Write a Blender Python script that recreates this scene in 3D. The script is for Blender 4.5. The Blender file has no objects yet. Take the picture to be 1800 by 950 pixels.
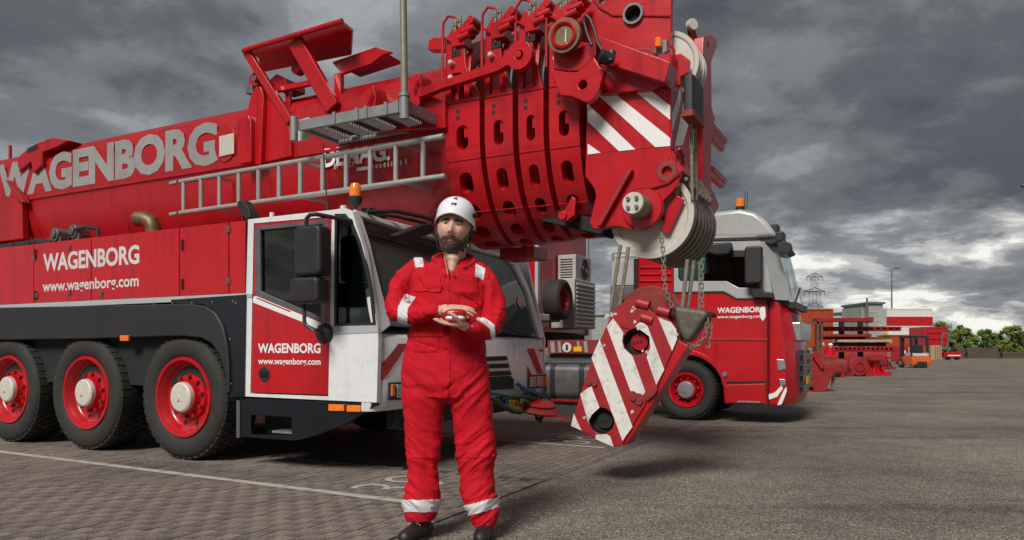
import bpy, bmesh, math, random
from mathutils import Vector, Matrix, Quaternion
from mathutils.geometry import tessellate_polygon
from mathutils import noise as mnoise
random.seed(7)
R = math.radians
SC = bpy.context.scene
COL = SC.collection

# ------------------------------------------------------------------ camera
CAM_H, FPX, HOR, CX = 1.15, 1290.0, 612.0, 900.0
cd = bpy.data.cameras.new('camera'); cam = bpy.data.objects.new('camera', cd); COL.objects.link(cam)
cam.location = (0, 0, CAM_H); cam.rotation_euler = (R(90), 0, 0)
cd.sensor_width = 36; cd.lens = FPX / 1800 * 36; cd.shift_y = (HOR - 475) / 1800
cd.clip_start = .05; cd.clip_end = 3000
SC.camera = cam

# ------------------------------------------------------------------ light
SUN_EL, SUN_AZ = 43, (.42, .907)          # elevation, horizontal travel direction of the light
sd = bpy.data.lights.new('sun', 'SUN'); sun = bpy.data.objects.new('sun', sd); COL.objects.link(sun)
_d = Vector((SUN_AZ[0], SUN_AZ[1], 0)).normalized() * math.cos(R(SUN_EL)); _d.z = -math.sin(R(SUN_EL))
sun.rotation_euler = _d.to_track_quat('-Z', 'Y').to_euler()
sd.energy = 2.8; sd.angle = R(20); sd.color = (1, .95, .88)
SC.view_settings.view_transform = 'Standard'; SC.view_settings.look = 'None'
SC.view_settings.exposure = 0.45; SC.view_settings.gamma = 1

w = bpy.data.worlds.new('World'); SC.world = w; w.use_nodes = True
nt = w.node_tree; N = nt.nodes; L = nt.links
for n in list(N): N.remove(n)
def wn(t, **k):
    n = N.new(t)
    for a, b in k.items(): setattr(n, a, b)
    return n
def wmath(op, a, b=None):
    n = wn('ShaderNodeMath', operation=op)
    for i, x in enumerate((a, b)):
        if x is None: continue
        if isinstance(x, (int, float)): n.inputs[i].default_value = x
        else: L.new(x, n.inputs[i])
    return n.outputs[0]
sky = wn('ShaderNodeTexSky', sky_type='NISHITA'); sky.sun_disc = False
sky.sun_elevation = R(SUN_EL); sky.sun_rotation = math.atan2(-SUN_AZ[0], -SUN_AZ[1])
tc = wn('ShaderNodeTexCoord'); sep = wn('ShaderNodeSeparateXYZ'); L.new(tc.outputs['Generated'], sep.inputs[0])
zz = wmath('MAXIMUM', sep.outputs['Z'], 0.0)
den = wmath('ADD', zz, 0.25)
cmb = wn('ShaderNodeCombineXYZ')
L.new(wmath('DIVIDE', sep.outputs['X'], den), cmb.inputs[0]); L.new(wmath('DIVIDE', sep.outputs['Y'], den), cmb.inputs[1])
def wnoise(scale, detail, rough, off, dist=0.0):
    mp = wn('ShaderNodeMapping'); mp.inputs['Location'].default_value = off
    L.new(cmb.outputs[0], mp.inputs[0])
    n = wn('ShaderNodeTexNoise'); n.inputs['Scale'].default_value = scale; n.inputs['Detail'].default_value = detail
    n.inputs['Roughness'].default_value = rough; n.inputs['Distortion'].default_value = dist
    L.new(mp.outputs[0], n.inputs['Vector']); return n.outputs['Fac']
def wramp(src, stops, mode='EASE'):
    r = wn('ShaderNodeValToRGB'); r.color_ramp.interpolation = mode; el = r.color_ramp.elements
    while len(el) < len(stops): el.new(0.5)
    for e, (p, c) in zip(el, stops): e.position = p; e.color = (c[0], c[1], c[2], 1)
    L.new(src, r.inputs[0]); return r.outputs[0]
big = wnoise(1.05, 3, .5, (7.3, 3.7, 0), .3)
mid = wnoise(3.4, 12, .60, (3.1, 8.3, 0), .15)
dens = wmath('ADD', wmath('MULTIPLY', big, .55), wmath('MULTIPLY', mid, .45))
# thick cloud lets less light through: dark bellies, paler thin parts, a bright break low over the horizon
hi = wramp(dens, [(.26, (.58, .59, .59)), (.37, (.36, .375, .385)), (.45, (.205, .212, .22)), (.53, (.115, .12, .13)), (.63, (.058, .063, .073))])
lo = wramp(wmath('ADD', wmath('MULTIPLY', wnoise(2.3, 10, .6, (10.1, 7.3, 0), .2), .75), wmath('MULTIPLY', mid, .25)),
           [(.40, (.92, .90, .84)), (.46, (.50, .50, .49)), (.52, (.23, .24, .26)), (.62, (.14, .15, .17))])
band = wramp(wmath('ADD', zz, wmath('MULTIPLY', wmath('SUBTRACT', mid, .5), .10)), [(.125, (0, 0, 0)), (.165, (1, 1, 1))], 'LINEAR')
# the far edge of the deck is seen through more cloud and so looks darker
far = wramp(zz, [(.14, (.62, .64, .67)), (.36, (1, 1, 1))], 'LINEAR')
md_ = wn('ShaderNodeMix', data_type='RGBA', blend_type='MULTIPLY'); md_.inputs[0].default_value = 1; L.new(hi, md_.inputs[6]); L.new(far, md_.inputs[7]); hi = md_.outputs[2]
mx = wn('ShaderNodeMix', data_type='RGBA'); L.new(band, mx.inputs[0]); L.new(lo, mx.inputs[6]); L.new(hi, mx.inputs[7])
bg1 = wn('ShaderNodeBackground'); L.new(sky.outputs[0], bg1.inputs[0]); bg1.inputs[1].default_value = .08
bg2 = wn('ShaderNodeBackground'); L.new(mx.outputs[2], bg2.inputs[0]); bg2.inputs[1].default_value = .76
mixs = wn('ShaderNodeMixShader'); mixs.inputs[0].default_value = .96
L.new(bg1.outputs[0], mixs.inputs[1]); L.new(bg2.outputs[0], mixs.inputs[2])
wo = wn('ShaderNodeOutputWorld'); L.new(mixs.outputs[0], wo.inputs[0])

# ------------------------------------------------------------------ yard frame: u = the way the machines face, v = across, z = up
TH = R(-27.5)
UX, UY = math.cos(TH), math.sin(TH); VX, VY = -UY, UX
OX, OY = -3.335, 7.4175                  # foot of the crane's front near wheel
def W(u, v, z=0): return Vector((OX + u*UX + v*VX, OY + u*UY + v*VY, z))
def to_uv(x, y): dx, dy = x-OX, y-OY; return dx*UX+dy*UY, dx*VX+dy*VY
CU, CV = to_uv(0, 0)
CAMP = Vector((CU, CV, CAM_H))
def rayd(px, py):
    x, z = (px-CX)/FPX, -(py-HOR)/FPX
    return Vector((x*UX+UY, x*VX+VY, z))
def hit(px, py, p, n):
    d = rayd(px, py); p = Vector(p); n = Vector(n)
    return CAMP + d*((p-CAMP).dot(n)/d.dot(n))
def side(px, py, v): h = hit(px, py, (0, v, 0), (0, 1, 0)); return (h.x, h.z)
def front(px, py, u): h = hit(px, py, (u, 0, 0), (1, 0, 0)); return (h.y, h.z)
def flat(px, py, z): h = hit(px, py, (0, 0, z), (0, 0, 1)); return (h.x, h.y)
def wp(px, py, Y): return Vector(((px-CX)/FPX*Y, Y, CAM_H-(py-HOR)/FPX*Y))

# ------------------------------------------------------------------ materials
MATS = {}
def mat(name, col, rough=.5, metal=0, coat=0, var=.12, vscale=3, bump=0, bscale=40, dirt=None, dirtamt=.5, spec=.5, rvar=.1, streak=0):
    m = bpy.data.materials.new(name); m.use_nodes = True; nt = m.node_tree; n = nt.nodes; l = nt.links
    p = n['Principled BSDF']; p.inputs['Metallic'].default_value = metal
    p.inputs['Coat Weight'].default_value = coat; p.inputs['Coat Roughness'].default_value = .12
    p.inputs['Specular IOR Level'].default_value = spec
    t = n.new('ShaderNodeTexCoord')
    a = n.new('ShaderNodeTexNoise'); a.inputs['Scale'].default_value = vscale; a.inputs['Detail'].default_value = 7; a.inputs['Roughness'].default_value = .65
    l.new(t.outputs['Object'], a.inputs['Vector'])
    r = n.new('ShaderNodeValToRGB'); e = r.color_ramp.elements
    e[0].position = .3; e[1].position = .7
    e[0].color = (*[c*(1-var) for c in col], 1); e[1].color = (*[min(1, c*(1+var)) for c in col], 1)
    l.new(a.outputs['Fac'], r.inputs[0]); out = r.outputs[0]
    if dirt:
        b = n.new('ShaderNodeTexNoise'); b.inputs['Scale'].default_value = vscale*3.1; b.inputs['Detail'].default_value = 9; b.inputs['Roughness'].default_value = .7
        l.new(t.outputs['Object'], b.inputs['Vector'])
        rr = n.new('ShaderNodeValToRGB'); ee = rr.color_ramp.elements
        ee[0].position = .52; ee[1].position = .78; ee[0].color = (0, 0, 0, 1); ee[1].color = (dirtamt,)*3+(1,)
        l.new(b.outputs['Fac'], rr.inputs[0])
        mm = n.new('ShaderNodeMix'); mm.data_type = 'RGBA'; l.new(rr.outputs[0], mm.inputs[0]); l.new(out, mm.inputs[6])
        mm.inputs[7].default_value = (*dirt, 1); out = mm.outputs[2]
    if streak:                                   # dirty run-off streaks and small chips of the paint itself
        for ms, lo, hi, am in (((7, 7, .55), .52, .74, streak), ((26, 26, 26), .66, .70, streak*.9)):
            mp = n.new('ShaderNodeMapping'); mp.inputs['Scale'].default_value = ms; l.new(t.outputs['Object'], mp.inputs[0])
            s_ = n.new('ShaderNodeTexNoise'); s_.inputs['Scale'].default_value = 1; s_.inputs['Detail'].default_value = 5; s_.inputs['Roughness'].default_value = .6; l.new(mp.outputs[0], s_.inputs['Vector'])
            k = n.new('ShaderNodeMapRange'); k.inputs['From Min'].default_value = lo; k.inputs['From Max'].default_value = hi; k.inputs['To Min'].default_value = 1; k.inputs['To Max'].default_value = 1-am; l.new(s_.outputs['Fac'], k.inputs[0])
            mm = n.new('ShaderNodeMix'); mm.data_type = 'RGBA'; mm.blend_type = 'MULTIPLY'; mm.inputs[0].default_value = 1; l.new(out, mm.inputs[6]); l.new(k.outputs[0], mm.inputs[7]); out = mm.outputs[2]
    l.new(out, p.inputs['Base Color'])
    q = n.new('ShaderNodeMapRange'); q.inputs['To Min'].default_value = max(.02, rough-rvar); q.inputs['To Max'].default_value = min(1, rough+rvar)
    l.new(a.outputs['Fac'], q.inputs[0]); l.new(q.outputs[0], p.inputs['Roughness'])
    if bump:
        c = n.new('ShaderNodeTexNoise'); c.inputs['Scale'].default_value = bscale; c.inputs['Detail'].default_value = 5
        l.new(t.outputs['Object'], c.inputs['Vector'])
        bb = n.new('ShaderNodeBump'); bb.inputs['Strength'].default_value = bump; bb.inputs['Distance'].default_value = .01
        l.new(c.outputs['Fac'], bb.inputs['Height']); l.new(bb.outputs[0], p.inputs['Normal'])
    MATS[name] = m; return m
RED = mat('red_paint', (.45, .004, .010), .30, coat=.25, var=.10, dirt=(.12, .012, .012), dirtamt=.45, streak=.35)
REDB = mat('red_boom_paint', (.37, .004, .009), .36, coat=.12, var=.12, vscale=1.2, dirt=(.13, .012, .012), dirtamt=.5, streak=.45)
REDW = mat('worn_red_paint', (.31, .006, .011), .5, var=.25, vscale=5, dirt=(.10, .05, .03), dirtamt=.7, bump=.15)
REDR = mat('rusty_red_paint', (.22, .018, .014), .6, var=.3, vscale=4, dirt=(.08, .035, .02), dirtamt=.9, bump=.2)
WHITE = mat('white_paint', (.68, .69, .70), .32, coat=.3, var=.05, dirt=(.35, .33, .30), dirtamt=.4, streak=.22)
WHITEW = mat('worn_white_paint', (.66, .65, .62), .5, var=.08, vscale=6, dirt=(.24, .13, .10), dirtamt=.8, streak=.2)
DECAL = mat('grey_white_lettering', (.56, .56, .55), .5, var=.08, vscale=2, dirt=(.3, .2, .2), dirtamt=.3)
LETW = mat('white_lettering', (.74, .74, .74), .5, var=.04)
STRIP = mat('grey_trim', (.38, .40, .42), .35, var=.08)
BLACKP = mat('black_gloss_paint', (.006, .008, .013), .25, coat=.15, var=.3)
BLACK = mat('black_plastic', (.018, .018, .019), .5, var=.2, bump=.05, bscale=200)
GUARD = mat('mudguard_plastic', (.019, .018, .020), .55, var=.18, vscale=2)
RUBBER = mat('tyre_rubber', (.020, .019, .018), .78, var=.25, vscale=4, dirt=(.075, .066, .056), dirtamt=.42, bump=.2, bscale=60)
DARK = mat('dark_underside', (.012, .012, .012), .8, var=.3)
STEEL = mat('galvanised_steel', (.36, .37, .38), .42, metal=.75, var=.2, vscale=6, dirt=(.22, .2, .18), dirtamt=.4)
PLATF = mat('grey_steel_frame', (.24, .25, .26), .5, metal=.3, var=.2, vscale=6)
ALU = mat('aluminium', (.37, .37, .36), .48, metal=.5, var=.1, vscale=8)
DULL = mat('dull_grey_metal', (.16, .16, .165), .45, metal=.6, var=.2, vscale=5)
ROPE = mat('wire_rope', (.22, .19, .155), .65, metal=.2, var=.35, vscale=25, dirt=(.05, .04, .035), dirtamt=.8)
NYLON = mat('cream_sheave', (.50, .47, .42), .55, var=.08, vscale=3, dirt=(.28, .24, .2), dirtamt=.4)
HUB = mat('cream_hub', (.55, .52, .46), .45, var=.12, vscale=8, dirt=(.2, .13, .09), dirtamt=.5)
AMBER = mat('amber_lens', (.85, .20, .012), .2, coat=.5, var=.15, vscale=20)
ORANGE = mat('orange_reflector', (.75, .16, .02), .25, var=.1)
BRASS = mat('brown_exhaust', (.16, .105, .055), .5, metal=.5, var=.3, vscale=9)
YELLOW = mat('yellow_plate', (.75, .42, .01), .4, var=.05)
POLE = mat('weathered_pole', (.21, .22, .15), .5, metal=.2, var=.15, vscale=12)
def glass(name, tint, tr, ior=1.55, painted_haze=0):
    m = bpy.data.materials.new(name); m.use_nodes = True; n = m.node_tree.nodes; l = m.node_tree.links
    for x in list(n): n.remove(x)
    o = n.new('ShaderNodeOutputMaterial'); g = n.new('ShaderNodeBsdfGlossy'); g.inputs['Roughness'].default_value = .03
    t = n.new('ShaderNodeBsdfTransparent'); t.inputs[0].default_value = (*[c*tr for c in tint], 1)
    f = n.new('ShaderNodeFresnel'); f.inputs[0].default_value = ior
    mx = n.new('ShaderNodeMixShader'); l.new(f.outputs[0], mx.inputs[0]); l.new(t.outputs[0], mx.inputs[1]); l.new(g.outputs[0], mx.inputs[2])
    out = mx.outputs[0]
    if painted_haze:  # grey-green diffuse layer paints in the pale light seen in the windscreen
        df = n.new('ShaderNodeBsdfDiffuse'); df.inputs[0].default_value = (.50, .56, .56, 1); m2 = n.new('ShaderNodeMixShader'); m2.inputs[0].default_value = painted_haze; l.new(out, m2.inputs[1]); l.new(df.outputs[0], m2.inputs[2]); out = m2.outputs[0]
    l.new(out, o.inputs[0]); MATS[name] = m; return m
GLASS = glass('tinted_glass', (.70, .82, .84), .62)
GLASSW = glass('windscreen_glass', (.66, .80, .80), .8, 2.1, .13)
DECALB = mat('worn_grey_lettering', (.27, .27, .265), .55, var=.12, vscale=2, dirt=(.22, .08, .08), dirtamt=.35)
ROPEL = mat('tan_wire_rope', (.22, .19, .15), .6, metal=.1, var=.35, vscale=30, dirt=(.08, .065, .05), dirtamt=.7, bump=.4, bscale=90)
GLASSG = glass('green_glass', (.62, .86, .80), .75)

# ------------------------------------------------------------------ objects
BASE = {}
def tagp(o, label=None, cat=None, group=None, kind=None):
    if label: o['label'] = label
    if cat: o['category'] = cat
    if group: o['group'] = group
    if kind: o['kind'] = kind
    return o
def thing(name, label, cat, base, frame='c', group=None, rz=0):
    o = bpy.data.objects.new(name, None); COL.objects.link(o); o.empty_display_size = .3
    base = Vector(base)
    if frame == 'c': o.location = W(*base); o.rotation_euler = (0, 0, TH)
    else: o.location = base; o.rotation_euler = (0, 0, rz)
    BASE[o] = base; return tagp(o, label, cat, group)
def empty_part(name, parent):
    o = bpy.data.objects.new(name, None); COL.objects.link(o); o.parent = parent; BASE[o] = BASE[parent]; return o
def copy_tree(o, parent=None, off=(0, 0, 0)):
    c = o.copy(); COL.objects.link(c)
    if parent is not None: c.parent = parent
    c.location = o.location + Vector(off); BASE[c] = BASE.get(o, Vector())
    for ch in list(o.children): copy_tree(ch, c)
    return c

class MB:
    def __init__(s): s.v = []; s.f = []; s.mi = []; s.m = 0
    def add(s, vs, fs):
        b = len(s.v); s.v += [tuple(x) for x in vs]; s.f += [tuple(i+b for i in f) for f in fs]; s.mi += [s.m]*len(fs); return s
    def box(s, a, b):
        (x0, y0, z0), (x1, y1, z1) = a, b
        return s.add([(x0, y0, z0), (x1, y0, z0), (x1, y1, z0), (x0, y1, z0), (x0, y0, z1), (x1, y0, z1), (x1, y1, z1), (x0, y1, z1)],
                     [(0, 3, 2, 1), (4, 5, 6, 7), (0, 1, 5, 4), (1, 2, 6, 5), (2, 3, 7, 6), (3, 0, 4, 7)])
    def beam(s, p, q, w, h, up=(0, 0, 1)):
        p, q = Vector(p), Vector(q); d = (q-p).normalized(); up = Vector(up)
        if abs(d.dot(up)) > .99: up = Vector((0, 1, 0))
        a = d.cross(up).normalized()*w/2; b = a.cross(d).normalized()*h/2
        vs = [o+sa*a+sb*b for o in (p, q) for sa, sb in ((-1, -1), (1, -1), (1, 1), (-1, 1))]
        return s.add(vs, [(0, 1, 2, 3), (7, 6, 5, 4), (0, 4, 5, 1), (1, 5, 6, 2), (2, 6, 7, 3), (3, 7, 4, 0)])
    def cyl(s, p, q, r, r2=None, n=20, caps=True):
        p, q = Vector(p), Vector(q); r2 = r if r2 is None else r2
        d = (q-p).normalized(); a = d.orthogonal().normalized(); b = d.cross(a)
        vs = []
        for o, rr in ((p, r), (q, r2)):
            for i in range(n):
                t = 2*math.pi*i/n; vs.append(o+rr*(a*math.cos(t)+b*math.sin(t)))
        fs = [(i, (i+1) % n, n+(i+1) % n, n+i) for i in range(n)]
        if caps: fs += [tuple(range(n))[::-1], tuple(range(n, 2*n))]
        return s.add(vs, fs)
    def lathe(s, prof, o, ax=(0, 1, 0), n=40, close=False, caps=True):
        # prof: (radius, distance along axis)
        o, d = Vector(o), Vector(ax).normalized(); a = d.orthogonal().normalized(); b = d.cross(a)
        vs = []
        for r, h in prof:
            for i in range(n):
                t = 2*math.pi*i/n; vs.append(o+d*h+r*(a*math.cos(t)+b*math.sin(t)))
        k = len(prof); fs = []
        for j in range(k if close else k-1):
            j2 = (j+1) % k
            for i in range(n): fs.append((j*n+i, j*n+(i+1) % n, j2*n+(i+1) % n, j2*n+i))
        if not close and caps:
            if prof[0][0] > 1e-4: fs.append(tuple(range(n))[::-1])
            if prof[-1][0] > 1e-4: fs.append(tuple(range((k-1)*n, k*n)))
        return s.add(vs, fs)
    def tube(s, pts, r, n=8, close=False):
        pts = [Vector(p) for p in pts]; k = len(pts); vs = []; prev = None
        for i, p in enumerate(pts):
            if close: d = pts[(i+1) % k]-pts[i-1]
            else: d = pts[min(i+1, k-1)]-pts[max(i-1, 0)]
            d.normalize()
            a = d.orthogonal().normalized() if prev is None else (prev-d*prev.dot(d)).normalized()
            prev = a; b = d.cross(a); rr = r[i] if isinstance(r, (list, tuple)) else r
            for j in range(n):
                t = 2*math.pi*j/n; vs.append(p+rr*(a*math.cos(t)+b*math.sin(t)))
        fs = [(i*n+j, i*n+(j+1) % n, ((i+1) % k)*n+(j+1) % n, ((i+1) % k)*n+j) for i in range(k if close else k-1) for j in range(n)]
        if not close: fs += [tuple(range(n))[::-1], tuple(range((k-1)*n, k*n))]
        return s.add(vs, fs)
    def prism(s, poly, mp, t0, t1, holes=()):
        # poly, holes: 2-D outlines; mp(a,b,t) -> point; solid between t0 and t1
        rings = [list(poly)]+[list(h) for h in holes]
        flat2 = [p for r in rings for p in r]; n = len(flat2)
        if len(rings) == 1: tris = [tuple(range(n))]
        else: tris = tessellate_polygon([[Vector((p[0], p[1], 0)) for p in r] for r in rings])
        vs = [mp(p[0], p[1], t0) for p in flat2]+[mp(p[0], p[1], t1) for p in flat2]
        fs = [tuple(t) for t in tris]+[tuple(i+n for i in t[::-1]) for t in tris]
        o = 0
        for r in rings:
            k = len(r)
            for i in range(k): fs.append((o+i, o+(i+1) % k, n+o+(i+1) % k, n+o+i))
            o += k
        return s.add(vs, fs)
    def build(s, name, m, parent=None, bevel=0, angle=32, label=None, cat=None, group=None, kind=None, base=None, frame='c', seg=2, recalc=True):
        b = BASE[parent] if parent is not None else Vector(base or (0, 0, 0))
        me = bpy.data.meshes.new(name); me.from_pydata([(x-b.x, y-b.y, z-b.z) for x, y, z in s.v], [], s.f)
        ms = m if isinstance(m, (list, tuple)) else [m]
        for x in ms: me.materials.append(x)
        if len(ms) > 1: me.polygons.foreach_set('material_index', s.mi)
        if recalc:
            bm = bmesh.new(); bm.from_mesh(me); bmesh.ops.recalc_face_normals(bm, faces=bm.faces); bm.to_mesh(me); bm.free()
        me.polygons.foreach_set('use_smooth', [True]*len(me.polygons))
        me.set_sharp_from_angle(angle=R(angle))
        o = bpy.data.objects.new(name, me); COL.objects.link(o)
        if bevel:
            md = o.modifiers.new('bevel', 'BEVEL'); md.width = bevel; md.segments = seg; md.limit_method = 'ANGLE'; md.angle_limit = R(40); md.harden_normals = True
        if parent is not None: o.parent = parent
        elif frame == 'c': o.location = W(*b); o.rotation_euler = (0, 0, TH)
        else: o.location = b
        BASE[o] = b; return tagp(o, label, cat, group, kind)
def each(bs, name, m, parent=None, **k): return [b.build(name, m, parent, **k) for b in bs]
def SP(v): return lambda a, b, t: (a, v+t, b)         # side plate: (u,z) outline, thickness along v
def FP(u): return lambda a, b, t: (u+t, a, b)         # front plate: (v,z) outline, thickness along u
def TP(z): return lambda a, b, t: (a, b, z+t)         # top plate
def spx(pts, v): return [side(x, y, v) for x, y in pts]
def fpx(pts, u): return [front(x, y, u) for x, y in pts]
def circ(c, r, n=24, ry=None, a0=0): return [(c[0]+r*math.cos(2*math.pi*i/n+a0), c[1]+(ry or r)*math.sin(2*math.pi*i/n+a0)) for i in range(n)]
def stadium(c, w, h, n=8):
    r = w/2; d = h/2-r; p = []
    for i in range(n+1): t = math.pi*i/n; p.append((c[0]+r*math.cos(t), c[1]+d+r*math.sin(t)))
    for i in range(n+1): t = math.pi+math.pi*i/n; p.append((c[0]+r*math.cos(t), c[1]-d+r*math.sin(t)))
    return p
def rrect(x0, y0, x1, y1, r, n=4):
    p = []
    for cx, cy, a in ((x1-r, y1-r, 0), (x0+r, y1-r, 90), (x0+r, y0+r, 180), (x1-r, y0+r, 270)):
        for i in range(n+1): t = R(a+90*i/n); p.append((cx+r*math.cos(t), cy+r*math.sin(t)))
    return p
def text2d(s, bold=.0, space=1.0):
    cu = bpy.data.curves.new('t', 'FONT'); cu.body = s; cu.offset = bold; cu.resolution_u = 3; cu.space_character = space
    o = bpy.data.objects.new('t', cu); COL.objects.link(o)
    dg = bpy.context.evaluated_depsgraph_get(); ev = o.evaluated_get(dg); me = ev.to_mesh()
    vs = [(v.co.x, v.co.y) for v in me.vertices]; fs = [tuple(p.vertices) for p in me.polygons]
    ev.to_mesh_clear(); bpy.data.objects.remove(o); bpy.data.curves.remove(cu)
    return vs, fs
def text_on(s, fn, parent, m, name='lettering', bold=.02, x0=0, x1=1, y0=0, y1=1, space=1.0, cap=None):
    # fn(a,b) -> 3-D point; the writing fills x0..x1, and 0..cap height fills y0..y1
    vs, fs = text2d(s, bold, space)
    a0, a1 = min(v[0] for v in vs), max(v[0] for v in vs)
    b0, b1 = (min(v[1] for v in vs), max(v[1] for v in vs)) if cap is None else cap
    b = MB(); b.add([fn(x0+(x-a0)/(a1-a0)*(x1-x0), y0+(y-b0)/(b1-b0)*(y1-y0)) for x, y in vs], fs)
    return b.build(name, m, parent, recalc=False)
# ------------------------------------------------------------------ the ground
def ground_mat(name, stops, scale, bumpd, stain=.35, brick=None):
    m = bpy.data.materials.new(name); m.use_nodes = True; n = m.node_tree.nodes; l = m.node_tree.links; p = n['Principled BSDF']
    t = n.new('ShaderNodeTexCoord')
    v = n.new('ShaderNodeTexVoronoi'); v.inputs['Scale'].default_value = scale; l.new(t.outputs['Object'], v.inputs['Vector'])
    sepc = n.new('ShaderNodeSeparateColor'); l.new(v.outputs['Color'], sepc.inputs[0])
    r = n.new('ShaderNodeValToRGB'); el = r.color_ramp.elements
    while len(el) < len(stops): el.new(.5)
    for e, (q, c) in zip(el, stops): e.position = q; e.color = (*c, 1)
    l.new(sepc.outputs[0], r.inputs[0]); out = r.outputs[0]
    for sc, det, lo, hi, amt in ((.45, 6, .38, .66, stain), (2.6, 8, .42, .75, stain*.7), (9, 6, .5, .8, stain*.5)):
        q = n.new('ShaderNodeTexNoise'); q.inputs['Scale'].default_value = sc; q.inputs['Detail'].default_value = det; q.inputs['Roughness'].default_value = .65
        l.new(t.outputs['Object'], q.inputs['Vector'])
        k = n.new('ShaderNodeMapRange'); k.inputs['From Min'].default_value = lo; k.inputs['From Max'].default_value = hi
        k.inputs['To Min'].default_value = 1+amt*.35; k.inputs['To Max'].default_value = 1-amt; l.new(q.outputs['Fac'], k.inputs[0])
        mm = n.new('ShaderNodeMix'); mm.data_type = 'RGBA'; mm.blend_type = 'MULTIPLY'; mm.inputs[0].default_value = 1
        l.new(out, mm.inputs[6]); l.new(k.outputs[0], mm.inputs[7]); out = mm.outputs[2]
    mq = n.new('ShaderNodeMapping'); mq.inputs['Scale'].default_value = (.10, 1.3, 1); mq.inputs['Rotation'].default_value = (0, 0, R(8)); l.new(t.outputs['Object'], mq.inputs[0])
    q = n.new('ShaderNodeTexNoise'); q.inputs['Scale'].default_value = 1; q.inputs['Detail'].default_value = 7; q.inputs['Roughness'].default_value = .6; l.new(mq.outputs[0], q.inputs['Vector'])
    k = n.new('ShaderNodeMapRange'); k.inputs['From Min'].default_value = .56; k.inputs['From Max'].default_value = .70; k.inputs['To Min'].default_value = 1; k.inputs['To Max'].default_value = .62; l.new(q.outputs['Fac'], k.inputs[0])
    mm = n.new('ShaderNodeMix'); mm.data_type = 'RGBA'; mm.blend_type = 'MULTIPLY'; mm.inputs[0].default_value = 1; l.new(out, mm.inputs[6]); l.new(k.outputs[0], mm.inputs[7]); out = mm.outputs[2]
    hgt = v.outputs['Distance']
    if brick:
        mp = n.new('ShaderNodeMapping'); mp.inputs['Rotation'].default_value = (0, 0, R(90)); l.new(t.outputs['Object'], mp.inputs[0])
        b = n.new('ShaderNodeTexBrick'); l.new(mp.outputs[0], b.inputs['Vector']); b.inputs['Scale'].default_value = 1
        b.inputs['Brick Width'].default_value = brick[0]; b.inputs['Row Height'].default_value = brick[1]; b.inputs['Mortar Size'].default_value = .006
        b.inputs['Color1'].default_value = (1, 1, 1, 1); b.inputs['Color2'].default_value = (.78, .74, .72, 1); b.inputs['Mortar'].default_value = (.3, .28, .25, 1)
        mm = n.new('ShaderNodeMix'); mm.data_type = 'RGBA'; mm.blend_type = 'MULTIPLY'; mm.inputs[0].default_value = 1
        l.new(out, mm.inputs[6]); l.new(b.outputs['Color'], mm.inputs[7]); out = mm.outputs[2]
    l.new(out, p.inputs['Base Color']); p.inputs['Roughness'].default_value = .85; p.inputs['Specular IOR Level'].default_value = .3
    bb = n.new('ShaderNodeBump'); bb.inputs['Strength'].default_value = bumpd; bb.inputs['Distance'].default_value = .006
    l.new(hgt, bb.inputs['Height']); l.new(bb.outputs[0], p.inputs['Normal'])
    return m
ASPH = ground_mat('asphalt', [(0, (.065, .055, .046)), (.40, (.145, .124, .104)), (.8, (.225, .192, .161)), (1, (.46, .40, .33))], 112, .7)
PAVE = ground_mat('paving_bricks', [(0, (.105, .086, .074)), (.5, (.185, .152, .131)), (.9, (.25, .208, .18)), (1, (.34, .30, .265))], 160, .35, .3)
PAVEF = ground_mat('paving_bricks_far', [(0, (.105, .086, .074)), (.5, (.185, .152, .131)), (.9, (.25, .208, .18)), (1, (.34, .30, .265))], 120, .35, .3, (.21, .105))
PAVES = [PAVE]+[ground_mat('paving_bricks', [(q_, tuple(c*k for c in col)) for q_, col in ((0, (.105, .086, .074)), (.5, (.185, .152, .131)), (.9, (.25, .208, .18)), (1, (.34, .30, .265)))], 160, .35, .3) for k in (.87, 1.10)]
JOINT = mat('sandy_joint', (.045, .038, .032), .95, var=.3, vscale=20)
LINEP = mat('worn_line_paint', (.42, .40, .36), .7, var=.12, vscale=9, dirt=(.15, .125, .105), dirtamt=.85)
b = MB(); b.add([(-1500, -300, 0), (1500, -300, 0), (1500, 1500, 0), (-1500, 1500, 0)], [(0, 1, 2, 3)])
b.build('asphalt_yard', ASPH, kind='structure', frame='w')
EDGE = 3.72                              # the paving ends along this line, parallel to the machines' fronts
PV0, PV1, PU0 = -3.1, .75, -4.2
b = MB()
b.add([(-60, -12, .004), (PU0, -12, .004), (PU0, 60, .004), (-60, 60, .004)], [(0, 1, 2, 3)])
b.add([(PU0, PV1, .004), (EDGE, PV1, .004), (EDGE, 60, .004), (PU0, 60, .004)], [(0, 1, 2, 3)])
b.add([(PU0, -12, .004), (EDGE, -12, .004), (EDGE, PV0, .004), (PU0, PV0, .004)], [(0, 1, 2, 3)])
paving = b.build('block_paving', PAVEF, kind='structure', base=(0, 0, 0))
b = MB(); b.add([(PU0, PV0, .003), (EDGE, PV0, .003), (EDGE, PV1, .003), (PU0, PV1, .003)], [(0, 1, 2, 3)])
b.build('joint_sand', JOINT, paving)
pm = MB(); hw, hl, ch, ph = .0488, .1040, .0012, .011
pv = [(-hw, -hl, -ph), (hw, -hl, -ph), (hw, hl, -ph), (-hw, hl, -ph), (-hw, -hl, -ch), (hw, -hl, -ch), (hw, hl, -ch), (-hw, hl, -ch),
      (-hw+ch, -hl+ch, 0), (hw-ch, -hl+ch, 0), (hw-ch, hl-ch, 0), (-hw+ch, hl-ch, 0)]
pf = [(0, 1, 5, 4), (1, 2, 6, 5), (2, 3, 7, 6), (3, 0, 4, 7), (4, 5, 9, 8), (5, 6, 10, 9), (6, 7, 11, 10), (7, 4, 8, 11), (8, 9, 10, 11)]
cells = []
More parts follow.
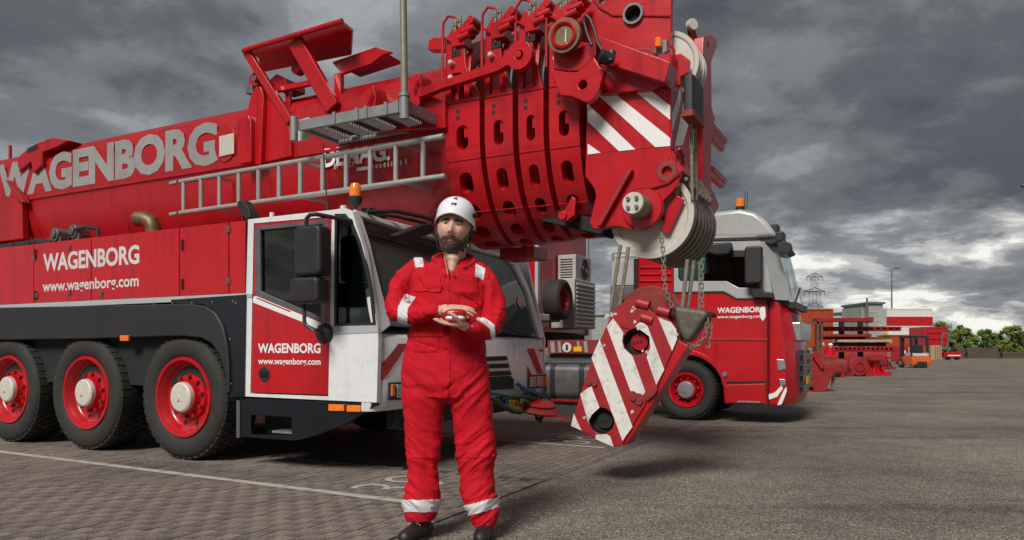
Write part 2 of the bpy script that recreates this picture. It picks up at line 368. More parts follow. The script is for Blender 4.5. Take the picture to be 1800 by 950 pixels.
nu = int((EDGE-PU0)/.105); nv = int((PV1-PV0)/.21)
for i in range(nu):
    for j in range(-1, nv+1):
        u = EDGE-.0525-i*.105; v = PV0+.105+(j+(.5 if i % 2 else 0))*.21
        if v-hl < PV0 or v+hl > PV1: continue
        p = W(u, v); x = CX+FPX*p.x/max(p.y, .5); y = HOR+FPX*CAM_H/max(p.y, .5)
        vis = -30 < x < 1800 and y < 965 and p.y > 2
        cells.append((0 if vis else 1, p.y, u, v))
cells.sort()
rp = random.Random(3); pmesh = []; rest = MB()
for k, (hid, d, u, v) in enumerate(cells):
    dz = .013+rp.uniform(-.002, .0025); a = rp.uniform(-.02, .02); tx = rp.uniform(-.006, .006); ty = rp.uniform(-.005, .005)
    if k < 300:
        if not pmesh:
            for m_ in PAVES:
                pm_ = bpy.data.meshes.new('paver'); pm_.from_pydata(pv, [], pf); pm_.materials.append(m_); pmesh.append(pm_)
        o = bpy.data.objects.new('paver', rp.choice(pmesh)); COL.objects.link(o); o.parent = paving
        o.location = (u, v, dz); o.rotation_euler = (tx, ty, a)
    else:
        mtx = Matrix.Rotation(a, 3, 'Z') @ Matrix.Rotation(ty, 3, 'Y') @ Matrix.Rotation(tx, 3, 'X')
        rest.m = rp.choice((0, 0, 1, 2)); rest.add([Vector((u, v, dz))+mtx @ Vector(q) for q in pv], pf)
rest.build('paver_field', PAVES, paving, kind='stuff', recalc=False, angle=20)
# painted lines, broken into worn dashes by the joints
LZ = .0175
def line_strip(u0, u1, va, vb, wd, z, rnd):
    b = MB(); u = u0
    while u < u1:
        e = min(u1, u+rnd.uniform(.25, .75)); c = va+(vb-va)*(u-u0)/(u1-u0); c2 = va+(vb-va)*(e-u0)/(u1-u0)
        h0, h1 = wd/2*rnd.uniform(.85, 1.05), wd/2*rnd.uniform(.85, 1.05)
        b.add([(u, c-h0, z), (e-.012, c2-h1, z), (e-.012, c2+h1, z), (u, c+h0, z)], [(0, 1, 2, 3)]); u = e
    return b
line_strip(-9, 3.22, -.40, -.60, .10, LZ, random.Random(5)).build('painted_line', LINEP, base=(0, 0, 0), kind='structure', recalc=False)
line_strip(-3, 3.45, 3.2, 2.9, .08, .0085, random.Random(6)).build('painted_line', LINEP, base=(0, 0, 0), kind='structure', recalc=False)
line_strip(.7, 2.3, .55, .60, .035, LZ, random.Random(8)).build('painted_line', LINEP, base=(0, 0, 0), kind='structure', recalc=False)
def painted_number(s, p00, p10, p01, z):
    # p00 left foot, p10 right foot, p01 left top of the number on the ground (u,v)
    vs, fs = text2d(s, -.012, 1.0); x1 = max(v[0] for v in vs); y1 = max(v[1] for v in vs)
    b = MB(); f = lambda x, y: (p00[0]+(p10[0]-p00[0])*x/x1+(p01[0]-p00[0])*y/y1, p00[1]+(p10[1]-p00[1])*x/x1+(p01[1]-p00[1])*y/y1, z)
    b.add([f(*q) for q in vs], fs); return b.build('painted_number', LINEP, base=(0, 0, 0), kind='structure', recalc=False)
def number_at(s, a, b, hgt, wid, z):
    (ua, va), (ub, vb) = flat(*a, 0), flat(*b, 0); cu, cv = (ua+ub)/2, (va+vb)/2
    painted_number(s, (cu+hgt/2, cv-wid/2), (cu+hgt/2, cv+wid/2), (cu-hgt/2, cv-wid/2), z)
number_at('39', (662, 863), (748, 849), .62, .78, LZ)
number_at('38', (985, 778), (1030, 771), .62, .78, .0085)
# ------------------------------------------------------------------ the mobile crane
crane = thing('mobile_crane', 'huge red mobile crane with a white cab and a lettered telescopic boom', 'crane', (0, 0, 0))
# --- wheels
def make_wheel(root, c, r=.64, wd=.42, rim=.40, paint=RED, lugs=44, hubm=HUB, hub_r=.155, bolts=10):
    cu, cv, cz = c; o = (cu, cv, cz); rt = rim
    t = MB()
    t.lathe([(rt, .03), (rt+.03, .0), (rt+.07, -.012), (r*.80, -.022), (r*.9, -.010), (r-.035, .012), (r-.014, .05), (r-.014, wd-.05), (r-.035, wd-.012), (r*.85, wd+.02), (rt, wd-.03), (rt-.03, wd*.5)], o, (0, 1, 0), 56, close=True)
    for rw, (v0, v1, ph) in enumerate(((.018, .11, 0), (.13, .20, .5), (.22, .29, 0), (.31, wd-.018, .5))):
        for k in range(lugs):
            a = 2*math.pi*(k+ph)/lugs; wa = math.pi/lugs*.72
            vs = []
            for rr in (r-.03, r):
                for aa, vv in ((a-wa, v0), (a+wa, v0), (a+wa, v1), (a-wa, v1)):
                    q = rr-(.012 if (vv < .03 and rr == r) else 0)
                    vs.append((cu+q*math.cos(aa), cv+vv, cz+q*math.sin(aa)))
            t.add(vs, [(4, 5, 6, 7), (0, 1, 5, 4), (1, 2, 6, 5), (2, 3, 7, 6), (3, 0, 4, 7)])
    wheel = MB()
    wheel.lathe([(rt+.012, .012), (rt+.004, -.004), (rt-.025, .000), (rt-.04, .03), (rt-.06, .05), (rt-.07, .085), (rt-.09, .105), (rt*.60, .115), (rt*.56, .085), (hub_r+.03, .075), (hub_r+.012, .02), (0.0, .02)], o, (0, 1, 0), 48, caps=False)
    m = wheel.build('wheel', paint, root, angle=40)
    t.build('tyre', RUBBER, m, angle=40)
    h = MB(); h.lathe([(0, -.035), (hub_r*.86, -.03), (hub_r*.97, -.018), (hub_r, .01), (hub_r, .06)], o, (0, 1, 0), 32)
    h.cyl((cu-.02, cv-.045, cz-.02), (cu-.02, cv, cz-.02), .02, n=8)
    h.build('hub_cap', hubm, m)
    s = MB()
    for k in range(bolts):
        a = 2*math.pi*(k+.3)/bolts; q = hub_r+.052
        s.cyl((cu+q*math.cos(a), cv+.045, cz+q*math.sin(a)), (cu+q*math.cos(a), cv+.11, cz+q*math.sin(a)), .019, n=6)
    s.build('wheel_nuts', REDW, m, kind='stuff')
    hl = MB()
    for k in range(10):
        a = 2*math.pi*k/10; q = rt-.118
        hl.lathe([(0, .1025), (.024, .1025), (.028, .112)], (cu+q*math.cos(a), cv, cz+q*math.sin(a)), (0, 1, 0), 10, caps=False)
    hl.build('vent_holes', DARK, m, kind='stuff')
    return m
w0 = make_wheel(crane, (0, 0, .652))
for du in (-1.586, -3.09, -4.65): copy_tree(w0, crane, (du, 0, 0))
for du in (0, -1.586, -3.09): copy_tree(w0, crane, (du, 3.0, 0))
# --- carrier body
PZ0, PZ1 = 1.675, 2.365
b = MB(); b.box((-7, .10, .75), (.86, 3.36, 1.60)); b.box((-7, .85, .55), (2.2, 2.6, .8)); b.build('chassis', DARK, crane)
b = MB(); b.box((-7, .03, 1.62), (.88, 3.4, 2.33)); b.build('engine_housing', RED, crane, .01)
seam = [-7.0]+[side(x, y, 0)[0] for x, y in ((-60, 450), (60, 440), (161, 430), (316, 402), (403, 392), (433, 387))]
for i in range(len(seam)-1):
    bb = MB(); bb.box((seam[i]+.006, -.006, PZ0), (seam[i+1]-.006, .026, PZ1)); bb.build('side_panel', RED, crane, .006)
for x, y in ((123, 436), (123, 515), (179, 518), (62, 455), (66, 520), (403, 404), (403, 495)):
    b = MB(); u, z = side(x, y, 0); b.box((u-.025, -.018, z-.03), (u+.025, -.007, z+.03)); b.cyl((u, -.022, z), (u, -.018, z), .012, n=8)
    b.build('panel_latch', DULL, crane, .003)
for x, y in ((322, 431), (322, 500), (64, 447), (64, 520)):
    b = MB(); u, z = side(x, y, 0); b.box((u-.012, -.022, z-.055), (u+.012, -.007, z+.055))
    b.build('panel_hinge', BLACK, crane, .004)
b = MB(); b.box((-7, -.018, 1.615), (.89, .03, 1.672)); b.build('trim_strip', STRIP, crane, .004)
b = MB()
for k in range(26): b.cyl((-6.5+k*.29, -.023, 1.600), (-6.5+k*.29, -.017, 1.600), .009, n=8)
for x, y in ((414, 533), (372, 549), (390, 570), (404, 596), (402, 635), (403, 660), (405, 675)):
    u, z = side(x, y, -.03); b.cyl((u, -.03, z), (u, -.02, z), .010, n=8)
b.build('screws', STEEL, crane, kind='stuff')
mg = [(-160, 546), (0, 541), (200, 537), (330, 534), (358, 538), (377, 550), (390, 572), (398, 604), (402, 645), (402, 692)]
mi = [(398, 690), (394, 655), (386, 625), (371, 604), (352, 594), (318, 591), (150, 596), (0, 598), (-160, 602)]
b = MB(); b.prism(spx(mg, -.05)+spx(mi, -.05), SP(-.05), 0, .16); b.build('mudguard', GUARD, crane, .025, seg=3)
b = MB(); b.prism(spx([(300, 527), (431, 518), (428, 699), (404, 699), (404, 645), (400, 604), (391, 570), (377, 549), (358, 536), (300, 534)], -.022), SP(-.022), 0, .08)
b.build('corner_panel', BLACKP, crane, .006)
b = MB(); u, z = side(220, 594, -.06); b.box((u-.07, -.075, z-.035), (u+.07, -.05, z+.025)); b.build('marker_reflector', ORANGE, crane, .006)
text_on('WAGENBORG', lambda a, c: (lambda q: (q[0], -.0075, q[1]))((side(77, 478, 0)[0]*(1-a)+side(246, 460, 0)[0]*a, side(77, 478, 0)[1]*(1-c)+side(77, 447, 0)[1]*c)), crane, DECAL, bold=.03, space=.98)
text_on('www.wagenborg.com', lambda a, c: (side(76, 511, 0)[0]*(1-a)+side(245, 502, 0)[0]*a, -.0075, side(76, 513, 0)[1]*(1-c)+side(76, 494, 0)[1]*c), crane, DECAL, bold=.02, cap=(0, .73))
# things on top of the engine housing
b = MB()
e0 = side(268, 405, .5); pts = [(e0[0]+.02, .5, e0[1]-.15), (e0[0]+.02, .5, e0[1]+.02), (e0[0]-.01, .49, e0[1]+.09), (e0[0]-.09, .47, e0[1]+.13), (e0[0]-.20, .44, e0[1]+.135)]
b.tube(pts, [.085, .085, .088, .088, .085], 16); b.build('exhaust_pipe', BRASS, crane)
for x, y in ((103, 414), (135, 408)):
    b = MB(); u, z = side(x, y, .4); b.cyl((u, .34, z), (u, .52, z), .085, n=20); b.box((u-.10, .36, z-.2), (u+.10, .50, z-.02))
    b.cyl((u, .32, z), (u, .34, z), .05, n=14)
    b.build('filter_housing', DULL, crane, .01)
b = MB(); q = [side(x, y, .35) for x, y in ((120, 425), (128, 405), (150, 400), (172, 402), (174, 418))]
b.tube([(u, .35, z) for u, z in q], .022, 8); b.build('hose', BLACK, crane)
b = MB(); q = [side(x, y, .2) for x, y in ((-60, 441), (0, 437), (45, 431), (70, 426), (88, 430), (90, 440))]
b.tube([(u, .2, z) for u, z in q], .05, 10)
for x, y in ((30, 433), (58, 429)):
    u, z = side(x, y, .2); b.cyl((u-.012, .2, z), (u+.012, .2, z-.001), .058, n=12)
b.build('intake_pipe', BLACK, crane)
# superstructure under the boom's foot
b = MB(); b.box((-6.8, .95, 2.34), (-3.55, 2.5, 3.15)); b.box((-6.5, .80, 2.34), (-5.0, 2.7, 2.95)); b.build('slewing_platform', REDB, crane, .02)
b = MB(); b.prism(spx([(-40, 372), (8, 344), (38, 352), (40, 420), (-40, 430)], .78), SP(.78), 0, .08); b.build('pivot_bracket', REDB, crane, .01)

# --- boom
BV, BC, BF = .85, 1.48, 2.11            # near face, centre line, far face
def boom_profile(g=0.0):
    hw = BC-BV+g; p = []
    right = [(hw, 3.21), (hw, 3.56), (hw-.015, 3.68), (hw-.06, 3.79), (hw-.14, 3.875), (hw-.26, 3.93), (hw-.40, 3.955)]
    right = [(a, z+(g if z > 3.6 else 0)) for a, z in right]
    p += [(BC-a, z) for a, z in right]+[(BC+a, z) for a, z in right[::-1]]
    n = 26
    for i in range(n+1):
        t = math.pi*i/n; p.append((BC+(hw-.012)*math.cos(t), 3.17-(.93+g)*max(0, math.sin(t))**.92))
    return p
def boom_tube(u0, u1, g=0.0):
    b = MB(); pr = boom_profile(g); n = len(pr)
    b.add([(u, v, z) for u in (u0, u1) for v, z in pr], [(i, (i+1) % n, n+(i+1) % n, n+i) for i in range(n)]+[tuple(range(n))[::-1], tuple(range(n, 2*n))])
    return b
boom = boom_tube(-7.5, 2.75).build('boom', REDB, crane, angle=25)
boom_tube(2.75, 4.1, -.22).build('inner_section', REDB, boom, angle=25)
b = MB(); b.box((-7.5, BV-.012, 3.185), (2.7, BV+.03, 3.215)); b.build('seam_strip', REDB, boom, .006)
q0, q1 = side(-3, 362, BV), side(383, 288, BV)
text_on('WAGENBORG', lambda a, c: (q0[0]*(1-a)+q1[0]*a, BV-.004, 3.255+.50*c), boom, DECALB, bold=.05, space=.97)
d0, d1 = side(568, 294, BV), side(686, 281, BV)
text_on('DEMAG.', lambda a, c: (d0[0]*(1-a)+d1[0]*a, BV-.0045, d0[1]*(1-a)+d1[1]*a-.01+.20*c), boom, LETW, bold=.03, space=.95)
d0, d1 = side(588, 305, BV), side(624, 299, BV)
text_on('BY TEREX', lambda a, c: (d0[0]*(1-a)+d1[0]*a, BV+.005-.012, 3.00+.055*c), boom, DECAL, bold=.0)
b = MB()
for x0, x1, h in ((627, 648, 6), (652, 657, 7), (660, 664, 7), (667, 671, 7), (674, 678, 8), (681, 684, 8), (687, 690, 9), (703, 706, 9), (712, 715, 9)):
    yb = 301-(x0-627)*.135; p = spx([(x0, yb), (x1, yb-(x1-x0)*.13), (x1, yb-h-(x1-x0)*.13), (x0, yb-h)], BV-.01)
    b.add([(u, BV-.010, z) for u, z in p], [(0, 1, 2, 3)])
b.build('logo_bars', DECAL, boom, recalc=False, kind='stuff')
# inspection plate and hatch on the boom
b = MB(); c = side(397, 253, BV); b.prism(circ(c, .17, 28, .21), SP(BV-.015), 0, .02); b.build('plate_ring', REDB, boom, .006)
b = MB(); b.prism(spx([(385, 240), (411, 234), (411, 270), (385, 276)], BV-.03), SP(BV-.03), 0, .014); b.build('inspection_plate', NYLON, boom, .003)
b = MB(); b.prism(spx([(33, 302), (33, 275), (48, 262), (62, 253), (92, 242), (121, 247), (100, 258), (74, 268), (74, 290), (58, 305), (54, 284)], BV-.05), SP(BV-.05), 0, .9)
b.build('boom_bracket', REDB, crane, .01)
b = MB(); b.prism(spx([(48, 261), (65, 254), (65, 262), (48, 269)], BV-.056), SP(BV-.056), 0, .02); b.build('bracket_slot', DARK, crane)
b = MB(); u, z = side(18, 268, 1.3); b.cyl((u, 1.3, z-.1), (u, 1.3, z+.1), .025, n=8); b.build('boom_pin', REDW, crane)
b = MB(); b.prism(spx([(9, 316), (36, 345), (40, 356), (28, 352)], BV-.12), SP(BV-.12), 0, .1); b.build('boom_strut', REDW, crane, .006)
# ladder along the boom
LV = .50
lad = empty_part('ladder', crane)
b = MB()
for (x0, y0), (x1, y1) in (((317, 320), (780, 240)), ((317, 375), (783, 310))):
    a, c = side(x0, y0, LV), side(x1, y1, LV); zz = (a[1]+c[1])/2
    b.cyl((a[0], LV, a[1]), (c[0], LV, c[1]), .027, n=12); b.cyl((a[0]-.16, LV, a[1]-.004), (a[0]-.04, LV, a[1]), .024, n=12)
    for k in (.12, .5, .88):
        uu = a[0]+(c[0]-a[0])*k; b.beam((uu, LV, zz), (uu, BV+.05, zz+.02), .03, .03)
bpy.data.objects.remove(lad); lad = b.build('ladder', ALU, crane)
for xt, in ((323,), (353.5,), (386,), (420,), (454.6,), (490.8,), (528.3,), (567.3,), (608.7,), (651.2,), (696,), (743.6,)):
    f = (xt-317)/(780-317); a = side(xt, 320-80*f, LV); c = side(xt, 375-65.5*f, LV); bb = MB()
    bb.cyl((a[0], LV, a[1]), (a[0], LV, c[1]), .024, n=10); bb.build('rung', ALU, lad)
# --- collars round the telescopic sections
def collar(u0, u1, g, px_up):
    hw = BC-BV+g; zc, dep = 3.17, .90+g
    TOPZ = 3.10
    # arc-length map: s = 0 at the top of the near side plate, running down and under the boom
    pts = []
    for i in range(60):
        t = math.pi*.5*i/59; pts.append((BC-hw*math.cos(t), zc-.04-dep*math.sin(t)))
    path = [(BC-hw, 3.42)]+pts
    full = path+[(2*BC-v, z) for v, z in path[::-1][1:]]
    acc = [0]
    for i in range(1, len(full)): acc.append(acc[-1]+math.dist(full[i], full[i-1]))
    def at(s, u, d):
        s = max(0, min(acc[-1]-1e-6, s)); lo = 0
        import bisect
        lo = min(len(full)-2, max(0, bisect.bisect_right(acc, s)-1)); f = (s-acc[lo])/(acc[lo+1]-acc[lo])
        a, c = full[lo], full[lo+1]; v, z = a[0]+(c[0]-a[0])*f, a[1]+(c[1]-a[1])*f
        tx, tz = c[0]-a[0], c[1]-a[1]; l = math.hypot(tx, tz); nx, nz = tz/l, -tx/l
        return (u, v+nx*d*1, z+nz*d*1)
    tot = acc[-1]; b = MB(); W0, W1 = u0, u1; cu = (u0+u1)/2
    cuts = [0, .17, .47, .58, .90, 1.15, 1.37, 1.58, 1.78, 1.98, tot-1.15, tot-.90, tot-.58, tot-.47, tot-.17, tot]
    kinds = [None, 'dots', 'slot', 'slot', 'slot', 'slot', 'slot', 'slot', None, None, None, None]
    cuts = sorted(set(c for c in cuts if c <= tot)); NS = 32; D = .13
    def cell(s0, s1, hole):
        a, c = hole; ring = []
        per = []
        for k in range(NS):
            t = k/NS*4; sd = int(t); f = t-sd
            per.append([(s0+(s1-s0)*f, W0), (s1, W0+(W1-W0)*f), (s1-(s1-s0)*f, W1), (s0, W1-(W1-W0)*f)][sd])
        sm = (s0+s1)/2
        hs, hu = (s1-s0)*a/2, (W1-W0)*c/2; rad = min(hs, hu)
        for s, u in per:
            x, y = (s-sm)/((s1-s0)/2), (u-cu)/((W1-W0)/2); m = max(abs(x), abs(y))
            # direction -> stadium boundary
            dx, dy = (s-sm), (u-cu); n = math.hypot(dx, dy); dx, dy = dx/n, dy/n
            lo_, hi_ = 0, max(hs, hu)*1.2
            for _ in range(18):
                md = (lo_+hi_)/2; px_, py_ = abs(dx*md), abs(dy*md)
                if hs >= hu: ins = math.hypot(max(0, px_-(hs-rad)), py_) < rad
                else: ins = math.hypot(px_, max(0, py_-(hu-rad))) < rad
                lo_, hi_ = (md, hi_) if ins else (lo_, md)
            ring.append((sm+dx*lo_, cu+dy*lo_))
        vs = [at(s, u, 0) for s, u in per]+[at(s, u, 0) for s, u in ring]+[at(s, u, -D*.9) for s, u in ring]; fs = []
        for k in range(NS):
            k2 = (k+1) % NS
            fs += [(k, k2, NS+k2, NS+k), (NS+k, NS+k2, 2*NS+k2, 2*NS+k)]
        b.add(vs, fs)
    def plain(s0, s1):
        n = max(1, int((s1-s0)/.06))
        vs = [at(s0+(s1-s0)*i/n, u, 0) for i in range(n+1) for u in (W0, W1)]
        b.add(vs, [(2*i, 2*i+2, 2*i+3, 2*i+1) for i in range(n)])
    slots = {.17: (.76, .34), .58: (.64, .38), .90: (.68, .42), 1.15: (.68, .46), 1.37: (.68, .46), 1.58: (.66, .46), 1.78: (.66, .46)}
    for s0, s1 in zip(cuts, cuts[1:]):
        h = slots.get(s0)
        if h and s1 < tot: cell(s0, s1, h)
        else: plain(s0, s1)
    n = 70
    for u in (W0, W1):
        vs = [at(tot*i/n, u, d) for i in range(n+1) for d in (0, -D)]
        b.add(vs, [(2*i, 2*i+1, 2*i+3, 2*i+2) for i in range(n)])
    c = b.build('boom_collar', RED, crane, angle=30, recalc=False)
    # small bolt holes high on the side plate
    hb = MB()
    for uu, ss in ((cu-.05, .075), (cu-.05, .135)):
        p = at(ss, uu, .002); hb.cyl(p, (p[0], p[1]+.01, p[2]), .021, n=12)
    hb.build('bolt_holes', DARK, c, kind='stuff')
    # seam beads across the plate
    sb = MB()
    for ss in (.525, 1.02): sb.tube([at(ss, W0+(W1-W0)*k/4, .002) for k in range(5)], .006, 6)
    sb.build('weld_bead', RED, c, kind='stuff')
    # pierced upper plate, narrowing upwards
    v = BC-hw-.004
    o = [(u0, 3.425), (u1, 3.425), (u1-.01, 3.46), (u0+.60*(u1-u0), 3.76), (u0+.52*(u1-u0), 4.10), (u0+.30*(u1-u0), 4.16), (u0+.05*(u1-u0), 4.06), (u0, 3.85)]
    h = [(u0+.05, 3.46), (u1-.065, 3.46), (u0+.46*(u1-u0), 3.70), (u0+.22*(u1-u0), 3.71)]
    ub = MB(); ub.prism(o, SP(v), 0, .05, [h]); ub.build('upper_plate', RED, c, .006)
    # front flange hugging the section
    fb = MB(); out = [(v+.03, 3.10), (v+.03, 3.62), (v+.06, 3.85), (v+.16, 4.02), (v+.30, 4.12), (2*BC-v-.30, 4.12), (2*BC-v-.16, 4.02), (2*BC-v-.03, 3.6), (2*BC-v-.03, 3.1)]
    fb.prism(out, FP(u0+.5*(u1-u0)), 0, .06); fb.build('front_flange', RED, c, .006)
    gb = MB(); uu = u0+.5*(u1-u0)+.072
    gb.tube([(uu, v+.10, 3.25), (uu, v+.11, 3.6), (uu, v+.16, 3.78), (uu, v+.28, 3.90), (uu, v+.45, 3.95), (uu, v+.8, 3.96)], .02, 8); gb.build('wear_pad', BLACK, c)
    # hose hoop, valve block and bolts on top
    a0 = u0+.02
    hp = MB(); hp.tube([(a0-.03, v-.03, 3.60), (a0-.03, v-.03, 4.06), (a0-.02, v-.03, 4.18), (a0+.03, v-.03, 4.235), (a0+.09, v-.02, 4.22), (a0+.19, v+.0, 4.10)], .013, 8)
    hp.tube([(a0-.03, v-.03, 4.06), (a0+.08, v-.02, 3.99), (a0+.10, v-.01, 3.90)], .011, 6); hp.build('hose_hoop', RED, c)
    vb = MB()
    vb.box((a0+.06, v-.03, 3.94), (a0+.20, v+.12, 4.10))
    for k in range(3): vb.cyl((a0+.20+.04*k, v-.05, 4.08+.035*k), (a0+.20+.04*k, v+.14, 4.08+.035*k), .038, n=12)
    for k in range(2): vb.cyl((a0+.15+.05*k, v-.035, 4.00+.05*k), (a0+.26+.05*k, v-.03, 4.03+.05*k), .03, n=10)
    vb.build('valve_block', RED, c, .005)
    ft = MB()
    for k, (du, z) in enumerate(((.10, 4.13), (.13, 4.16))): ft.cyl((a0+du+.02*k, v-.02, z-.05), (a0+du+.02*k+.01, v-.02, z+.06), .012, n=8); ft.cyl((a0+du+.02*k, v-.02, z), (a0+du+.02*k, v-.02, z+.03), .02, n=6)
    ft.build('brass_fitting', POLE, c, kind='stuff')
    bt = MB()
    for z in (3.80, 3.66): bt.cyl((a0+.06, v-.045, z), (a0+.06, v+.01, z), .024, n=6); bt.cyl((a0+.06, v-.055, z), (a0+.06, v-.04, z), .014, n=8)
    bt.build('flange_bolt', HUB, c, kind='stuff')
    db = MB(); db.box((a0+.05, v-.006, 3.86), (a0+.15, v+.02, 3.93)); db.build('dark_slot', DARK, c)
    return c
edges = [(783, 843), (852, 901), (911, 955), (965, 1018)]
for k, (x0, x1) in enumerate(edges):
    g = .075-.012*k; v = BV-g
    collar(side(x0, 250, v)[0], side(x1, 250, v)[0], g, None)
# long link arm with an eye
AV = .62
b = MB()
arm = spx([(735, 172), (733, 156), (760, 148), (878, 106), (890, 88)], AV)
c = side(912, 97, AV); rr = .125
ring = [(c[0]+rr*math.cos(t), c[1]+rr*math.sin(t)) for t in [R(a) for a in range(150, -160, -15)]]
low = spx([(876, 124), (770, 158)], AV)
b.prism(arm[:4]+ring+low, SP(AV), 0, .08, [circ(c, .042, 16)]); b.cyl((c[0], AV-.02, c[1]), (c[0], AV+.1, c[1]), .03, n=12); b.build('link_arm', RED, crane, .008)
for x, y in ((731, 150), (651, 172)):
    b = MB(); p = spx([(x-10, y+30), (x-8, y-12), (x+4, y-22), (x+10, y-4), (x+6, y+34), (x-2, y+40)], .66); b.prism(p, SP(.66), 0, .24)
    q = side(x, y, .63); b.cyl((q[0]-.03, .63, q[1]-.06), (q[0]+.02, .63, q[1]+.05), .012, n=8)
    b.build('arm_clamp', RED, crane, .006)
b = MB(); b.prism(spx([(664, 205), (690, 188), (700, 178), (735, 172), (760, 170), (782, 180), (782, 225), (664, 232)], .72), SP(.72), 0, .14); b.build('boom_lug', RED, crane, .01)
b = MB(); b.prism(spx([(752, 88), (753, 72), (762, 66), (780, 66), (782, 88)], .9), SP(.9), 0, .1); b.build('top_lug', RED, crane, .006)
# ------------------------------------------------------------------ the crane's driving cab
UF = 2.459
_a, _b = side(618, 372, 0), side(664, 590, 0)
LA, LB = Vector((_a[0], 0, _a[1])), Vector((_b[0], 0, _b[1]))
LN = (LB-LA).cross(Vector((0, 1, 0))).normalized(); LN = LN if LN.x > 0 else -LN
def lean(px, py): return hit(px, py, LA, LN)
def LP(pts): return [((p := lean(x, y)).y, (p-LA).dot((LB-LA).normalized())) for x, y in pts]
_ld = (LB-LA).normalized()
def LM(a, b, t): return LA+_ld*b+Vector((0, a, 0))+LN*t
door_o = [(446, 393), (583, 381), (577, 697), (440, 692)]
win_o = [(590, 378), (606, 378), (618, 393), (632, 427), (643, 466), (652, 509), (659, 570), (588, 573)]
b = MB()
b.prism(spx([(436, 386), (586, 369), (606, 366), (619, 371), (640, 440), (654, 520), (664, 580), (665, 601), (662, 708), (428, 697)], 0), SP(0), 0, .05,
        [spx(door_o, 0), spx(win_o, 0)])
cab = b.build('cab', WHITE, crane, .008)
VFAR = 3.44
# rest of the shell: floor, back, roof, far side, front panel with rounded corners
b = MB(); b.box((.93, .05, .70), (2.40, VFAR-.06, .80)); b.build('cab_floor', DARK, crane)
b = MB(); b.box((.93, .05, .80), (.99, VFAR-.06, 2.30)); b.build('cab_back', WHITE, crane)
b = MB(); b.prism([(.93, 2.372), (2.10, 2.372), (2.20, 2.335), (2.17, 2.30), (.93, 2.30)], SP(.05), 0, 3.0); b.build('cab_roof', WHITE, crane, .02)
b = MB(); b.prism([(.93, 2.3), (2.2, 2.28), (2.45, 1.25), (2.44, .70), (.93, .70)], SP(VFAR-.05), 0, .05); b.build('far_side', WHITE, crane)
# front panel below the windscreen, swept in plan at the corners
def plan(v):                              # forward bulge of the front, by distance across
    d = min(v, VFAR-v); r = .16
    return UF-(r-math.sqrt(max(0, r*r-(r-d)**2)))*.75 if d < r else UF
b = MB(); vs_ = [0, .01, .03, .06, .10, .16, .5, 1.0, 1.73, 2.5, 2.95, VFAR-.16, VFAR-.1, VFAR-.06, VFAR-.03, VFAR-.01, VFAR]; n = len(vs_)
zb, zt = .60, 1.262
prof = [(-.03, zb), (.0, zb+.05), (.01, .80), (.005, zt-.03), (-.02, zt), (-.12, zt+.03)]
vv = [(plan(v)+d, v, z) for d, z in prof for v in vs_]
b.add(vv, [(j*n+i, j*n+i+1, (j+1)*n+i+1, (j+1)*n+i) for j in range(len(prof)-1) for i in range(n-1)])
b.add([(x-.05, y, z) for x, y, z in vv], [(j*n+i, (j+1)*n+i, (j+1)*n+i+1, j*n+i+1) for j in range(len(prof)-1) for i in range(n-1)])
frontp = b.build('front_panel', WHITE, crane, recalc=False, angle=40)
# pillars and the frame round the windscreen
b = MB(); b.prism(LP([(618, 371), (628, 373), (636, 386), (650, 430), (668, 505), (686, 573), (664, 590), (654, 540), (640, 452)]), LM, -.05, .012); b.build('windscreen_pillar', WHITE, crane, .012)
b = MB(); b.prism(LP([(904, 459), (912, 468), (930, 510), (955, 592), (948, 598), (925, 512), (900, 464)]), LM, -.05, .012); b.build('windscreen_pillar', WHITE, crane, .012)
b = MB(); b.prism(LP([(622, 369), (700, 395), (830, 431), (892, 449), (905, 459), (900, 466), (890, 455), (828, 438), (698, 402), (630, 381)]), LM, -.05, .014); b.build('roof_edge', WHITE, crane, .008)
b = MB(); b.prism(LP([(636, 388), (700, 404), (828, 440), (890, 456), (900, 466), (924, 512), (947, 592), (875, 584), (690, 572), (668, 505), (650, 430)]), LM, -.03, -.022)
b.build('windscreen', GLASSW, crane)
b = MB(); b.prism(LP([(640, 398), (700, 415), (770, 436), (770, 447), (700, 428), (644, 412)]), LM, -.018, .004); b.build('visor_strip', BLACK, crane, .004)
# door
dz = .006
sv = -.012
b = MB(); wh = [(451, 401), (574, 389), (570, 566), (452, 517)]
b.prism(spx([(447.5, 394.5), (581.5, 383), (575.5, 695), (441.5, 690.5)], sv), SP(sv), 0, .05, [spx(wh, sv)])
door = b.build('door', RED, crane, .006)
b = MB(); b.prism(spx([(448, 398.5), (577, 386), (573, 570), (449, 520)], sv-.006), SP(sv-.006), 0, .03, [spx([(457, 405), (567, 394), (563, 558), (458, 512)], sv-.006)])
b.build('window_frame', DULL, door, .005)
b = MB(); b.prism(spx(wh, .012), SP(.012), 0, .006); b.build('window_pane', GLASS, door)
b = MB(); b.prism(spx([(445.5, 521.5), (451, 521), (572, 571), (572.5, 590), (556, 578), (536, 568), (444.5, 532)], sv-.004), SP(sv-.004), 0, .006); b.build('white_sweep', LETW, door)
b = MB(); b.prism(spx([(451, 523), (511, 547), (510, 549), (451, 525)], sv-.007), SP(sv-.007), 0, .005); b.build('red_pinstripe', RED, door)
c = side(465, 658, sv); b = MB(); b.cyl((c[0], sv-.008, c[1]), (c[0], sv+.01, c[1]), .072, n=28); b.build('door_latch', BLACK, door, .006)
b = MB(); b.box((c[0]-.04, sv-.022, c[1]-.02), (c[0]+.045, sv-.008, c[1]+.025)); b.build('door_handle', BLACKP, door, .006)
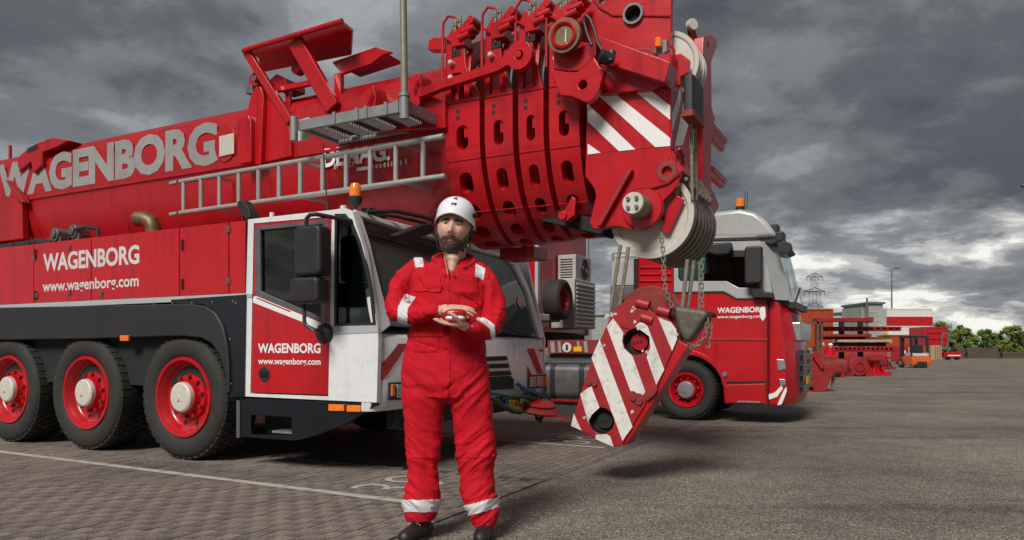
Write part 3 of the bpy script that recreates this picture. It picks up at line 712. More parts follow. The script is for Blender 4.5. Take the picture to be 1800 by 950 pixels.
text_on('WAGENBORG', lambda a, t: (side(454, 620, sv)[0]*(1-a)+side(564, 619, sv)[0]*a, sv-.003, side(454, 621, sv)[1]*(1-t)+side(454, 604, sv)[1]*t), door, LETW, bold=.03)
text_on('www.wagenborg.com', lambda a, t: (side(454, 640, sv)[0]*(1-a)+side(564, 640, sv)[0]*a, sv-.003, side(454, 640, sv)[1]*(1-t)+side(454, 629, sv)[1]*t), door, LETW, bold=.02, cap=(0, .73))
b = MB(); b.prism(spx(win_o, .012), SP(.012), 0, .006); b.build('quarter_window', GLASS, crane)
b = MB(); b.prism(spx([(588, 376), (607, 376), (620, 391), (634, 426), (645, 466), (654, 509), (661, 572), (587, 575)], -.004), SP(-.004), 0, .01, [spx([(592, 381), (605, 381), (615, 395), (629, 428), (640, 468), (649, 510), (655, 567), (591, 570)], -.004)])
b.build('window_seal', BLACK, crane)
b = MB(); b.prism(spx([(578, 574), (664, 572), (665, 585), (604, 588), (578, 590)], -.005), SP(-.005), 0, .012); b.build('grey_sweep', STRIP, crane, .003)
b = MB(); b.prism(spx([(430, 515), (443, 517), (443, 523), (430, 524)], -.006), SP(-.006), 0, .01); b.build('grey_sweep', STRIP, crane, .002)
# inside the cab
b = MB(); b.box((1.15, .35, 1.02), (1.65, .95, 1.18)); b.prism([(1.10, 1.15), (1.25, 1.15), (1.10, 1.95), (1.00, 1.95)], SP(.38), 0, .52); b.build('driver_seat', BLACK, crane, .04, seg=3)
b = MB(); b.box((1.15, 2.3, 1.02), (1.65, 2.9, 1.18)); b.prism([(1.10, 1.15), (1.25, 1.15), (1.10, 1.95), (1.00, 1.95)], SP(2.33), 0, .52); b.build('passenger_seat', BLACK, crane, .04, seg=3)
b = MB(); b.prism([(2.1, .8), (2.38, .8), (2.40, 1.30), (2.25, 1.36), (2.08, 1.22)], SP(.1), 0, 3.2); b.build('dashboard', BLACK, crane, .03)
b = MB(); o = Vector((2.02, .62, 1.42)); ax = Vector((-.6, 0, .8)).normalized(); a1 = Vector((0, 1, 0)); a2 = ax.cross(a1)
b.tube([o+.2*(a1*math.cos(t)+a2*math.sin(t)) for t in [2*math.pi*i/24 for i in range(24)]], .016, 8, close=True); b.cyl(o-ax*.3, o, .03, n=8); b.beam(o-a1*.19, o+a1*.19, .03, .02); b.build('steering_wheel', BLACK, crane)
b = MB(); b.prism(spx([(452, 402), (520, 396), (505, 410), (487, 419), (452, 414)], .10), SP(.10), 0, .04); b.build('visor_shape', DULL, crane, .01)  # visor-like shape added inside, standing in for the mirror image in the window
b = MB(); b.prism(spx([(628, 575), (640, 520), (646, 512), (648, 560), (657, 571)], .35), SP(.35), 0, .1); b.build('seat_cover', LETW, crane, .02)
# skirt with the step
sk = spx([(421, 700), (661, 708.5), (661, 713), (610, 745), (560, 764), (521, 775), (421, 768)], .012); st = spx([(441, 730), (512, 734), (512, 766), (441, 764)], .012)
b = MB(); b.prism(sk, SP(.012), 0, .05, [st]); b.build('skirt', BLACKP, crane, .006)
b = MB(); q = spx([(441, 728), (514, 732), (514, 768), (441, 766)], .06); b.prism(q, SP(.24), 0, .02)
b.box((q[0][0], .06, q[3][1]-.02), (q[1][0], .24, q[3][1])); b.build('step_box', DARK, crane)
b = MB(); q = spx([(478, 757), (513, 759), (513, 764), (478, 762)], .03); b.box((q[0][0], .03, q[2][1]), (q[1][0], .2, q[0][1])); b.build('step_tread', STEEL, crane, .004)
b = MB(); q = spx([(415, 704), (421, 704), (421, 770), (415, 770)], .0); b.prism(q, SP(0), 0, .05); b.build('skirt_edge', DULL, crane, .004)
for x0, x1, y in ((577, 604, 717), (609, 633, 718.5)):
    b = MB(); b.prism(spx([(x0, y-6), (x1, y-5.4), (x1, y+6), (x0, y+5.6)], -.012), SP(-.012), 0, .03); b.build('side_marker_lamp', AMBER, crane, .004)
# warning stripes and lamps on the front panel
def on_front(pts, off=.022): return [(plan(v)+off, v, z) for v, z in fpx(pts, UF)]
def stripe(name, pts, m, off=.016, par=frontp):
    # cut into short lengths across so that it follows the rounded corner
    b = MB(); P = fpx(pts, UF); n = 10
    (v0, z0), (v1, z1), (v2, z2), (v3, z3) = P
    vs = []
    for i in range(n+1):
        f = i/n
        for (va, za), (vb, zb2) in (((v0, z0), (v1, z1)), ((v3, z3), (v2, z2))):
            v, z = va+(vb-va)*f, za+(zb2-za)*f; vs.append((plan(max(0.002, v))+off, v, z))
    b.add(vs, [(2*i, 2*i+1, 2*i+3, 2*i+2) for i in range(n)]); return b.build(name, m, par, recalc=False)
stripe('warning_stripe', [(664.5, 648), (698, 604.5), (716, 604.5), (664.5, 680)], RED)
stripe('warning_stripe', [(664.5, 604), (673, 604), (673, 605.5), (664.5, 616)], RED)
for p in ([(925, 613), (937, 613), (953, 657), (943, 657)], [(946, 614), (957, 616), (961, 640), (959.5, 654)], [(925, 644), (925, 668), (930, 668), (934, 660)]):
    stripe('warning_stripe', p, RED)
def lamp_cluster(pts, cells):
    b = MB(); P = fpx(pts, UF); b.prism(P, FP(UF-.03), 0, .055); k = b.build('lamp_housing', BLACK, crane, .006)
    for q, m in cells:
        b = MB(); b.prism(fpx(q, UF), FP(UF+.02), 0, .02); b.build('lamp_lens', m, k, .008)
CHROME = mat('lamp_glass', (.42, .43, .45), .28, metal=.7, var=.3, vscale=30)
lamp_cluster([(926, 660), (958, 658), (958, 682), (926, 684)], [([(928, 663), (938, 662), (938, 680), (928, 681)], CHROME), ([(940, 662), (951, 661), (951, 680), (940, 680)], CHROME), ([(953, 661), (957, 661), (957, 680), (953, 680)], ORANGE)])
lamp_cluster([(681, 673), (722, 671), (722, 702), (681, 704)], [([(683, 676), (689, 675), (689, 696), (683, 697)], ORANGE), ([(692, 676), (718, 674), (718, 698), (692, 700)], CHROME)])
for y in (630, 643, 656):
    b = MB(); b.prism(fpx([(760, y+1), (889+(y-630)*.25, y-4), (893+(y-630)*.25, y+2), (889+(y-630)*.25, y+4), (760, y+9)], UF+.013), FP(UF+.013), 0, .006); b.build('grille_slot', DARK, frontp)
b = MB(); b.prism(fpx([(760, 668), (896, 661), (903, 668), (901, 684), (760, 692)], UF+.013), FP(UF+.013), 0, .01); b.build('tow_recess', DARK, frontp)
b = MB(); b.box((2.32, .3, .42), (2.42, 3.2, .62)); b.build('front_beam', DARK, crane, .01)
# wipers
for x0, y0, x1, y1 in ((945, 597, 872, 570), (905, 588, 850, 574), (800, 583, 730, 560)):
    b = MB(); p, q = lean(x0, y0)+LN*.03, lean(x1, y1)+LN*.03; b.beam(p, q, .018, .018); b.beam(q+Vector((0, .45, 0)), q-Vector((0, .25, 0))+_ld*.0, .022, .02)
    b.build('wiper', BLACK, crane)
# dashboard sticker seen through the glass
b = MB(); c = lean(915, 532)-LN*.012; b.add([c+_ld*.075, c+Vector((0, .075, 0)), c-_ld*.075, c-Vector((0, .075, 0))], [(0, 1, 2, 3)]); b.build('warning_sticker', ORANGE, crane, recalc=False)
# mirrors
MV = -.27
arm = MB(); q = [side(x, y, MV) for x, y in ((574, 381), (556, 377), (545, 378), (539, 384), (538, 402))]
arm.tube([(q[0][0]+.05, -.01, q[0][1])]+[(u, MV, z) for u, z in q[1:]], .018, 10)
q = [side(x, y, MV) for x, y in ((535, 480), (535, 565), (539, 574), (550, 579))]
arm.tube([(u, MV, z) for u, z in q]+[(side(568, 586, -.03)[0], -.03, side(568, 586, -.03)[1])], .016, 10)
ma = arm.build('mirror_arm', BLACK, crane, kind='stuff')
for a, rr in (((519, 399, 566, 484), .05), ((511, 489, 562, 533), .045)):
    (u0, z1), (u1, z0) = side(a[0], a[1], MV-.06), side(a[2], a[3], MV-.06)
    b = MB(); b.prism(rrect(u0, z0, u1, z1, rr, 4), SP(MV-.09), 0, .16); b.build('mirror', BLACK, ma, .035, seg=4)
c = side(565, 586, -.05); b = MB(); b.lathe([(0, -.03), (.05, -.025), (.085, 0), (.095, .03), (.085, .05)], (c[0], -.03, c[1]), (0, 1, 0), 24); b.build('arm_foot', BLACK, ma)
b = MB(); p = lean(642, 374)+LN*.02; q = lean(700, 398)+LN*.28; e = lean(727, 410)+LN*.32
b.tube([p, (p+q)/2+Vector((0, 0, .03)), q, e], .02, 8); m2 = b.build('front_mirror_arm', BLACK, crane)
b = MB(); P = [front(x, y, e.x) for x, y in ((690, 413), (738, 394), (752, 394), (758, 402), (752, 412), (710, 427), (698, 424))]
b.prism(P, FP(e.x-.05), 0, .10); b.build('front_mirror', BLACK, m2, .02, seg=3)
# beacon, lamp and aerial on the roof
c = side(634, 372, .22); o = (c[0]-.06, .22, c[1]); b = MB()
b.cyl(o, (o[0], o[1], o[2]+.09), .012, n=8); b.lathe([(.025, .05), (.05, .075), (.058, .09), (.06, .135), (.05, .14)], o, (0, 0, 1), 20); bk = b.build('beacon', BLACK, crane)
b = MB(); b.lathe([(.052, .14), (.055, .17), (.052, .225), (.04, .255), (.02, .265), (0, .267)], o, (0, 0, 1), 20, caps=False); b.build('beacon_lens', AMBER, bk)
b = MB(); b.tube([Vector((c[0]-.03, .3, c[1]+.01)), lean(690, 392)+LN*.05+Vector((0, 0, .04)), lean(735, 408)+LN*.1+Vector((0, 0, .05))], .018, 8); b.box((c[0]-.06, .3, c[1]-.02), (c[0]+.04, .55, c[1]+.05)); b.build('cable_bracket', BLACK, crane, .01)
a, t = side(576, 366, .12), side(568, 252, .12); b = MB(); b.cyl((a[0], .12, a[1]-.02), (a[0]-.01, .12, a[1]+.08), .011, n=8); b.tube([(a[0]-.01, .12, a[1]+.06), (t[0], .12, t[1])], .006, 6); b.build('aerial', BLACK, crane)
b = MB(); c = side(427, 372, .08); b.cyl((c[0]+.02, .08, c[1]-.09), (c[0], .08, c[1]), .015, n=8); b.prism(spx([(416, 356), (424, 351), (436, 366), (440, 382), (432, 386), (421, 372)], .03), SP(.03), 0, .12); b.build('work_lamp', BLACK, crane, .015)
b = MB()
for x, y, r in ((478, 374, .022), (604, 362, .03)):
    c = side(x, y, .2); b.cyl((c[0], .2, c[1]-.06), (c[0], .2, c[1]), r, n=10)
b.build('roof_vent', WHITEW, crane, .005, kind='stuff')
# small fittings behind the far end of the roof
b = MB(); c = front(842, 420, 2.0); b.box((1.95, c[0]-.12, 2.35), (2.1, c[0]+.15, 2.47)); b.build('roof_box', WHITEW, crane, .01)
b = MB(); c = front(862, 432, 2.05); b.box((1.98, c[0]-.1, 2.33), (2.08, c[0]+.12, 2.44)); b.cyl((2.0, c[0]-.3, 2.42), (2.0, c[0]+.2, 2.45), .02, n=8); b.build('spot_lamp', BLACK, crane, .02)
b = MB(); c = front(822, 345, 2.35); b.box((2.30, c[0]-.10, c[1]-.9), (2.36, c[0]+.06, c[1]+.03)); b.build('camera_mast', BLACKP, crane, .01)
# number plate and tow gear under the bumper
b = MB(); PU = UF+.02; b.prism(fpx([(891, 703), (928, 704), (928, 708), (912, 708), (912, 719), (891, 717)], PU), FP(PU), 0, .015); np_ = b.build('number_plate', YELLOW, crane, .003)
b = MB(); b.prism(fpx([(889, 702.5), (892.5, 703), (892.5, 717), (889, 716)], PU), FP(PU+.002), 0, .015); b.build('plate_band', mat('plate_blue', (.01, .04, .30), .4), np_)
text_on('71-BG', lambda a, t: (PU+.0165, front(895, 710, PU)[0]*(1-a)+front(911, 710, PU)[0]*a, front(895, 716, PU)[1]*(1-t)+front(895, 706, PU)[1]*t), np_, BLACK, bold=.02)
def ropepath(pts, u): return [(u,)+front(x, y, u) for x, y in pts]
BLUE = mat('blue_rope', (.02, .10, .20), .8, var=.5, vscale=40, bump=.4, bscale=120)
GREEN = mat('green_strap', (.035, .05, .03), .85, var=.4, vscale=15)
b = MB(); b.tube(ropepath([(906, 673), (916, 680), (926, 686), (945, 693), (968, 705)], 2.56), .022, 8); b.tube(ropepath([(916, 681), (926, 690), (932, 700)], 2.56), .02, 8); b.tube(ropepath([(850, 690), (872, 692), (894, 696)], 2.56), .02, 8); b.build('tow_rope', BLUE, crane)
b = MB(); b.tube(ropepath([(850, 696), (866, 703), (880, 712), (900, 722), (915, 724)], 2.58), .035, 8); b.tube(ropepath([(880, 702), (900, 697), (925, 698), (950, 704)], 2.55), .03, 8); b.build('tow_strap', GREEN, crane)
# ------------------------------------------------------------------ boom head
HV = .86
u_a, u_b = side(1031, 200, HV)[0], side(1178, 200, HV)[0]
HFAR = 2.02
hp_ = spx([(1031, 166), (1060, 150), (1100, 110), (1178, 90), (1178, 258), (1200, 300), (1150, 330), (1030, 270)], HV)
b = MB(); b.prism(hp_, SP(HV+.02), 0, HFAR-HV-.04); head = b.build('boom_head', RED, crane, .008)
# near side plate with the sheave bracket below
b = MB()
br = spx([(1030, 272), (1178, 258), (1183, 280), (1197, 300), (1194, 322), (1180, 340), (1168, 352), (1160, 372), (1146, 389), (1128, 402), (1110, 405), (1095, 400), (1078, 398), (1056, 404), (1042, 402), (1037, 391), (1048, 345), (1045, 332), (1029, 310)], HV)
b.prism(br, SP(HV-.01), 0, .06, [circ(side(1173, 302, HV), .042, 18)]); brk = b.build('sheave_bracket', RED, head, .008)
b = MB(); c = side(1173, 302, HV); b.lathe([(.043, -.02), (.085, -.02), (.09, .0)], (c[0], HV, c[1]), (0, 1, 0), 24, caps=False); b.cyl((c[0], HV+.12, c[1]), (c[0], HV+.14, c[1]), .05, n=16); b.build('bracket_bush', REDR, brk, .004)
b = MB(); b.prism(spx([(1098, 304), (1112, 298), (1056, 398), (1048, 397)], HV-.06), SP(HV-.07), 0, .06); b.build('stiffener', REDW, brk, .006)
b = MB(); b.tube([(u, HV-.02, z) for u, z in spx([(1112, 336), (1150, 330), (1176, 322), (1196, 305)], HV)], .014, 6); b.build('weld_rib', REDW, brk)
PINB = mat('brown_steel', (.20, .165, .125), .5, metal=.3, var=.25, vscale=9)
DU, DZ = side(1140, 372, HV)             # drum axle
b = MB(); b.lathe([(0, -.245), (.088, -.24), (.094, -.22), (.094, 0)], (side(1130, 367, HV)[0], HV-.01, side(1130, 367, HV)[1]), (0, 1, 0), 28); pin = b.build('axle_pin', PINB, crane)
b = MB(); b.lathe([(0, -.262), (.084, -.26), (.090, -.245), (.088, -.225)], (side(1130, 367, HV)[0], HV-.01, side(1130, 367, HV)[1]), (0, 1, 0), 28, caps=False); b.build('pin_end', HUB, pin)
pu, pz = side(1130, 367, HV)
for k in range(4):
    a = R(45+90*k); b = MB(); b.cyl((pu+.05*math.cos(a), HV-.290, pz+.05*math.sin(a)), (pu+.05*math.cos(a), HV-.27, pz+.05*math.sin(a)), .016, n=8); b.build('pin_bolt', DULL, pin)
b = MB(); b.lathe([(.095, -.035), (.165, -.03), (.18, 0)], (pu, HV, pz), (0, 1, 0), 32, caps=False); b.build('pin_collar', RED, crane)
# sheaves of the lower block
DR = .36; du, dz = side(1146, 380, .98)
b = MB(); b.lathe([(0, 0), (.10, 0), (.12, .012), (DR-.06, .012), (DR-.045, -.004), (DR, -.004), (DR, .02), (DR-.05, .05), (.1, .05)], (du, .96, dz), (0, 1, 0), 56); b.build('sheave', NYLON, crane)
WD0 = mat('greasy_sheave', (.075, .06, .048), .6, var=.3, vscale=9)
shv = MB(); nsh = 7; pr = []
for k in range(nsh):
    v = .02+k*.125; pr += [(DR-.09, v), (DR-.012, v+.006), (DR-.012, v+.022), (DR-.09, v+.03), (DR-.09, v+.12)]
shv.lathe(pr, (du, .99, dz), (0, 1, 0), 56); drum = shv.build('sheave_block', WD0, crane)
for k in range(nsh):
    b = MB(); v = .99+.02+k*.125+.075
    b.tube([(du+(DR-.045)*math.cos(t), v+.010*math.sin(3*t+k), dz+(DR-.045)*math.sin(t)) for t in [R(84-j*8) for j in range(38)]], .040, 8); b.build('rope_wrap', ROPEL, drum)
b = MB()
for k in range(6): b.cyl((du+.14+.02*k, 1.0+k*.12, dz+.39), (du+.34, 1.03+k*.12, dz+.20), .030, n=8)
b.build('rope_fall', ROPEL, drum, kind='stuff')
b = MB(); b.beam((du+.30, .93, dz+.27), (du+.27, 1.95, dz+.27), .03, .03); b.build('rope_guard_bar', DULL, crane, .004)
b = MB(); P = spx([(1184, 340), (1203, 351), (1176, 410), (1166, 409), (1162, 397), (1170, 392), (1155, 384), (1168, 378)], .92); b.prism(P, SP(.92), 0, .025); b.build('rope_guard', RED, crane, .004)
b = MB(); P = spx([(1226, 448), (1234, 404), (1254, 398), (1259, 400), (1254, 412), (1232, 450)], 1.95); b.prism(P, SP(1.95), 0, .025); b.build('rope_guard', REDW, crane, .004)
# warning boards on the head
b = MB(); bd = spx([(1031, 181), (1050, 168), (1100, 160), (1150, 155), (1177, 158), (1177, 257), (1030, 272)], HV-.012); b.prism(bd, SP(HV-.012), 0, .02); board = b.build('warning_board', RED, head, .003)
for q in ([(1032, 181), (1036, 186), (1117, 263), (1088, 266), (1033, 214)], [(1053, 169), (1081, 165), (1178, 243), (1178, 257), (1152, 259)], [(1115, 160), (1141, 157), (1178, 186), (1178, 211)], [(1033, 253), (1056, 269), (1033, 272)]):
    b = MB(); b.add([(u, HV-.0155, z) for u, z in spx(q, HV-.0155)], [tuple(range(len(q)))]); b.build('white_stripe', LETW, board, recalc=False)
UH = u_b
b = MB(); b.prism(fpx([(1180, 138), (1222, 150), (1222, 268), (1181, 262)], UH+.012), FP(UH-.02), 0, .032); board2 = b.build('warning_board', RED, head, .003)
for q in ([(1181, 200), (1192, 165), (1196, 150), (1200, 152), (1195, 185), (1182, 232)], [(1205, 160), (1218, 160), (1219, 190), (1200, 255), (1186, 258)], [(1212, 240), (1219, 225), (1221, 262), (1211, 262)]):
    b = MB(); b.add([(UH+.0155, v, z) for v, z in fpx(q, UH+.0155)], [tuple(range(len(q)))]); b.build('white_stripe', LETW, board2, recalc=False)
b = MB(); b.prism(fpx([(1184, 262), (1195, 262), (1222, 268), (1222, 312), (1206, 345), (1190, 340)], UH+.01), FP(UH-.05), 0, .08); b.build('head_crossplate', RED, head, .006)
# top plates of the head
UPV = 1.02
tp = spx([(1010, 26), (1045, -4), (1052, -40), (1190, -60), (1180, 0), (1178, 112), (1120, 130), (1050, 110), (1010, 70)], UPV)
b = MB(); b.prism(tp, SP(UPV), 0, .07, [circ(side(1114, 26, UPV), .072, 22), circ(side(1058, 2, UPV), .035, 14, .03)]); upl = b.build('head_plate', RED, head, .008)
b = MB(); c = side(1114, 26, UPV); b.lathe([(.070, .05), (.070, -.03), (.090, -.03), (.095, .01)], (c[0], UPV, c[1]), (0, 1, 0), 26, caps=False); b.build('plate_bush', DULL, upl); b = MB(); b.cyl((c[0], UPV+.055, c[1]), (c[0], UPV+.075, c[1]), .09, n=22); b.build('hole_shade', DARK, upl)  # dark disc at the back paints the shade inside the hole
b = MB(); b.prism([(min(a, UH-.42), z) for a, z in tp], SP(1.85), 0, .07); b.build('head_plate', RED, head, .008)
b = MB(); b.tube([(u, UPV-.006, z) for u, z in spx([(1046, 2), (1054, 14), (1078, 28), (1100, 28)], UPV)], .010, 6); b.tube([(u, UPV-.006, z) for u, z in spx([(1130, 28), (1178, 29)], UPV)], .010, 6); b.build('weld_seam', REDW, upl, kind='stuff')
b = MB(); b.prism(spx([(1010, 70), (1110, 95), (1178, 108), (1178, 160), (1060, 172), (1020, 160)], .95), SP(.95), 0, .9); b.build('head_core', RED, head, .01)
# box arm across the head
BX = .66
b = MB(); b.prism(spx([(1048, 68), (1060, 66), (1178, 109), (1168, 145), (1062, 112)], BX), SP(BX), 0, .24); b.build('box_arm', RED, head, .008)
b = MB(); b.prism(spx([(1055, 112), (1168, 146), (1150, 156), (1055, 166)], BX+.12), SP(BX+.12), 0, .1); b.build('arm_web', RED, head, .006)
# lug plate, ring and cable
LGV = .60
b = MB(); b.prism(spx([(965, 122), (1000, 127), (1015, 126), (1044, 100), (1054, 118), (1062, 124), (1053, 158), (1042, 175), (1031, 181), (1020, 176), (1005, 170), (985, 168)], LGV), SP(LGV), 0, .07, [circ(side(1024, 149, LGV), .038, 16)]); lug = b.build('lug_plate', RED, head, .008)
b = MB(); b.prism(spx([(968, 70), (985, 60), (1005, 90), (1048, 68), (1048, 98), (1018, 124), (1000, 126), (975, 122)], LGV+.08), SP(LGV+.08), 0, .25); b.build('lug_block', REDB, head, .01)
c = side(991, 62, .56); b = MB(); b.lathe([(.082, .10), (.082, -.01), (.098, -.025), (.115, -.015), (.118, .1)], (c[0], .56, c[1]), (0, 1, 0), 32, caps=False); b.cyl((c[0], .64, c[1]), (c[0], .66, c[1]), .085, n=20); b.build('ring_socket', RED, head)
b = MB(); b.lathe([(.117, .0), (.145, .0), (.148, .015), (.145, .05), (.117, .05)], (c[0], .56, c[1]), (0, 1, 0), 32); b.build('ring_flange', BRASS, head)
b = MB(); b.cyl((c[0]+.01, .57, c[1]-.06), (c[0]+.015, .57, c[1]+.05), .014, n=8); b.build('ring_pin', STEEL, head)
KV = .55
b = MB(); b.tube([(u, KV, z) for u, z in spx([(1040, 80), (1032, 60), (1026, 38), (1027, 30), (1031, 28), (1037, 34), (1045, 55), (1050, 75), (1058, 90)], KV)], .013, 8); b.build('cable_loop', BLACK, head)
b = MB(); c = side(1064, 98, KV); b.cyl((c[0]-.03, KV-.04, c[1]), (c[0]+.05, KV+.03, c[1]-.03), .05, n=14); b.cyl((c[0]+.04, KV, c[1]-.06), (c[0]+.05, KV+.02, c[1]+.03), .035, n=10); b.build('cable_plug', BLACK, head, .006)
b = MB(); c = side(1161, 79, .98); b.box((c[0]-.05, .96, c[1]-.08), (c[0]+.06, 1.02, c[1]+.03)); lampb = b.build('lamp_bracket', DULL, head, .006)
b = MB(); b.cyl((c[0]-.005, .93, c[1]-.04), (c[0]-.005, .93, c[1]+.035), .03, n=14); b.build('warning_lamp', AMBER, lampb, .006)
b = MB(); q = spx([(1118, 89), (1140, 90), (1150, 95), (1165, 98), (1178, 88)], .98); b.tube([(u, .96, z) for u, z in q], .008, 6); b.build('lamp_cable', DULL, head)
# upper sheave and the cable stop
su, sz = side(1172, 120, 1.22); SRAD = side(1232, 120, 1.22)[0]-su
for v in (1.16, 1.36):
    b = MB(); b.lathe([(0, 0), (.06, -.01), (SRAD-.05, .005), (SRAD-.035, -.006), (SRAD, -.006), (SRAD, .015), (SRAD-.04, .045), (SRAD, .075), (SRAD, .09), (0, .09)], (su, v, sz), (0, 1, 0), 52); b.build('top_sheave', NYLON, crane)
b = MB(); b.prism(spx([(1180, 96), (1198, 94), (1212, 105), (1210, 128), (1196, 135), (1196, 150), (1182, 150)], 1.06), SP(1.06), 0, .05); b.build('sheave_cheek', RED, crane, .006)
b = MB(); b.tube([(u, .98, z) for u, z in spx([(1180, 80), (1185, 90), (1184, 115), (1180, 118)], .98)], .012, 6); b.build('grab_handle', RED, crane)
US = u_b+.16
b = MB(); P = fpx([(1203, 128), (1224, 128), (1225, 218), (1204, 216)], US); v0, v1 = P[0][0]+.02, P[1][0]-.01; b.prism(rrect(v0+.02, US-.02, v1, US+.06, .02), lambda a, c, t: (c, a, t), P[2][1], P[0][1]); wgt = b.build('rope_end_weight', BLACK, crane, .01)
b = MB(); b.prism(rrect(v0-.01, US-.03, v1+.01, US+.07, .02), lambda a, c, t: (c, a, t), P[2][1]-.05, P[2][1]); b.build('weight_cap', REDR, wgt, .004)
for x in (1215, 1222):
    p, q = front(x, 214, US), front(x+2, 352, US); b = MB(); b.tube([(US, p[0], p[1]), (US, q[0], q[1])], .014, 8); b.build('hoist_rope', ROPE, crane)
b = MB(); c = front(1213, 46, US-.2); o = (US-.2, c[0], c[1])
b.cyl(o, (US-.16, c[0]-.03, c[1]), .052, n=18); k = b.build('rope_roller', HUB, crane, .004)
b = MB(); b.beam((US-.2, c[0]+.03, c[1]-.02), (US-.16, c[0]+.1, c[1]-.22), .03, .08); b.tube([(US-.2, c[0]+.02, c[1]+.03), (US-.2, c[0]+.08, c[1]+.02), (US-.2, c[0]+.10, c[1]-.08)], .012, 6); b.build('roller_bracket', REDW, k)
# red link on the far side of the front
LV2 = u_b+.03
lk = [(1228, 66), (1240, 62), (1250, 70), (1252, 84), (1246, 98), (1241, 112), (1242, 190), (1248, 210), (1241, 262), (1241, 330), (1251, 350), (1256, 364), (1248, 378), (1236, 382), (1226, 372), (1226, 200), (1226, 110)]
P = fpx(lk, LV2); b = MB(); b.prism(P, FP(LV2-.05), 0, .10, [circ(front(1235, 82, LV2), .028, 12, .035), circ(front(1238, 362, LV2), .035, 12, .045)]); link = b.build('side_link', RED, crane, .010)
for ys in ((240, 256), (310, 326)):
    b = MB(); p, q = front(1244, ys[0]+4, LV2), front(1272, ys[0]+8, LV2); b.box((LV2-.04, p[0]-.02, q[1]-.03), (LV2+.03, q[0]-.08, p[1]+.03)); b.box((LV2-.06, p[0]+.1, q[1]-.045), (LV2+.04, q[0], q[1]+.02)); b.build('link_finger', RED, link, .02)
b = MB(); b.tube([(u_b+.06, *front(1196, 345, u_b+.06)), (u_b+.06, *front(1203, 310, u_b+.06)), (u_b+.06, *front(1200, 275, u_b+.06)), (u_b+.06, *front(1194, 262, u_b+.06))], .012, 6)
b.tube([(u_b+.05, *front(1186, 268, u_b+.05)), (u_b+.05, *front(1196, 262, u_b+.05)), (u_b+.05, *front(1202, 275, u_b+.05)), (u_b+.05, *front(1190, 285, u_b+.05))], .010, 6); b.build('front_hose', REDW, head)
b = MB(); b.prism(spx([(1178, 330), (1232, 300), (1234, 345), (1222, 380), (1200, 350)], 1.75), SP(1.75), 0, .08); b.build('far_bracket', REDW, head, .008)
# underside: hoist cylinder and rest pad seen below the last collar
b = MB(); p, q = side(1000, 380, 1.25), side(1072, 405, 1.25); b.beam((p[0]-.3, 1.25, p[1]+.04), (q[0], 1.25, q[1]), .3, .13); b.build('underside_beam', DARK, crane, .01)
b = MB(); p = side(995, 375, .95); b.prism(spx([(988, 378), (1005, 345), (1012, 350), (1010, 378), (996, 388), (985, 388)], .95), SP(.95), 0, .1); b.cyl((p[0]-.03, .93, p[1]-.02), (p[0]-.03, 1.08, p[1]-.02), .04, n=12); b.build('rest_lug', RED, crane, .005)
b = MB(); p, q = front(945, 425, 3.0), front(985, 440, 3.0); b.prism([(2.7, 2.08), (3.1, 2.08), (3.1, 2.2), (2.7, 2.22)], SP(1.75), 0, .35); b.build('boom_rest', REDB, crane, .01)

# ------------------------------------------------------------------ folding walkway hung on the boom's side
ZW = side(592, 254, .80)[1]
A, B, C, D = flat(522, 230, ZW), flat(712, 196, ZW), flat(778, 222, ZW), flat(592, 254, ZW)
vo, vi = (A[1]+B[1])/2, .82; ua, ub = (A[0]+D[0])/2, (B[0]+C[0])/2
hh = side(524, 212, vo)[1]-side(524, 230, vo)[1]
b = MB()
b.box((ua, vo, ZW), (ub, vo+.04, ZW+hh)); b.box((ua, vi-.04, ZW), (ub, vi, ZW+hh*.6))
b.box((ua, vo+.04, ZW+.002), (ua+.04, vi-.04, ZW+hh-.002)); b.box((ub-.04, vo+.04, ZW+.002), (ub, vi-.04, ZW+hh-.002))
walk = b.build('walkway', PLATF, crane, .004)
b = MB()
for x in (571, 612, 628, 664, 684):
    u = flat(x, 220-(x-524)*.18, ZW)[0]; b.box((u-.02, vo-.012, ZW-.004), (u+.015, vo-.001, ZW+hh+.012))
b.build('frame_bracket', PLATF, walk, kind='stuff')
nb = 4; step = (ub-ua-.08)/nb
for k in range(nb):
    x0 = ua+.04+k*step; b = MB(); b.box((x0, vo+.04, ZW+.035), (x0+.018, vi-.04, ZW+.06)); b.box((x0+step-.028, vo+.04, ZW+.035), (x0+step-.01, vi-.04, ZW+.06)); b.build('cross_beam', DARK, walk)
    b = MB(); y = vo+.06
    while y < vi-.08:
        b.box((x0+.03, y, ZW+.02), (x0+step*.62, y+.014, ZW+.045)); y += .034
    for j in range(4): b.box((x0+.04+j*step*.16, vo+.05, ZW+.045), (x0+.05+j*step*.16, vi-.06, ZW+.052))
    b.build('grating', ALU, walk, kind='stuff')
    b = MB(); b.box((x0+step*.64, vo+.05, ZW+.05), (x0+step-.03, vi-.06, ZW+.06)); b.build('tread_plate', DARK, walk)
PV = vo-.03
p0, p1 = side(711, 210, PV), side(708, -60, PV)
b = MB(); b.cyl((p0[0], PV, p0[1]), (p0[0]+.0, PV, p0[1]+.21), .043, n=18); b.cyl((p0[0], PV, p0[1]+.195), (p0[0], PV, p0[1]+.225), .05, n=18); b.build('post_socket', PLATF, walk)
b = MB(); b.cyl((p0[0], PV, p0[1]+.2), (p1[0], PV, p1[1]), .031, n=16); b.build('rail_post', POLE, walk)
p0, p1 = side(517, 248, PV), side(517, 206, PV); b = MB(); b.cyl((p0[0], PV, p0[1]), (p0[0], PV, p1[1]), .036, n=16); b.build('post_socket', PLATF, walk)
b = MB(); b.prism(spx([(523, 212), (543, 206), (543, 245), (523, 249)], vo+.1), SP(vo+.1), 0, .01); b.build('end_plate', NYLON, walk, .003)
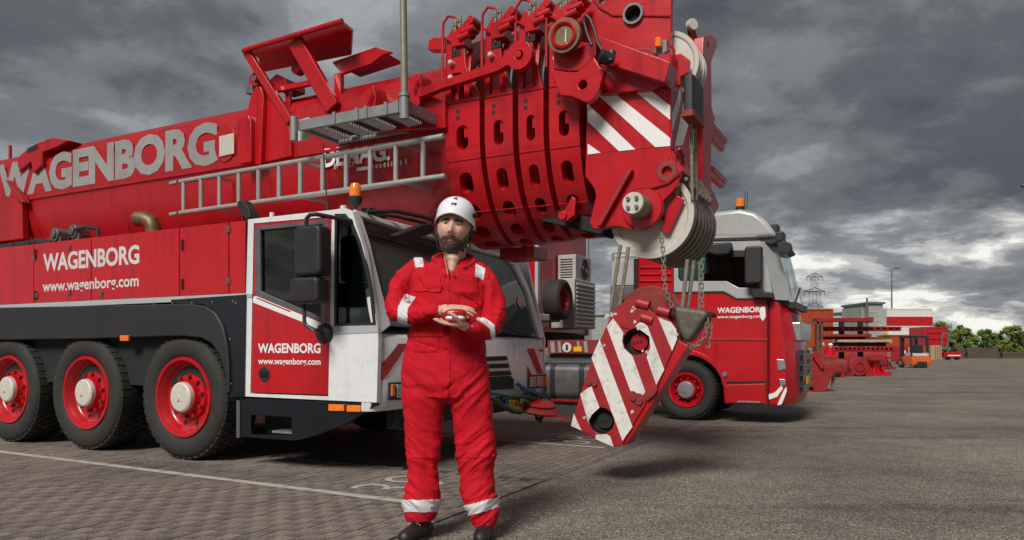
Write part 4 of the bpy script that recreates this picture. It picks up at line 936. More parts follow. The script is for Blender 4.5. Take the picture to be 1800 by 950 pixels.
# ------------------------------------------------------------------ raised tray and its struts on top of the boom
TV = .62; TI = 1.35
b = MB()
o0, o1 = side(430, 89, TV), side(599, 39, TV); i0, i1 = side(458, 128, TI), side(617, 97, TI); m1 = side(619, 55, 1.05); m0 = side(455, 103, 1.05)
b.add([(o0[0], TV, o0[1]), (o1[0], TV, o1[1]), (m1[0], 1.05, m1[1]), (m0[0], 1.05, m0[1]), (i1[0], TI, i1[1]), (i0[0], TI, i0[1])], [(0, 1, 2, 3), (3, 2, 4, 5)])
b.add([(x, y+.02, z+.025) for x, y, z in b.v[:6]], [(0, 3, 2, 1), (3, 5, 4, 2)])
b.f += [(0, 1, 7, 6), (1, 2, 8, 7), (2, 4, 10, 8), (4, 5, 11, 10), (5, 3, 9, 11), (3, 0, 6, 9)]; b.mi += [0]*6
tray = b.build('rope_tray', RED, crane)
b = MB(); b.cyl((o0[0]-.02, TV, o0[1]), (o1[0]+.02, TV, o1[1]+.005), .028, n=10); b.build('tray_rim', RED, tray)
q0, q1, q2, q3 = side(585, 112, .95), side(664, 85, .95), side(652, 112, .95), side(600, 130, .95)
b = MB(); b.prism([q0, q1, side(688, 91, .95), side(672, 97, .95), q2, q3], SP(.95), 0, .05); b.prism([q0, q1, (q1[0]-.02, q1[1]+.02), (q0[0]-.01, q0[1]+.02)], SP(.95), .0, .45); b.build('tray_extension', RED, tray, .006)
def strut(x0, y0, v0, x1, y1, v1, wd, th, nm='tray_strut'):
    p, q = side(x0, y0, v0), side(x1, y1, v1); b = MB(); b.beam((p[0], v0, p[1]), (q[0], v1, q[1]), th, wd, (0, 1, 0)) if False else b.beam((p[0], v0, p[1]), (q[0], v1, q[1]), wd, th, (0, 1, 0)); return b.build(nm, RED, crane, .008)
strut(434, 92, .66, 511, 214, .80, .09, .06); strut(519, 72, .70, 586, 190, .82, .17, .07); strut(484, 159, .84, 558, 144, .84, .06, .05)
strut(506, 150, .9, 510, 205, .9, .06, .05); strut(596, 130, .92, 597, 190, .92, .09, .06)
b = MB(); p = spx([(474, 140), (485, 130), (502, 138), (503, 152), (484, 158), (472, 150)], .9); b.prism(p, SP(.9), 0, .3); b.build('tray_block', RED, crane, .01)
b = MB(); c = side(521, 121, .9); b.cyl((c[0], .88, c[1]), (c[0], .98, c[1]), .06, n=18); b.box((c[0]-.04, .9, c[1]), (c[0]+.05, .96, c[1]+.22)); b.build('tray_hinge', RED, crane, .006)
for P, v, t, m in (([(416, 214), (421, 207), (436, 202), (441, 214), (441, 285), (420, 289)], .68, .16, RED), ([(432, 205), (441, 166), (449, 152), (458, 152), (463, 168), (458, 290), (440, 290)], .74, .12, RED), ([(457, 205), (463, 165), (472, 154), (482, 165), (508, 212), (512, 275), (456, 288)], .80, .08, RED)):
    b = MB(); b.prism(spx(P, v), SP(v), 0, t); b.build('support_rib', m, crane, .012)
b = MB(); P = spx([(437, 150), (438, 135), (446, 125), (456, 125), (458, 140), (452, 152)], .82); b.prism(P, SP(.82), 0, .1, [circ(side(447, 136, .82), .03, 10, .045)]); b.build('support_eye', RED, crane, .008)
b = MB(); P = spx([(431, 165), (433, 150), (442, 148), (444, 164)], .78); b.prism(P, SP(.78), 0, .08); c = side(453, 141, .8); b.cyl((c[0], .74, c[1]), (c[0], .84, c[1]), .035, n=12); b.build('support_pin', DULL, crane, .006)

# ------------------------------------------------------------------ hook block, hanging from the ropes
HB = Vector((u_b-.10, 1.05, .3))
hn = Vector((UY*1.0, VY*1.0, 0)); hn = Vector((-rayd(1095, 650).x, -rayd(1095, 650).y, 0)).normalized()
hn = (Matrix.Rotation(R(-16), 3, 'Z') @ hn).normalized()     # the block's face is turned a little from the lens
he = Vector((0, 0, 1)).cross(hn).normalized()                # to the right in the face's plane
hc = CAMP+rayd(1100, 650)*6.05; hc = Vector(hc)
hook = thing('hook_block', 'red and white striped crane hook block hanging tilted above the asphalt', 'hook block', (hc.x, hc.y, .3))
def HP(x, y): p = hit(x, y, hc, hn); return ((p-hc).dot(he), p.z)
def HM(a, b_, t): q = hc+he*a-hn*t; return (q.x, q.y, b_)
def z2(pts): return [HP(980+x/2.5, 420+y/2.5) for x, y in pts]
outl = z2([(60, 825), (75, 765), (100, 680), (155, 520), (215, 380), (245, 310), (300, 270), (345, 268), (395, 300), (430, 335), (480, 345), (505, 370), (520, 390), (527, 440), (460, 600), (440, 650), (400, 690), (380, 740), (330, 820), (285, 905), (250, 918), (165, 880)])
h1, h2 = HP(1118, 601), HP(1057, 740)
b = MB(); b.prism(outl, HM, 0, .05, [circ(h1, .108, 28), circ(h2, .108, 28)]); fp_ = b.build('side_plate', REDW, hook, .008)
for q in ([(60, 822), (72, 768), (106, 843)], [(100, 682), (148, 645), (185, 742), (152, 772), (136, 800), (138, 815)], [(168, 862), (215, 858), (232, 868), (247, 914), (225, 906), (168, 880)], [(150, 524), (185, 442), (330, 826), (286, 888)],
          [(216, 384), (245, 350), (290, 412), (284, 450), (292, 480), (330, 516), (386, 672), (376, 688), (350, 690), (328, 688)], [(342, 384), (368, 362), (396, 385), (470, 575), (434, 642), (392, 520), (408, 480), (404, 430)], [(442, 345), (500, 368), (522, 398), (526, 440), (504, 494)]):
    b = MB(); b.add([HM(a, c, -.003) for a, c in z2(q)], [tuple(range(len(q)))]); b.build('white_stripe', WHITEW, fp_, recalc=False)
rk = random.Random(11)
b = MB()                                                      # paint flaked to cream primer near the upper edge
for cx, cy, n, s in ((235, 335, 9, 16), (325, 318, 4, 12), (368, 375, 12, 15), (510, 420, 6, 10), (400, 500, 5, 9), (420, 560, 4, 8), (130, 780, 4, 8), (200, 470, 4, 9), (310, 760, 4, 10)):
    for k in range(n):
        x, y = cx+rk.gauss(0, s), cy+rk.gauss(0, s*.7); r = rk.uniform(3, 9)
        pts = z2([(x+r*rk.uniform(.5, 1.2)*math.cos(t), y+r*rk.uniform(.5, 1.2)*math.sin(t)) for t in [2*math.pi*i/7 for i in range(7)]])
        b.add([HM(a, c, -.0042-k*.00004) for a, c in pts], [tuple(range(7))])
b.build('flaked_paint', NYLON, fp_, recalc=False, kind='stuff')
inner_h = [circ(h1, .10, 20), circ(h2, .10, 20)]
inner = z2([(75, 765), (155, 520), (245, 300), (320, 250), (430, 235), (480, 245), (510, 300), (530, 400), (530, 450), (380, 760), (300, 890), (250, 915), (165, 880), (75, 830)])
b = MB(); b.prism(inner, HM, .102, .13); b.prism(inner, HM, .30, .33); core = b.build('inner_plates', REDR, hook, .006, kind='stuff')
b = MB(); b.prism(z2([(527, 440), (545, 455), (575, 470), (300, 905), (285, 912), (285, 905)]), HM, .02, .30); b.build('rim_plate', RED, hook, .01)
for c, m in ((h1, REDB), (h2, DARK)):
    b = MB(); b.lathe([(.105, 0), (.105, .06)], HM(c[0], c[1], 0), -hn, 28, caps=False); b.build('hole_rim', DARK, hook)
    b = MB(); b.cyl(HM(c[0], c[1], .085), HM(c[0], c[1], .10), .104, n=24); b.build('hole_floor', DARK, hook); b = MB(); b.cyl(HM(c[0]+.012, c[1], .06), HM(c[0]+.012, c[1], .086), .070, n=24); d = b.build('sheave_boss', m, hook)
    for k in range(3):
        b = MB(); b.cyl(HM(c[0]-.035+.03*k, c[1]-.012+.008*k, .054), HM(c[0]-.035+.03*k, c[1]-.012+.008*k, .07), .012, n=8); b.build('boss_bolt', DARK, d)
for x, y, s in ((355, 705, 1), (330, 690, .8), (135, 625, .75), (160, 628, .7)):
    c = HP(980+x/2.5, 420+y/2.5); b = MB(); b.cyl(HM(c[0], c[1], -.006), HM(c[0], c[1], .01), .05*s, n=18); b.cyl(HM(c[0]+.01, c[1]-.02, -.02), HM(c[0]+.01, c[1]-.02, 0), .028*s, n=12); b.build('lock_pin', REDR, hook, .003)
b = MB(); b.prism(z2([(385, 690), (400, 670), (440, 652), (438, 668), (425, 688), (395, 712)]), HM, -.012, .01); b.build('latch_plate', REDR, hook, .003)
for x, y in ((375, 280), (465, 312), (392, 345)):
    c = HP(980+x/2.5, 420+y/2.5); b = MB(); b.cyl(HM(c[0]-.05, c[1], .02), HM(c[0]+.05, c[1]-.03, .02), .045, n=14); b.box((0, 0, 0), (0, 0, 0)) if False else None; b.build('edge_roller', REDW, hook, .005)
for v in (.13, .21):
    b = MB(); c = HP(1135, 565); b.cyl(HM(c[0], c[1], v), HM(c[0], c[1], v+.06), .30, n=36); b.build('block_sheave', REDR, hook, .01)
b = MB(); b.prism(z2([(500, 292), (560, 300), (640, 312), (672, 328), (655, 350), (600, 425), (575, 462), (545, 440), (528, 400), (515, 350)]), HM, .0, .22); WD = mat('greasy_bare_metal', (.10, .095, .075), .6, metal=.3, var=.4, vscale=9, dirt=(.24, .22, .17), dirtamt=.6, bump=.2)
b.build('rope_wedge', WD, hook, .04, seg=3)
b = MB(); b.cyl(HM(*HP(1248, 553), -.01), HM(*HP(1248, 553), .2), .02, n=10); b.build('wedge_pin', DARK, hook)
# the falls of rope between the sheaves and the block
for x0, y0, x1, y1, v in ((1089, 430, 1072, 540, .03), (1099, 432, 1084, 535, .1), (1206, 455, 1196, 545, .06), (1214, 455, 1202, 545, .14), (1221, 455, 1220, 540, .2)):
    a, c = HP(x0, y0), HP(x1, y1); b = MB(); b.tube([HM(a[0], a[1], v), HM(c[0], c[1], v)], .017 if x0 < 1220 else .006, 8); b.build('rope', ROPE, hook)
def chain(pts, v, r=.014, m=ROPE):
    P = [Vector(HM(*HP(x, y), v)) for x, y in pts]; L_ = [0]
    for i in range(1, len(P)): L_.append(L_[-1]+(P[i]-P[i-1]).length)
    def at(s):
        for i in range(1, len(P)):
            if s <= L_[i]: return P[i-1].lerp(P[i], (s-L_[i-1])/(L_[i]-L_[i-1]))
        return P[-1]
    b = MB(); s = 0; k = 0
    while s < L_[-1]:
        p = at(s); q = at(min(L_[-1], s+.045)); d = (q-p).normalized(); w_ = d.cross(Vector((0, 1, 0)) if k % 2 else Vector((1, .3, 0))).normalized()*r
        b.tube([p-d*.006, p+w_, q+w_, q+d*.006, q-w_, p-w_], .0055, 5, close=True); s += .038; k += 1
    return b.build('chain', m, hook, kind='stuff')
chain([(1163, 410), (1167, 450), (1168, 490), (1172, 515), (1183, 540)], -.02)
chain([(1231, 455), (1231, 500), (1232, 540)], .05)
chain([(1245, 560), (1240, 590), (1228, 606), (1214, 612)], .0); chain([(1247, 560), (1246, 590), (1242, 610)], .05)
GLASST = glass('truck_glass', (.55, .86, .80), .55)
# ------------------------------------------------------------------ the tractor truck
T = 6.50
tu = side(1205, 690, T)[0]
truck = thing('tractor_truck', 'red tractor truck with grey upper cab and orange roof beacon behind the hook block', 'truck', (tu, T, 0))
GREY = mat('grey_cab_paint', (.38, .385, .39), .3, coat=.35, var=.06, dirt=(.15, .14, .13), dirtamt=.3)
TFAR = T+2.25
def SPX(pts, v=T): return spx(pts, v)
def plate(name, pts, v, t, m, par=truck, bevel=.006, holes=()):
    b = MB(); b.prism(SPX(pts, v), SP(v), 0, t, [SPX(h, v) for h in holes]); return b.build(name, m, par, bevel)
tw = make_wheel(truck, (tu, T+.02, .485), r=.482, wd=.31, rim=.27, lugs=50, hub_r=.135, hubm=mat('steel_hub', (.42, .42, .43), .35, metal=.7), bolts=10)
copy_tree(tw, truck, (0, 1.95, 0)); copy_tree(tw, truck, (-2.9, 0, 0)); copy_tree(tw, truck, (-4.0, 0, 0))
b = MB(); b.box((tu-4.6, T+.35, .55), (tu+1.35, T+1.9, .85)); b.build('truck_chassis', DARK, truck)
# red lower cab with the wheel arch cut in
arch = [(1146, 690)]+[(1206+66*math.cos(t), 690-66*math.sin(t)) for t in [R(a) for a in range(160, -1, -10)]]
low = [(1122, 512), (1185, 515), (1272, 513), (1295, 526), (1349, 526), (1349, 712), (1274, 710), (1272, 690)]+arch[::-1][1:]+[(1122, 660)]
plate('cab_side', low, T, .08, RED)
plate('corner_post', [(1349, 526), (1362, 527), (1372, 540), (1379, 598), (1381, 604), (1384, 690), (1380, 712), (1349, 716)], T+.03, .25, RED, bevel=.05)
plate('body_crease', [(1240, 594), (1349, 595), (1349, 600), (1240, 599)], T-.012, .05, REDW)
plate('door_seam', [(1347.5, 526), (1350, 526), (1350, 712), (1347.5, 712)], T-.004, .05, DARK, bevel=0)
plate('arch_lip', [(1206+66*math.cos(R(a)), 690-66*math.sin(R(a))) for a in range(120, 4, -8)]+[(1206+72*math.cos(R(a)), 690-74*math.sin(R(a))) for a in range(4, 121, 8)], T-.03, .06, RED)
plate('lower_skirt', [(1272, 676), (1345, 674), (1345, 711), (1274, 709)], T-.02, .1, RED, bevel=.02)
plate('skirt_gap', [(1268, 671), (1346, 670), (1346, 675), (1268, 676)], T-.006, .05, DARK, bevel=0)
plate('step_strip', [(1296, 705), (1336, 706), (1336, 709), (1296, 708)], T-.03, .03, STEEL, bevel=.003)
c = side(1274, 659, T); b = MB(); b.lathe([(0, -.03), (.03, -.03), (.04, -.015), (.045, 0)], (c[0], T-.01, c[1]), (0, 1, 0), 16); b.build('side_lamp', STEEL, truck)
for y in (470, 482, 494):
    plate('cab_rib', [(1124, y-1.5), (1180, y-2), (1180, y+1.5), (1124, y+2)], T-.02, .03, RED, bevel=.008)
plate('rear_corner', [(1122, 440), (1184, 440), (1184, 515), (1122, 515)], T, .08, RED)
# grey upper cab
winp = [(1192, 441), (1320, 441), (1326, 470), (1332, 506), (1298, 506), (1277, 494.5), (1196, 494.5), (1192, 489)]
plate('upper_cab', [(1184.5, 415), (1250, 415), (1330, 416), (1337, 425), (1349, 470), (1360, 525), (1294.5, 525), (1272, 512.5), (1184.5, 514)], T-.004, .08, GREY, bevel=.01, holes=[winp])
plate('window_edge', [(1182.5, 441), (1184.5, 441), (1184.5, 514.5), (1272, 513), (1294.5, 525.5), (1352, 525.5), (1352, 527.5), (1294, 527.5), (1271.5, 515), (1182.5, 516.5)], T-.012, .03, BLACK, bevel=0)
plate('window_pane', winp, T+.02, .006, GLASST)
plate('window_visor', [(1190, 441), (1322, 441), (1324, 452), (1190, 452)], T-.008, .02, BLACK, bevel=.003)
plate('window_post', [(1214, 441), (1218, 441), (1218, 495), (1214, 495)], T+.012, .03, BLACK, bevel=0)
b = MB(); b.prism([(side(1184, 415, T)[0], side(1184, 415, T)[1]), side(1330, 416, T), side(1358, 525, T), side(1295, 525, T), side(1184, 514, T)], SP(TFAR-.06), 0, .06, [SPX([(1276, 447), (1328, 447), (1334, 504), (1297, 504), (1276, 492)], T)]); b.build('upper_cab', GREY, truck)
b = MB(); u0 = side(1124, 500, T)[0]; u1 = side(1184.5, 500, T)[0]; b.box((u0, T+.08, .9), (u0+.05, TFAR, 2.78)); b.build('cab_rear', RED, truck)
b = MB(); u2 = side(1350, 600, T)[0]; b.box((u0+.05, T+.08, .9), (u2, TFAR-.06, 1.62)); b.build('cab_floor', DARK, truck)
b = MB(); b.box((u0, TFAR-.05, .6), (u2, TFAR, 2.3)); b.build('cab_side', RED, truck)
ud = side(1250, 500, T)[0]
for vv in (T+.35, T+1.45):
    b = MB(); b.box((ud-.1, vv, 1.6), (ud+.35, vv+.45, 1.75)); b.prism([(ud-.18, 1.7), (ud+.0, 1.7), (ud-.08, 2.35), (ud-.2, 2.35)], SP(vv), 0, .45); b.build('truck_seat', REDR, truck, .03)
# roof with its fairing
rf = [(1184, 418), (1186, 392), (1225, 380), (1250, 372), (1300, 366), (1326, 372), (1345, 386), (1358, 402), (1366, 416), (1330, 419)]
b = MB(); b.prism(SPX(rf), SP(T+.03), 0, TFAR-T-.06); b.build('cab_roof', GREY, truck, .10, seg=4)
plate('roof_seam', [(1250, 419), (1335, 416), (1335, 422), (1250, 424)], T-.02, .06, BLACK)
b = MB(); c = side(1243, 438, T-.06); b.prism(spx([(1224, 430), (1284, 425), (1287, 436), (1280, 448), (1258, 449), (1240, 444)], T-.18), SP(T-.18), 0, .14); b.build('wide_mirror', BLACK, truck, .03, seg=3)
b = MB(); b.prism(rrect(*spx([(1309, 500)], T-.2)[0], *spx([(1340, 432)], T-.2)[0], .05), SP(T-.24), 0, .14); mm = b.build('mirror', BLACK, truck, .03, seg=3)
b = MB(); b.prism(spx([(1318, 498), (1332, 498), (1342, 512), (1358, 514), (1360, 525), (1324, 524), (1320, 512)], T-.14), SP(T-.14), 0, .16); b.build('mirror_foot', BLACK, truck, .02)
# windscreen side
b = MB(); ub1, ub2 = side(1337, 424, T)[0], side(1362, 527, T)[0]; z1, z2_ = side(1337, 424, T)[1], side(1362, 527, T)[1]
b.add([(ub1, T+.02, z1), (ub2, T+.02, z2_), (ub2+.20, T+.35, z2_), (ub1+.18, T+.35, z1)], [(0, 1, 2, 3)]); b.add([(x-.04, y+.01, z) for x, y, z in b.v], [(3, 2, 1, 0)]); b.build('windscreen_pillar', GREY, truck, recalc=False)
b = MB(); b.add([(ub1+.18, T+.35, z1), (ub2+.20, T+.35, z2_), (ub2+.25, T+1.1, z2_), (ub2+.20, TFAR-.3, z2_), (ub1+.18, TFAR-.3, z1), (ub1+.22, T+1.1, z1)], [(0, 1, 2, 5), (5, 2, 3, 4)]); b.build('windscreen', GLASS, truck, recalc=False)
b = MB(); b.prism(spx([(1328, 410), (1362, 408), (1374, 424), (1356, 432), (1332, 426)], T+.1), SP(T+.1), 0, 1.9); b.build('visor_shape', BLACK, truck, .03)
uf = side(1383, 640, T+.03)[0]
b = MB()
pl = [(T+.05, -.10), (T+.15, .0), (T+.35, .10), (T+1.1, .15), (TFAR-.35, .10), (TFAR-.15, 0), (TFAR-.05, -.10)]
zs = [(.30, -.02), (.45, .03), (1.28, .0), (1.70, -.10), (1.83, -.20)]; n = len(pl)
b.add([(uf+d+dz, v, z) for z, dz in zs for v, d in pl], [(j*n+i, j*n+i+1, (j+1)*n+i+1, (j+1)*n+i) for j in range(len(zs)-1) for i in range(n-1)])
frt = b.build('truck_front', RED, truck, recalc=False)
for k, (za, zb_) in enumerate(((.50, .58), (.64, .74), (.80, .90), (.96, 1.06))):
    b = MB(); b.box((uf+.08, T+.40, za), (uf+.19, TFAR-.4, zb_)); b.build('grille_bar', BLACKP, truck, .01)
b = MB(); b.box((uf+.05, T+.38, .45), (uf+.15, TFAR-.38, 1.12)); b.build('grille', BLACK, truck, .01)
b = MB(); b.box((uf-.02, T+.36, 1.25), (uf+.17, TFAR-.4, 1.55)); b.build('chrome_panel', CHROME, truck, .03)
b = MB(); b.box((uf+.14, T+.9, .58), (uf+.20, T+1.35, .70)); b.build('front_plate', YELLOW, truck, .004)
def corner(name, pts, m, bevel=.01, v=T): return plate(name, pts, v+.012, .06, m, bevel=bevel)
hl = corner('headlight', [(1364, 631), (1379, 632), (1381, 650), (1367, 653)], CHROME, .015); corner('fog_lamp', [(1369, 666), (1380, 667), (1381, 678), (1372, 679)], CHROME, .01)
corner('white_band', [(1351, 694), (1362, 690), (1374, 678), (1376, 684), (1366, 698), (1352, 703)], LETW, 0); corner('white_band', [(1376, 690), (1382, 680), (1383, 688), (1374, 711), (1366, 713)], LETW, 0)
text_on('WAGENBORG', lambda a, t: (side(1261, 551, T)[0]*(1-a)+side(1345, 551, T)[0]*a, T-.004, side(1261, 551, T)[1]*(1-t)+side(1261, 541, T)[1]*t), truck, LETW, bold=.03)
text_on('www.wagenborg.com', lambda a, t: (side(1261, 557, T)[0]*(1-a)+side(1340, 557, T)[0]*a, T-.004, side(1261, 560, T)[1]*(1-t)+side(1261, 554.5, T)[1]*t), truck, LETW, bold=.01, cap=(0, .73))
b = MB(); b.prism(spx([(1335, 541), (1345, 541), (1346, 557), (1341, 565), (1336, 558)], T-.008), SP(T-.008), 0, .004); b.build('white_emblem', LETW, truck)
for x, y, s, v in ((1301, 366, 1, T+.45), (1330, 384, .55, T+1.0)):
    c = side(x, y, v); o = (c[0], v, c[1]-.06); b = MB(); b.lathe([(.07*s, 0), (.075*s, .07*s), (.06*s, .08*s)], o, (0, 0, 1), 16); bb_ = b.build('beacon', BLACK, truck)
    b = MB(); b.lathe([(.066*s, .08*s), (.066*s, .19*s), (.05*s, .205*s), (0, .21*s)], o, (0, 0, 1), 16, caps=False); b.build('beacon_lens', AMBER, bb_)
b = MB()
for x, y in ((1358, 402), (1368, 415)):
    c = side(x, y, T+.15); b.box((c[0]-.06, T+.1, c[1]-.08), (c[0]+.08, T+.4, c[1]+.06))
b.build('roof_fittings', BLACK, truck, .02, kind='stuff')
b = MB(); c = side(1380, 434, T+.05); b.prism(spx([(1366, 428), (1376, 423), (1390, 428), (1393, 436), (1386, 446), (1370, 445)], T+.05), SP(T+.02), 0, .10); b.tube([(c[0], T+.1, c[1]), (c[0]-.1, T+.3, c[1]+.05), (c[0]-.3, T+.5, c[1]+.12)], .02, 8); b.build('front_mirror', BLACK, truck, .02)
b = MB(); b.tube([(ub2+.24, T+.4, z2_-.03), (ub2+.27, T+.8, z2_+.22)], .014, 6); b.box((ub2+.18, T+.3, z2_-.12), (ub2+.26, TFAR-.3, z2_-.02)); b.build('wiper', BLACK, truck)
for x in (1318, 1322): 
    c = side(x-9, 368, T+1.2); b = MB(); b.tube([(c[0], T+1.2, c[1]), (c[0]+.01, T+1.2, c[1]+.3)], .006, 5); b.build('roof_aerial', BLACK, truck)
# exhaust and tool tower behind the cab, fuel tank
plate('equipment_tower', [(1073, 503), (1114, 503), (1114, 600), (1070, 600)], T+.1, .9, DULL, bevel=.01)
plate('equipment_tower', [(1075, 460), (1114, 459), (1114, 502), (1075, 502)], T+.12, .85, GREY, bevel=.01)
plate('tower_post', [(1114, 455), (1121, 455), (1121, 600), (1114, 600)], T+.1, .1, DARK, bevel=0)
b = MB()
for y in (446, 453):
    p, q = side(1076, y, T+.15), side(1122, y-1, T+.15); b.beam((p[0], T+.15, p[1]), (q[0], T+.15, q[1]), .03, .03); b.beam((q[0], T+.15, q[1]), (q[0], T+.9, q[1]), .03, .03)
p = side(1077, 446, T+.15); b.beam((p[0], T+.15, p[1]), (p[0], T+.15, p[1]-.2), .04, .04); b.build('tower_rail', STEEL, truck)
TK = T+.05; p, q = side(958, 700, TK), side(1040, 641, TK)
b = MB(); b.prism(rrect(TK, p[1], TK+.62, q[1], .12, 5), lambda a, c, t: (t, a, c), p[0], q[0]); tank = b.build('fuel_tank', DULL, truck, .01)
for x in (971, 1022):
    c = side(x, 670, TK)[0]; b = MB(); b.prism(rrect(TK-.012, p[1]-.012, TK+.632, q[1]+.012, .125, 5), lambda a, cc, t: (t, a, cc), c-.045, c+.045); b.build('tank_strap', BLACK, tank)
# light bar with the reflective board over the tank
p, q = side(958, 598, T), side(1046, 622, T)
b = MB(); b.box((p[0], T+.1, q[1]), (q[0], T+.16, p[1])); br_ = b.build('marker_board', REDR, truck, .005)
for x0, x1 in ((965, 972), (978, 983), (1012, 1016), (1024, 1030)):
    b = MB(); b.add([(side(x, y, T)[0], T+.096, side(x, y, T)[1]) for x, y in ((x0, 620), (x1, 620), (x1-2, 600), (x0-2, 600))], [(0, 1, 2, 3)]); b.build('white_stripe', DECALB, br_, recalc=False)
c = side(993, 611, T); b = MB(); b.cyl((c[0], T+.085, c[1]), (c[0], T+.097, c[1]), .085, n=20); b.build('round_sign', DECAL, br_); 
b = MB(); b.box((c[0]-.02, T+.08, c[1]-.05), (c[0]+.02, T+.085, c[1]+.05)); b.build('round_mark', BLACK, br_)
b = MB(); p2 = side(1007, 613, T); b.box((p2[0]-.02, T+.08, p2[1]-.05), (p2[0]+.13, T+.097, p2[1]+.03)); b.build('amber_plate', YELLOW, br_)
b = MB(); p, q = side(955, 622, T+.1), side(1046, 640, T+.1); b.box((p[0], T+.2, q[1]), (q[0], T+1.6, p[1])); b.build('platform_beam', DULL, truck, .01)
# ------------------------------------------------------------------ the red box trailer behind the truck
TU = side(945, 500, T)[0]
trailer = thing('box_trailer', 'red box trailer with spare wheel and air conditioner on its front wall', 'trailer', (TU-3, T, 0))
b = MB(); b.box((TU-7, T, 1.42), (TU, T+2.35, 3.72)); b.build('trailer_box', RED, trailer, .02)
b = MB(); b.box((TU-.05, T-.012, 1.40), (TU+.012, T+.07, 3.73)); b.build('corner_trim', STRIP, trailer, .006)
b = MB(); b.box((TU-.05, T+2.28, 1.40), (TU+.03, T+2.37, 3.74)); b.build('corner_trim', STRIP, trailer, .006)
b = MB(); b.box((TU-7, T+.4, 1.15), (TU+.1, T+1.95, 1.41)); b.build('trailer_frame', DARK, trailer, .01)
for k in range(2):
    wq = make_wheel(trailer, (TU-5.0-1.2*k, T+.03, .485), r=.482, wd=.33, rim=.27, lugs=40, hub_r=.12) if k == 0 else copy_tree(wq, trailer, (-1.2, 0, 0))
    copy_tree(wq, trailer, (-1.2*k, 1.95, 0))
b = MB(); b.box((TU-1.6, T+.3, .0), (TU-1.45, T+.45, 1.2)); b.box((TU-1.7, T+.2, 0), (TU-1.35, T+.55, .04)); b.build('landing_leg', DULL, trailer)
UA = TU+.38
def FX(pts, u): return fpx(pts, u)
p, q = front(1012, 493, UA), front(1039, 455, UA)
ACM = mat('beige_casing', (.42, .40, .37), .5, var=.08, vscale=6, dirt=(.2, .18, .15), dirtamt=.4)
b = MB(); b.box((TU+.02, p[0], p[1]), (UA, q[0], q[1])); ac = b.build('air_conditioner', ACM, trailer, .015)
cy, cz = (p[0]+q[0])/2+.03, (p[1]+q[1])/2; rr = (q[1]-p[1])*.42
b = MB(); b.lathe([(rr, 0), (rr, .015), (rr*.9, .02)], (UA, cy, cz), (1, 0, 0), 28, caps=False)
for k in range(5): b.tube([(UA+.012, cy+rr*(k+1)/6*math.cos(t), cz+rr*(k+1)/6*math.sin(t)) for t in [2*math.pi*i/24 for i in range(24)]], .005, 5, close=True)
b.build('fan_grille', DULL, ac, kind='stuff')
b = MB(); b.cyl((UA+.002, cy, cz), (UA+.006, cy, cz), rr*.97, n=28); b.build('fan_opening', DARK, ac)
for k in range(8):
    z = p[1]+.05+k*(q[1]-p[1]-.1)/8; b = MB(); b.box((TU+.08, p[0]-.004, z), (UA-.06, p[0]+.01, z+.022)); b.build('vent_slat', DARK, ac)
p, q = front(1012, 577, UA+.1), front(1046, 498, UA+.1)
b = MB(); b.box((TU+.02, p[0]-.05, p[1]), (UA+.1, q[0], q[1])); gb = b.build('louvre_cabinet', ACM, trailer, .012)
for k in range(11):
    z = p[1]+.04+k*(q[1]-p[1]-.06)/11; b = MB(); b.prism([(UA+.102, z), (UA+.125, z-.012), (UA+.125, z+.012), (UA+.102, z+.03)], SP(p[0]+.02), 0, q[0]-p[0]-.05); b.build('louvre', ACM, gb)
c = front(990, 527, UA+.1); sw = MB(); r0 = (front(990, 490, UA+.1)[1]-front(990, 562, UA+.1)[1])/2
sw.lathe([(r0*.56, -.02), (r0*.62, 0), (r0*.82, .02), (r0*.96, -.01), (r0, -.06), (r0, -.24), (r0*.95, -.29), (r0*.6, -.30), (r0*.55, -.15)], (UA+.14, c[0], c[1]), (1, 0, 0), 44, close=True); sp_ = sw.build('spare_wheel', RUBBER, trailer)
sw = MB(); sw.lathe([(r0*.56, 0), (r0*.5, -.03), (r0*.46, -.12), (0, -.13)], (UA+.13, c[0], c[1]), (1, 0, 0), 36, caps=False); sw.build('spare_rim', RED, sp_)
b = MB(); b.box((TU+.02, c[0]-r0*.7, c[1]-r0*1.08), (UA-.05, c[0]+r0*.7, c[1]-r0*.7)); b.build('wheel_carrier', DULL, trailer, .03)
# ------------------------------------------------------------------ things hanging and lying before the bumper
XH = UF+.12
tk = thing('pulley_tackle', 'worn red pulley tackle slung in ropes under the crane bumper', 'tackle', (XH, front(945, 725, XH)[0], 0))
c = front(943, 716, XH); b = MB(); b.lathe([(0, -.06), (.12, -.055), (.26, -.03), (.30, 0), (.26, .03), (.12, .055), (0, .06)], (XH, c[0], c[1]), (.25, -.1, 1), 28); k = b.build('tackle_body', REDR, tk)
b = MB(); b.lathe([(.2, .05), (.22, .06), (.2, .075), (.1, .08)], (XH, c[0], c[1]), (.25, -.1, 1), 20); b.build('tackle_rim', RED, tk)
b = MB(); b.tube([(XH, c[0]-.02, c[1]-.06), (XH, c[0]+.02, c[1]-.14), (XH, c[0]+.10, c[1]-.17), (XH, c[0]+.16, c[1]-.12)], .025, 8); b.build('tackle_hook', DARK, tk)
b = MB(); b.tube([(XH, c[0]-.2, c[1]+.03), (XH, c[0]-.32, c[1]+.09), (XH, c[0]-.42, c[1]+.10)], .03, 8); b.tube([(XH, c[0]+.1, c[1]+.06), (XH-.05, c[0]+.0, c[1]+.22)], .02, 6); b.build('tackle_strap', GREEN, tk, kind='stuff')
p, q = side(957, 733, 6.0), side(1050, 706, 6.0)
sb = thing('steel_beam', 'low grey steel beam with red edges lying beneath the fuel tank', 'beam', ((p[0]+q[0])/2, 6.1, 0))
b = MB(); b.box((p[0], 6.03, .03), (q[0], 6.2, q[1]-.03)); b.build('beam_web', DULL, sb)
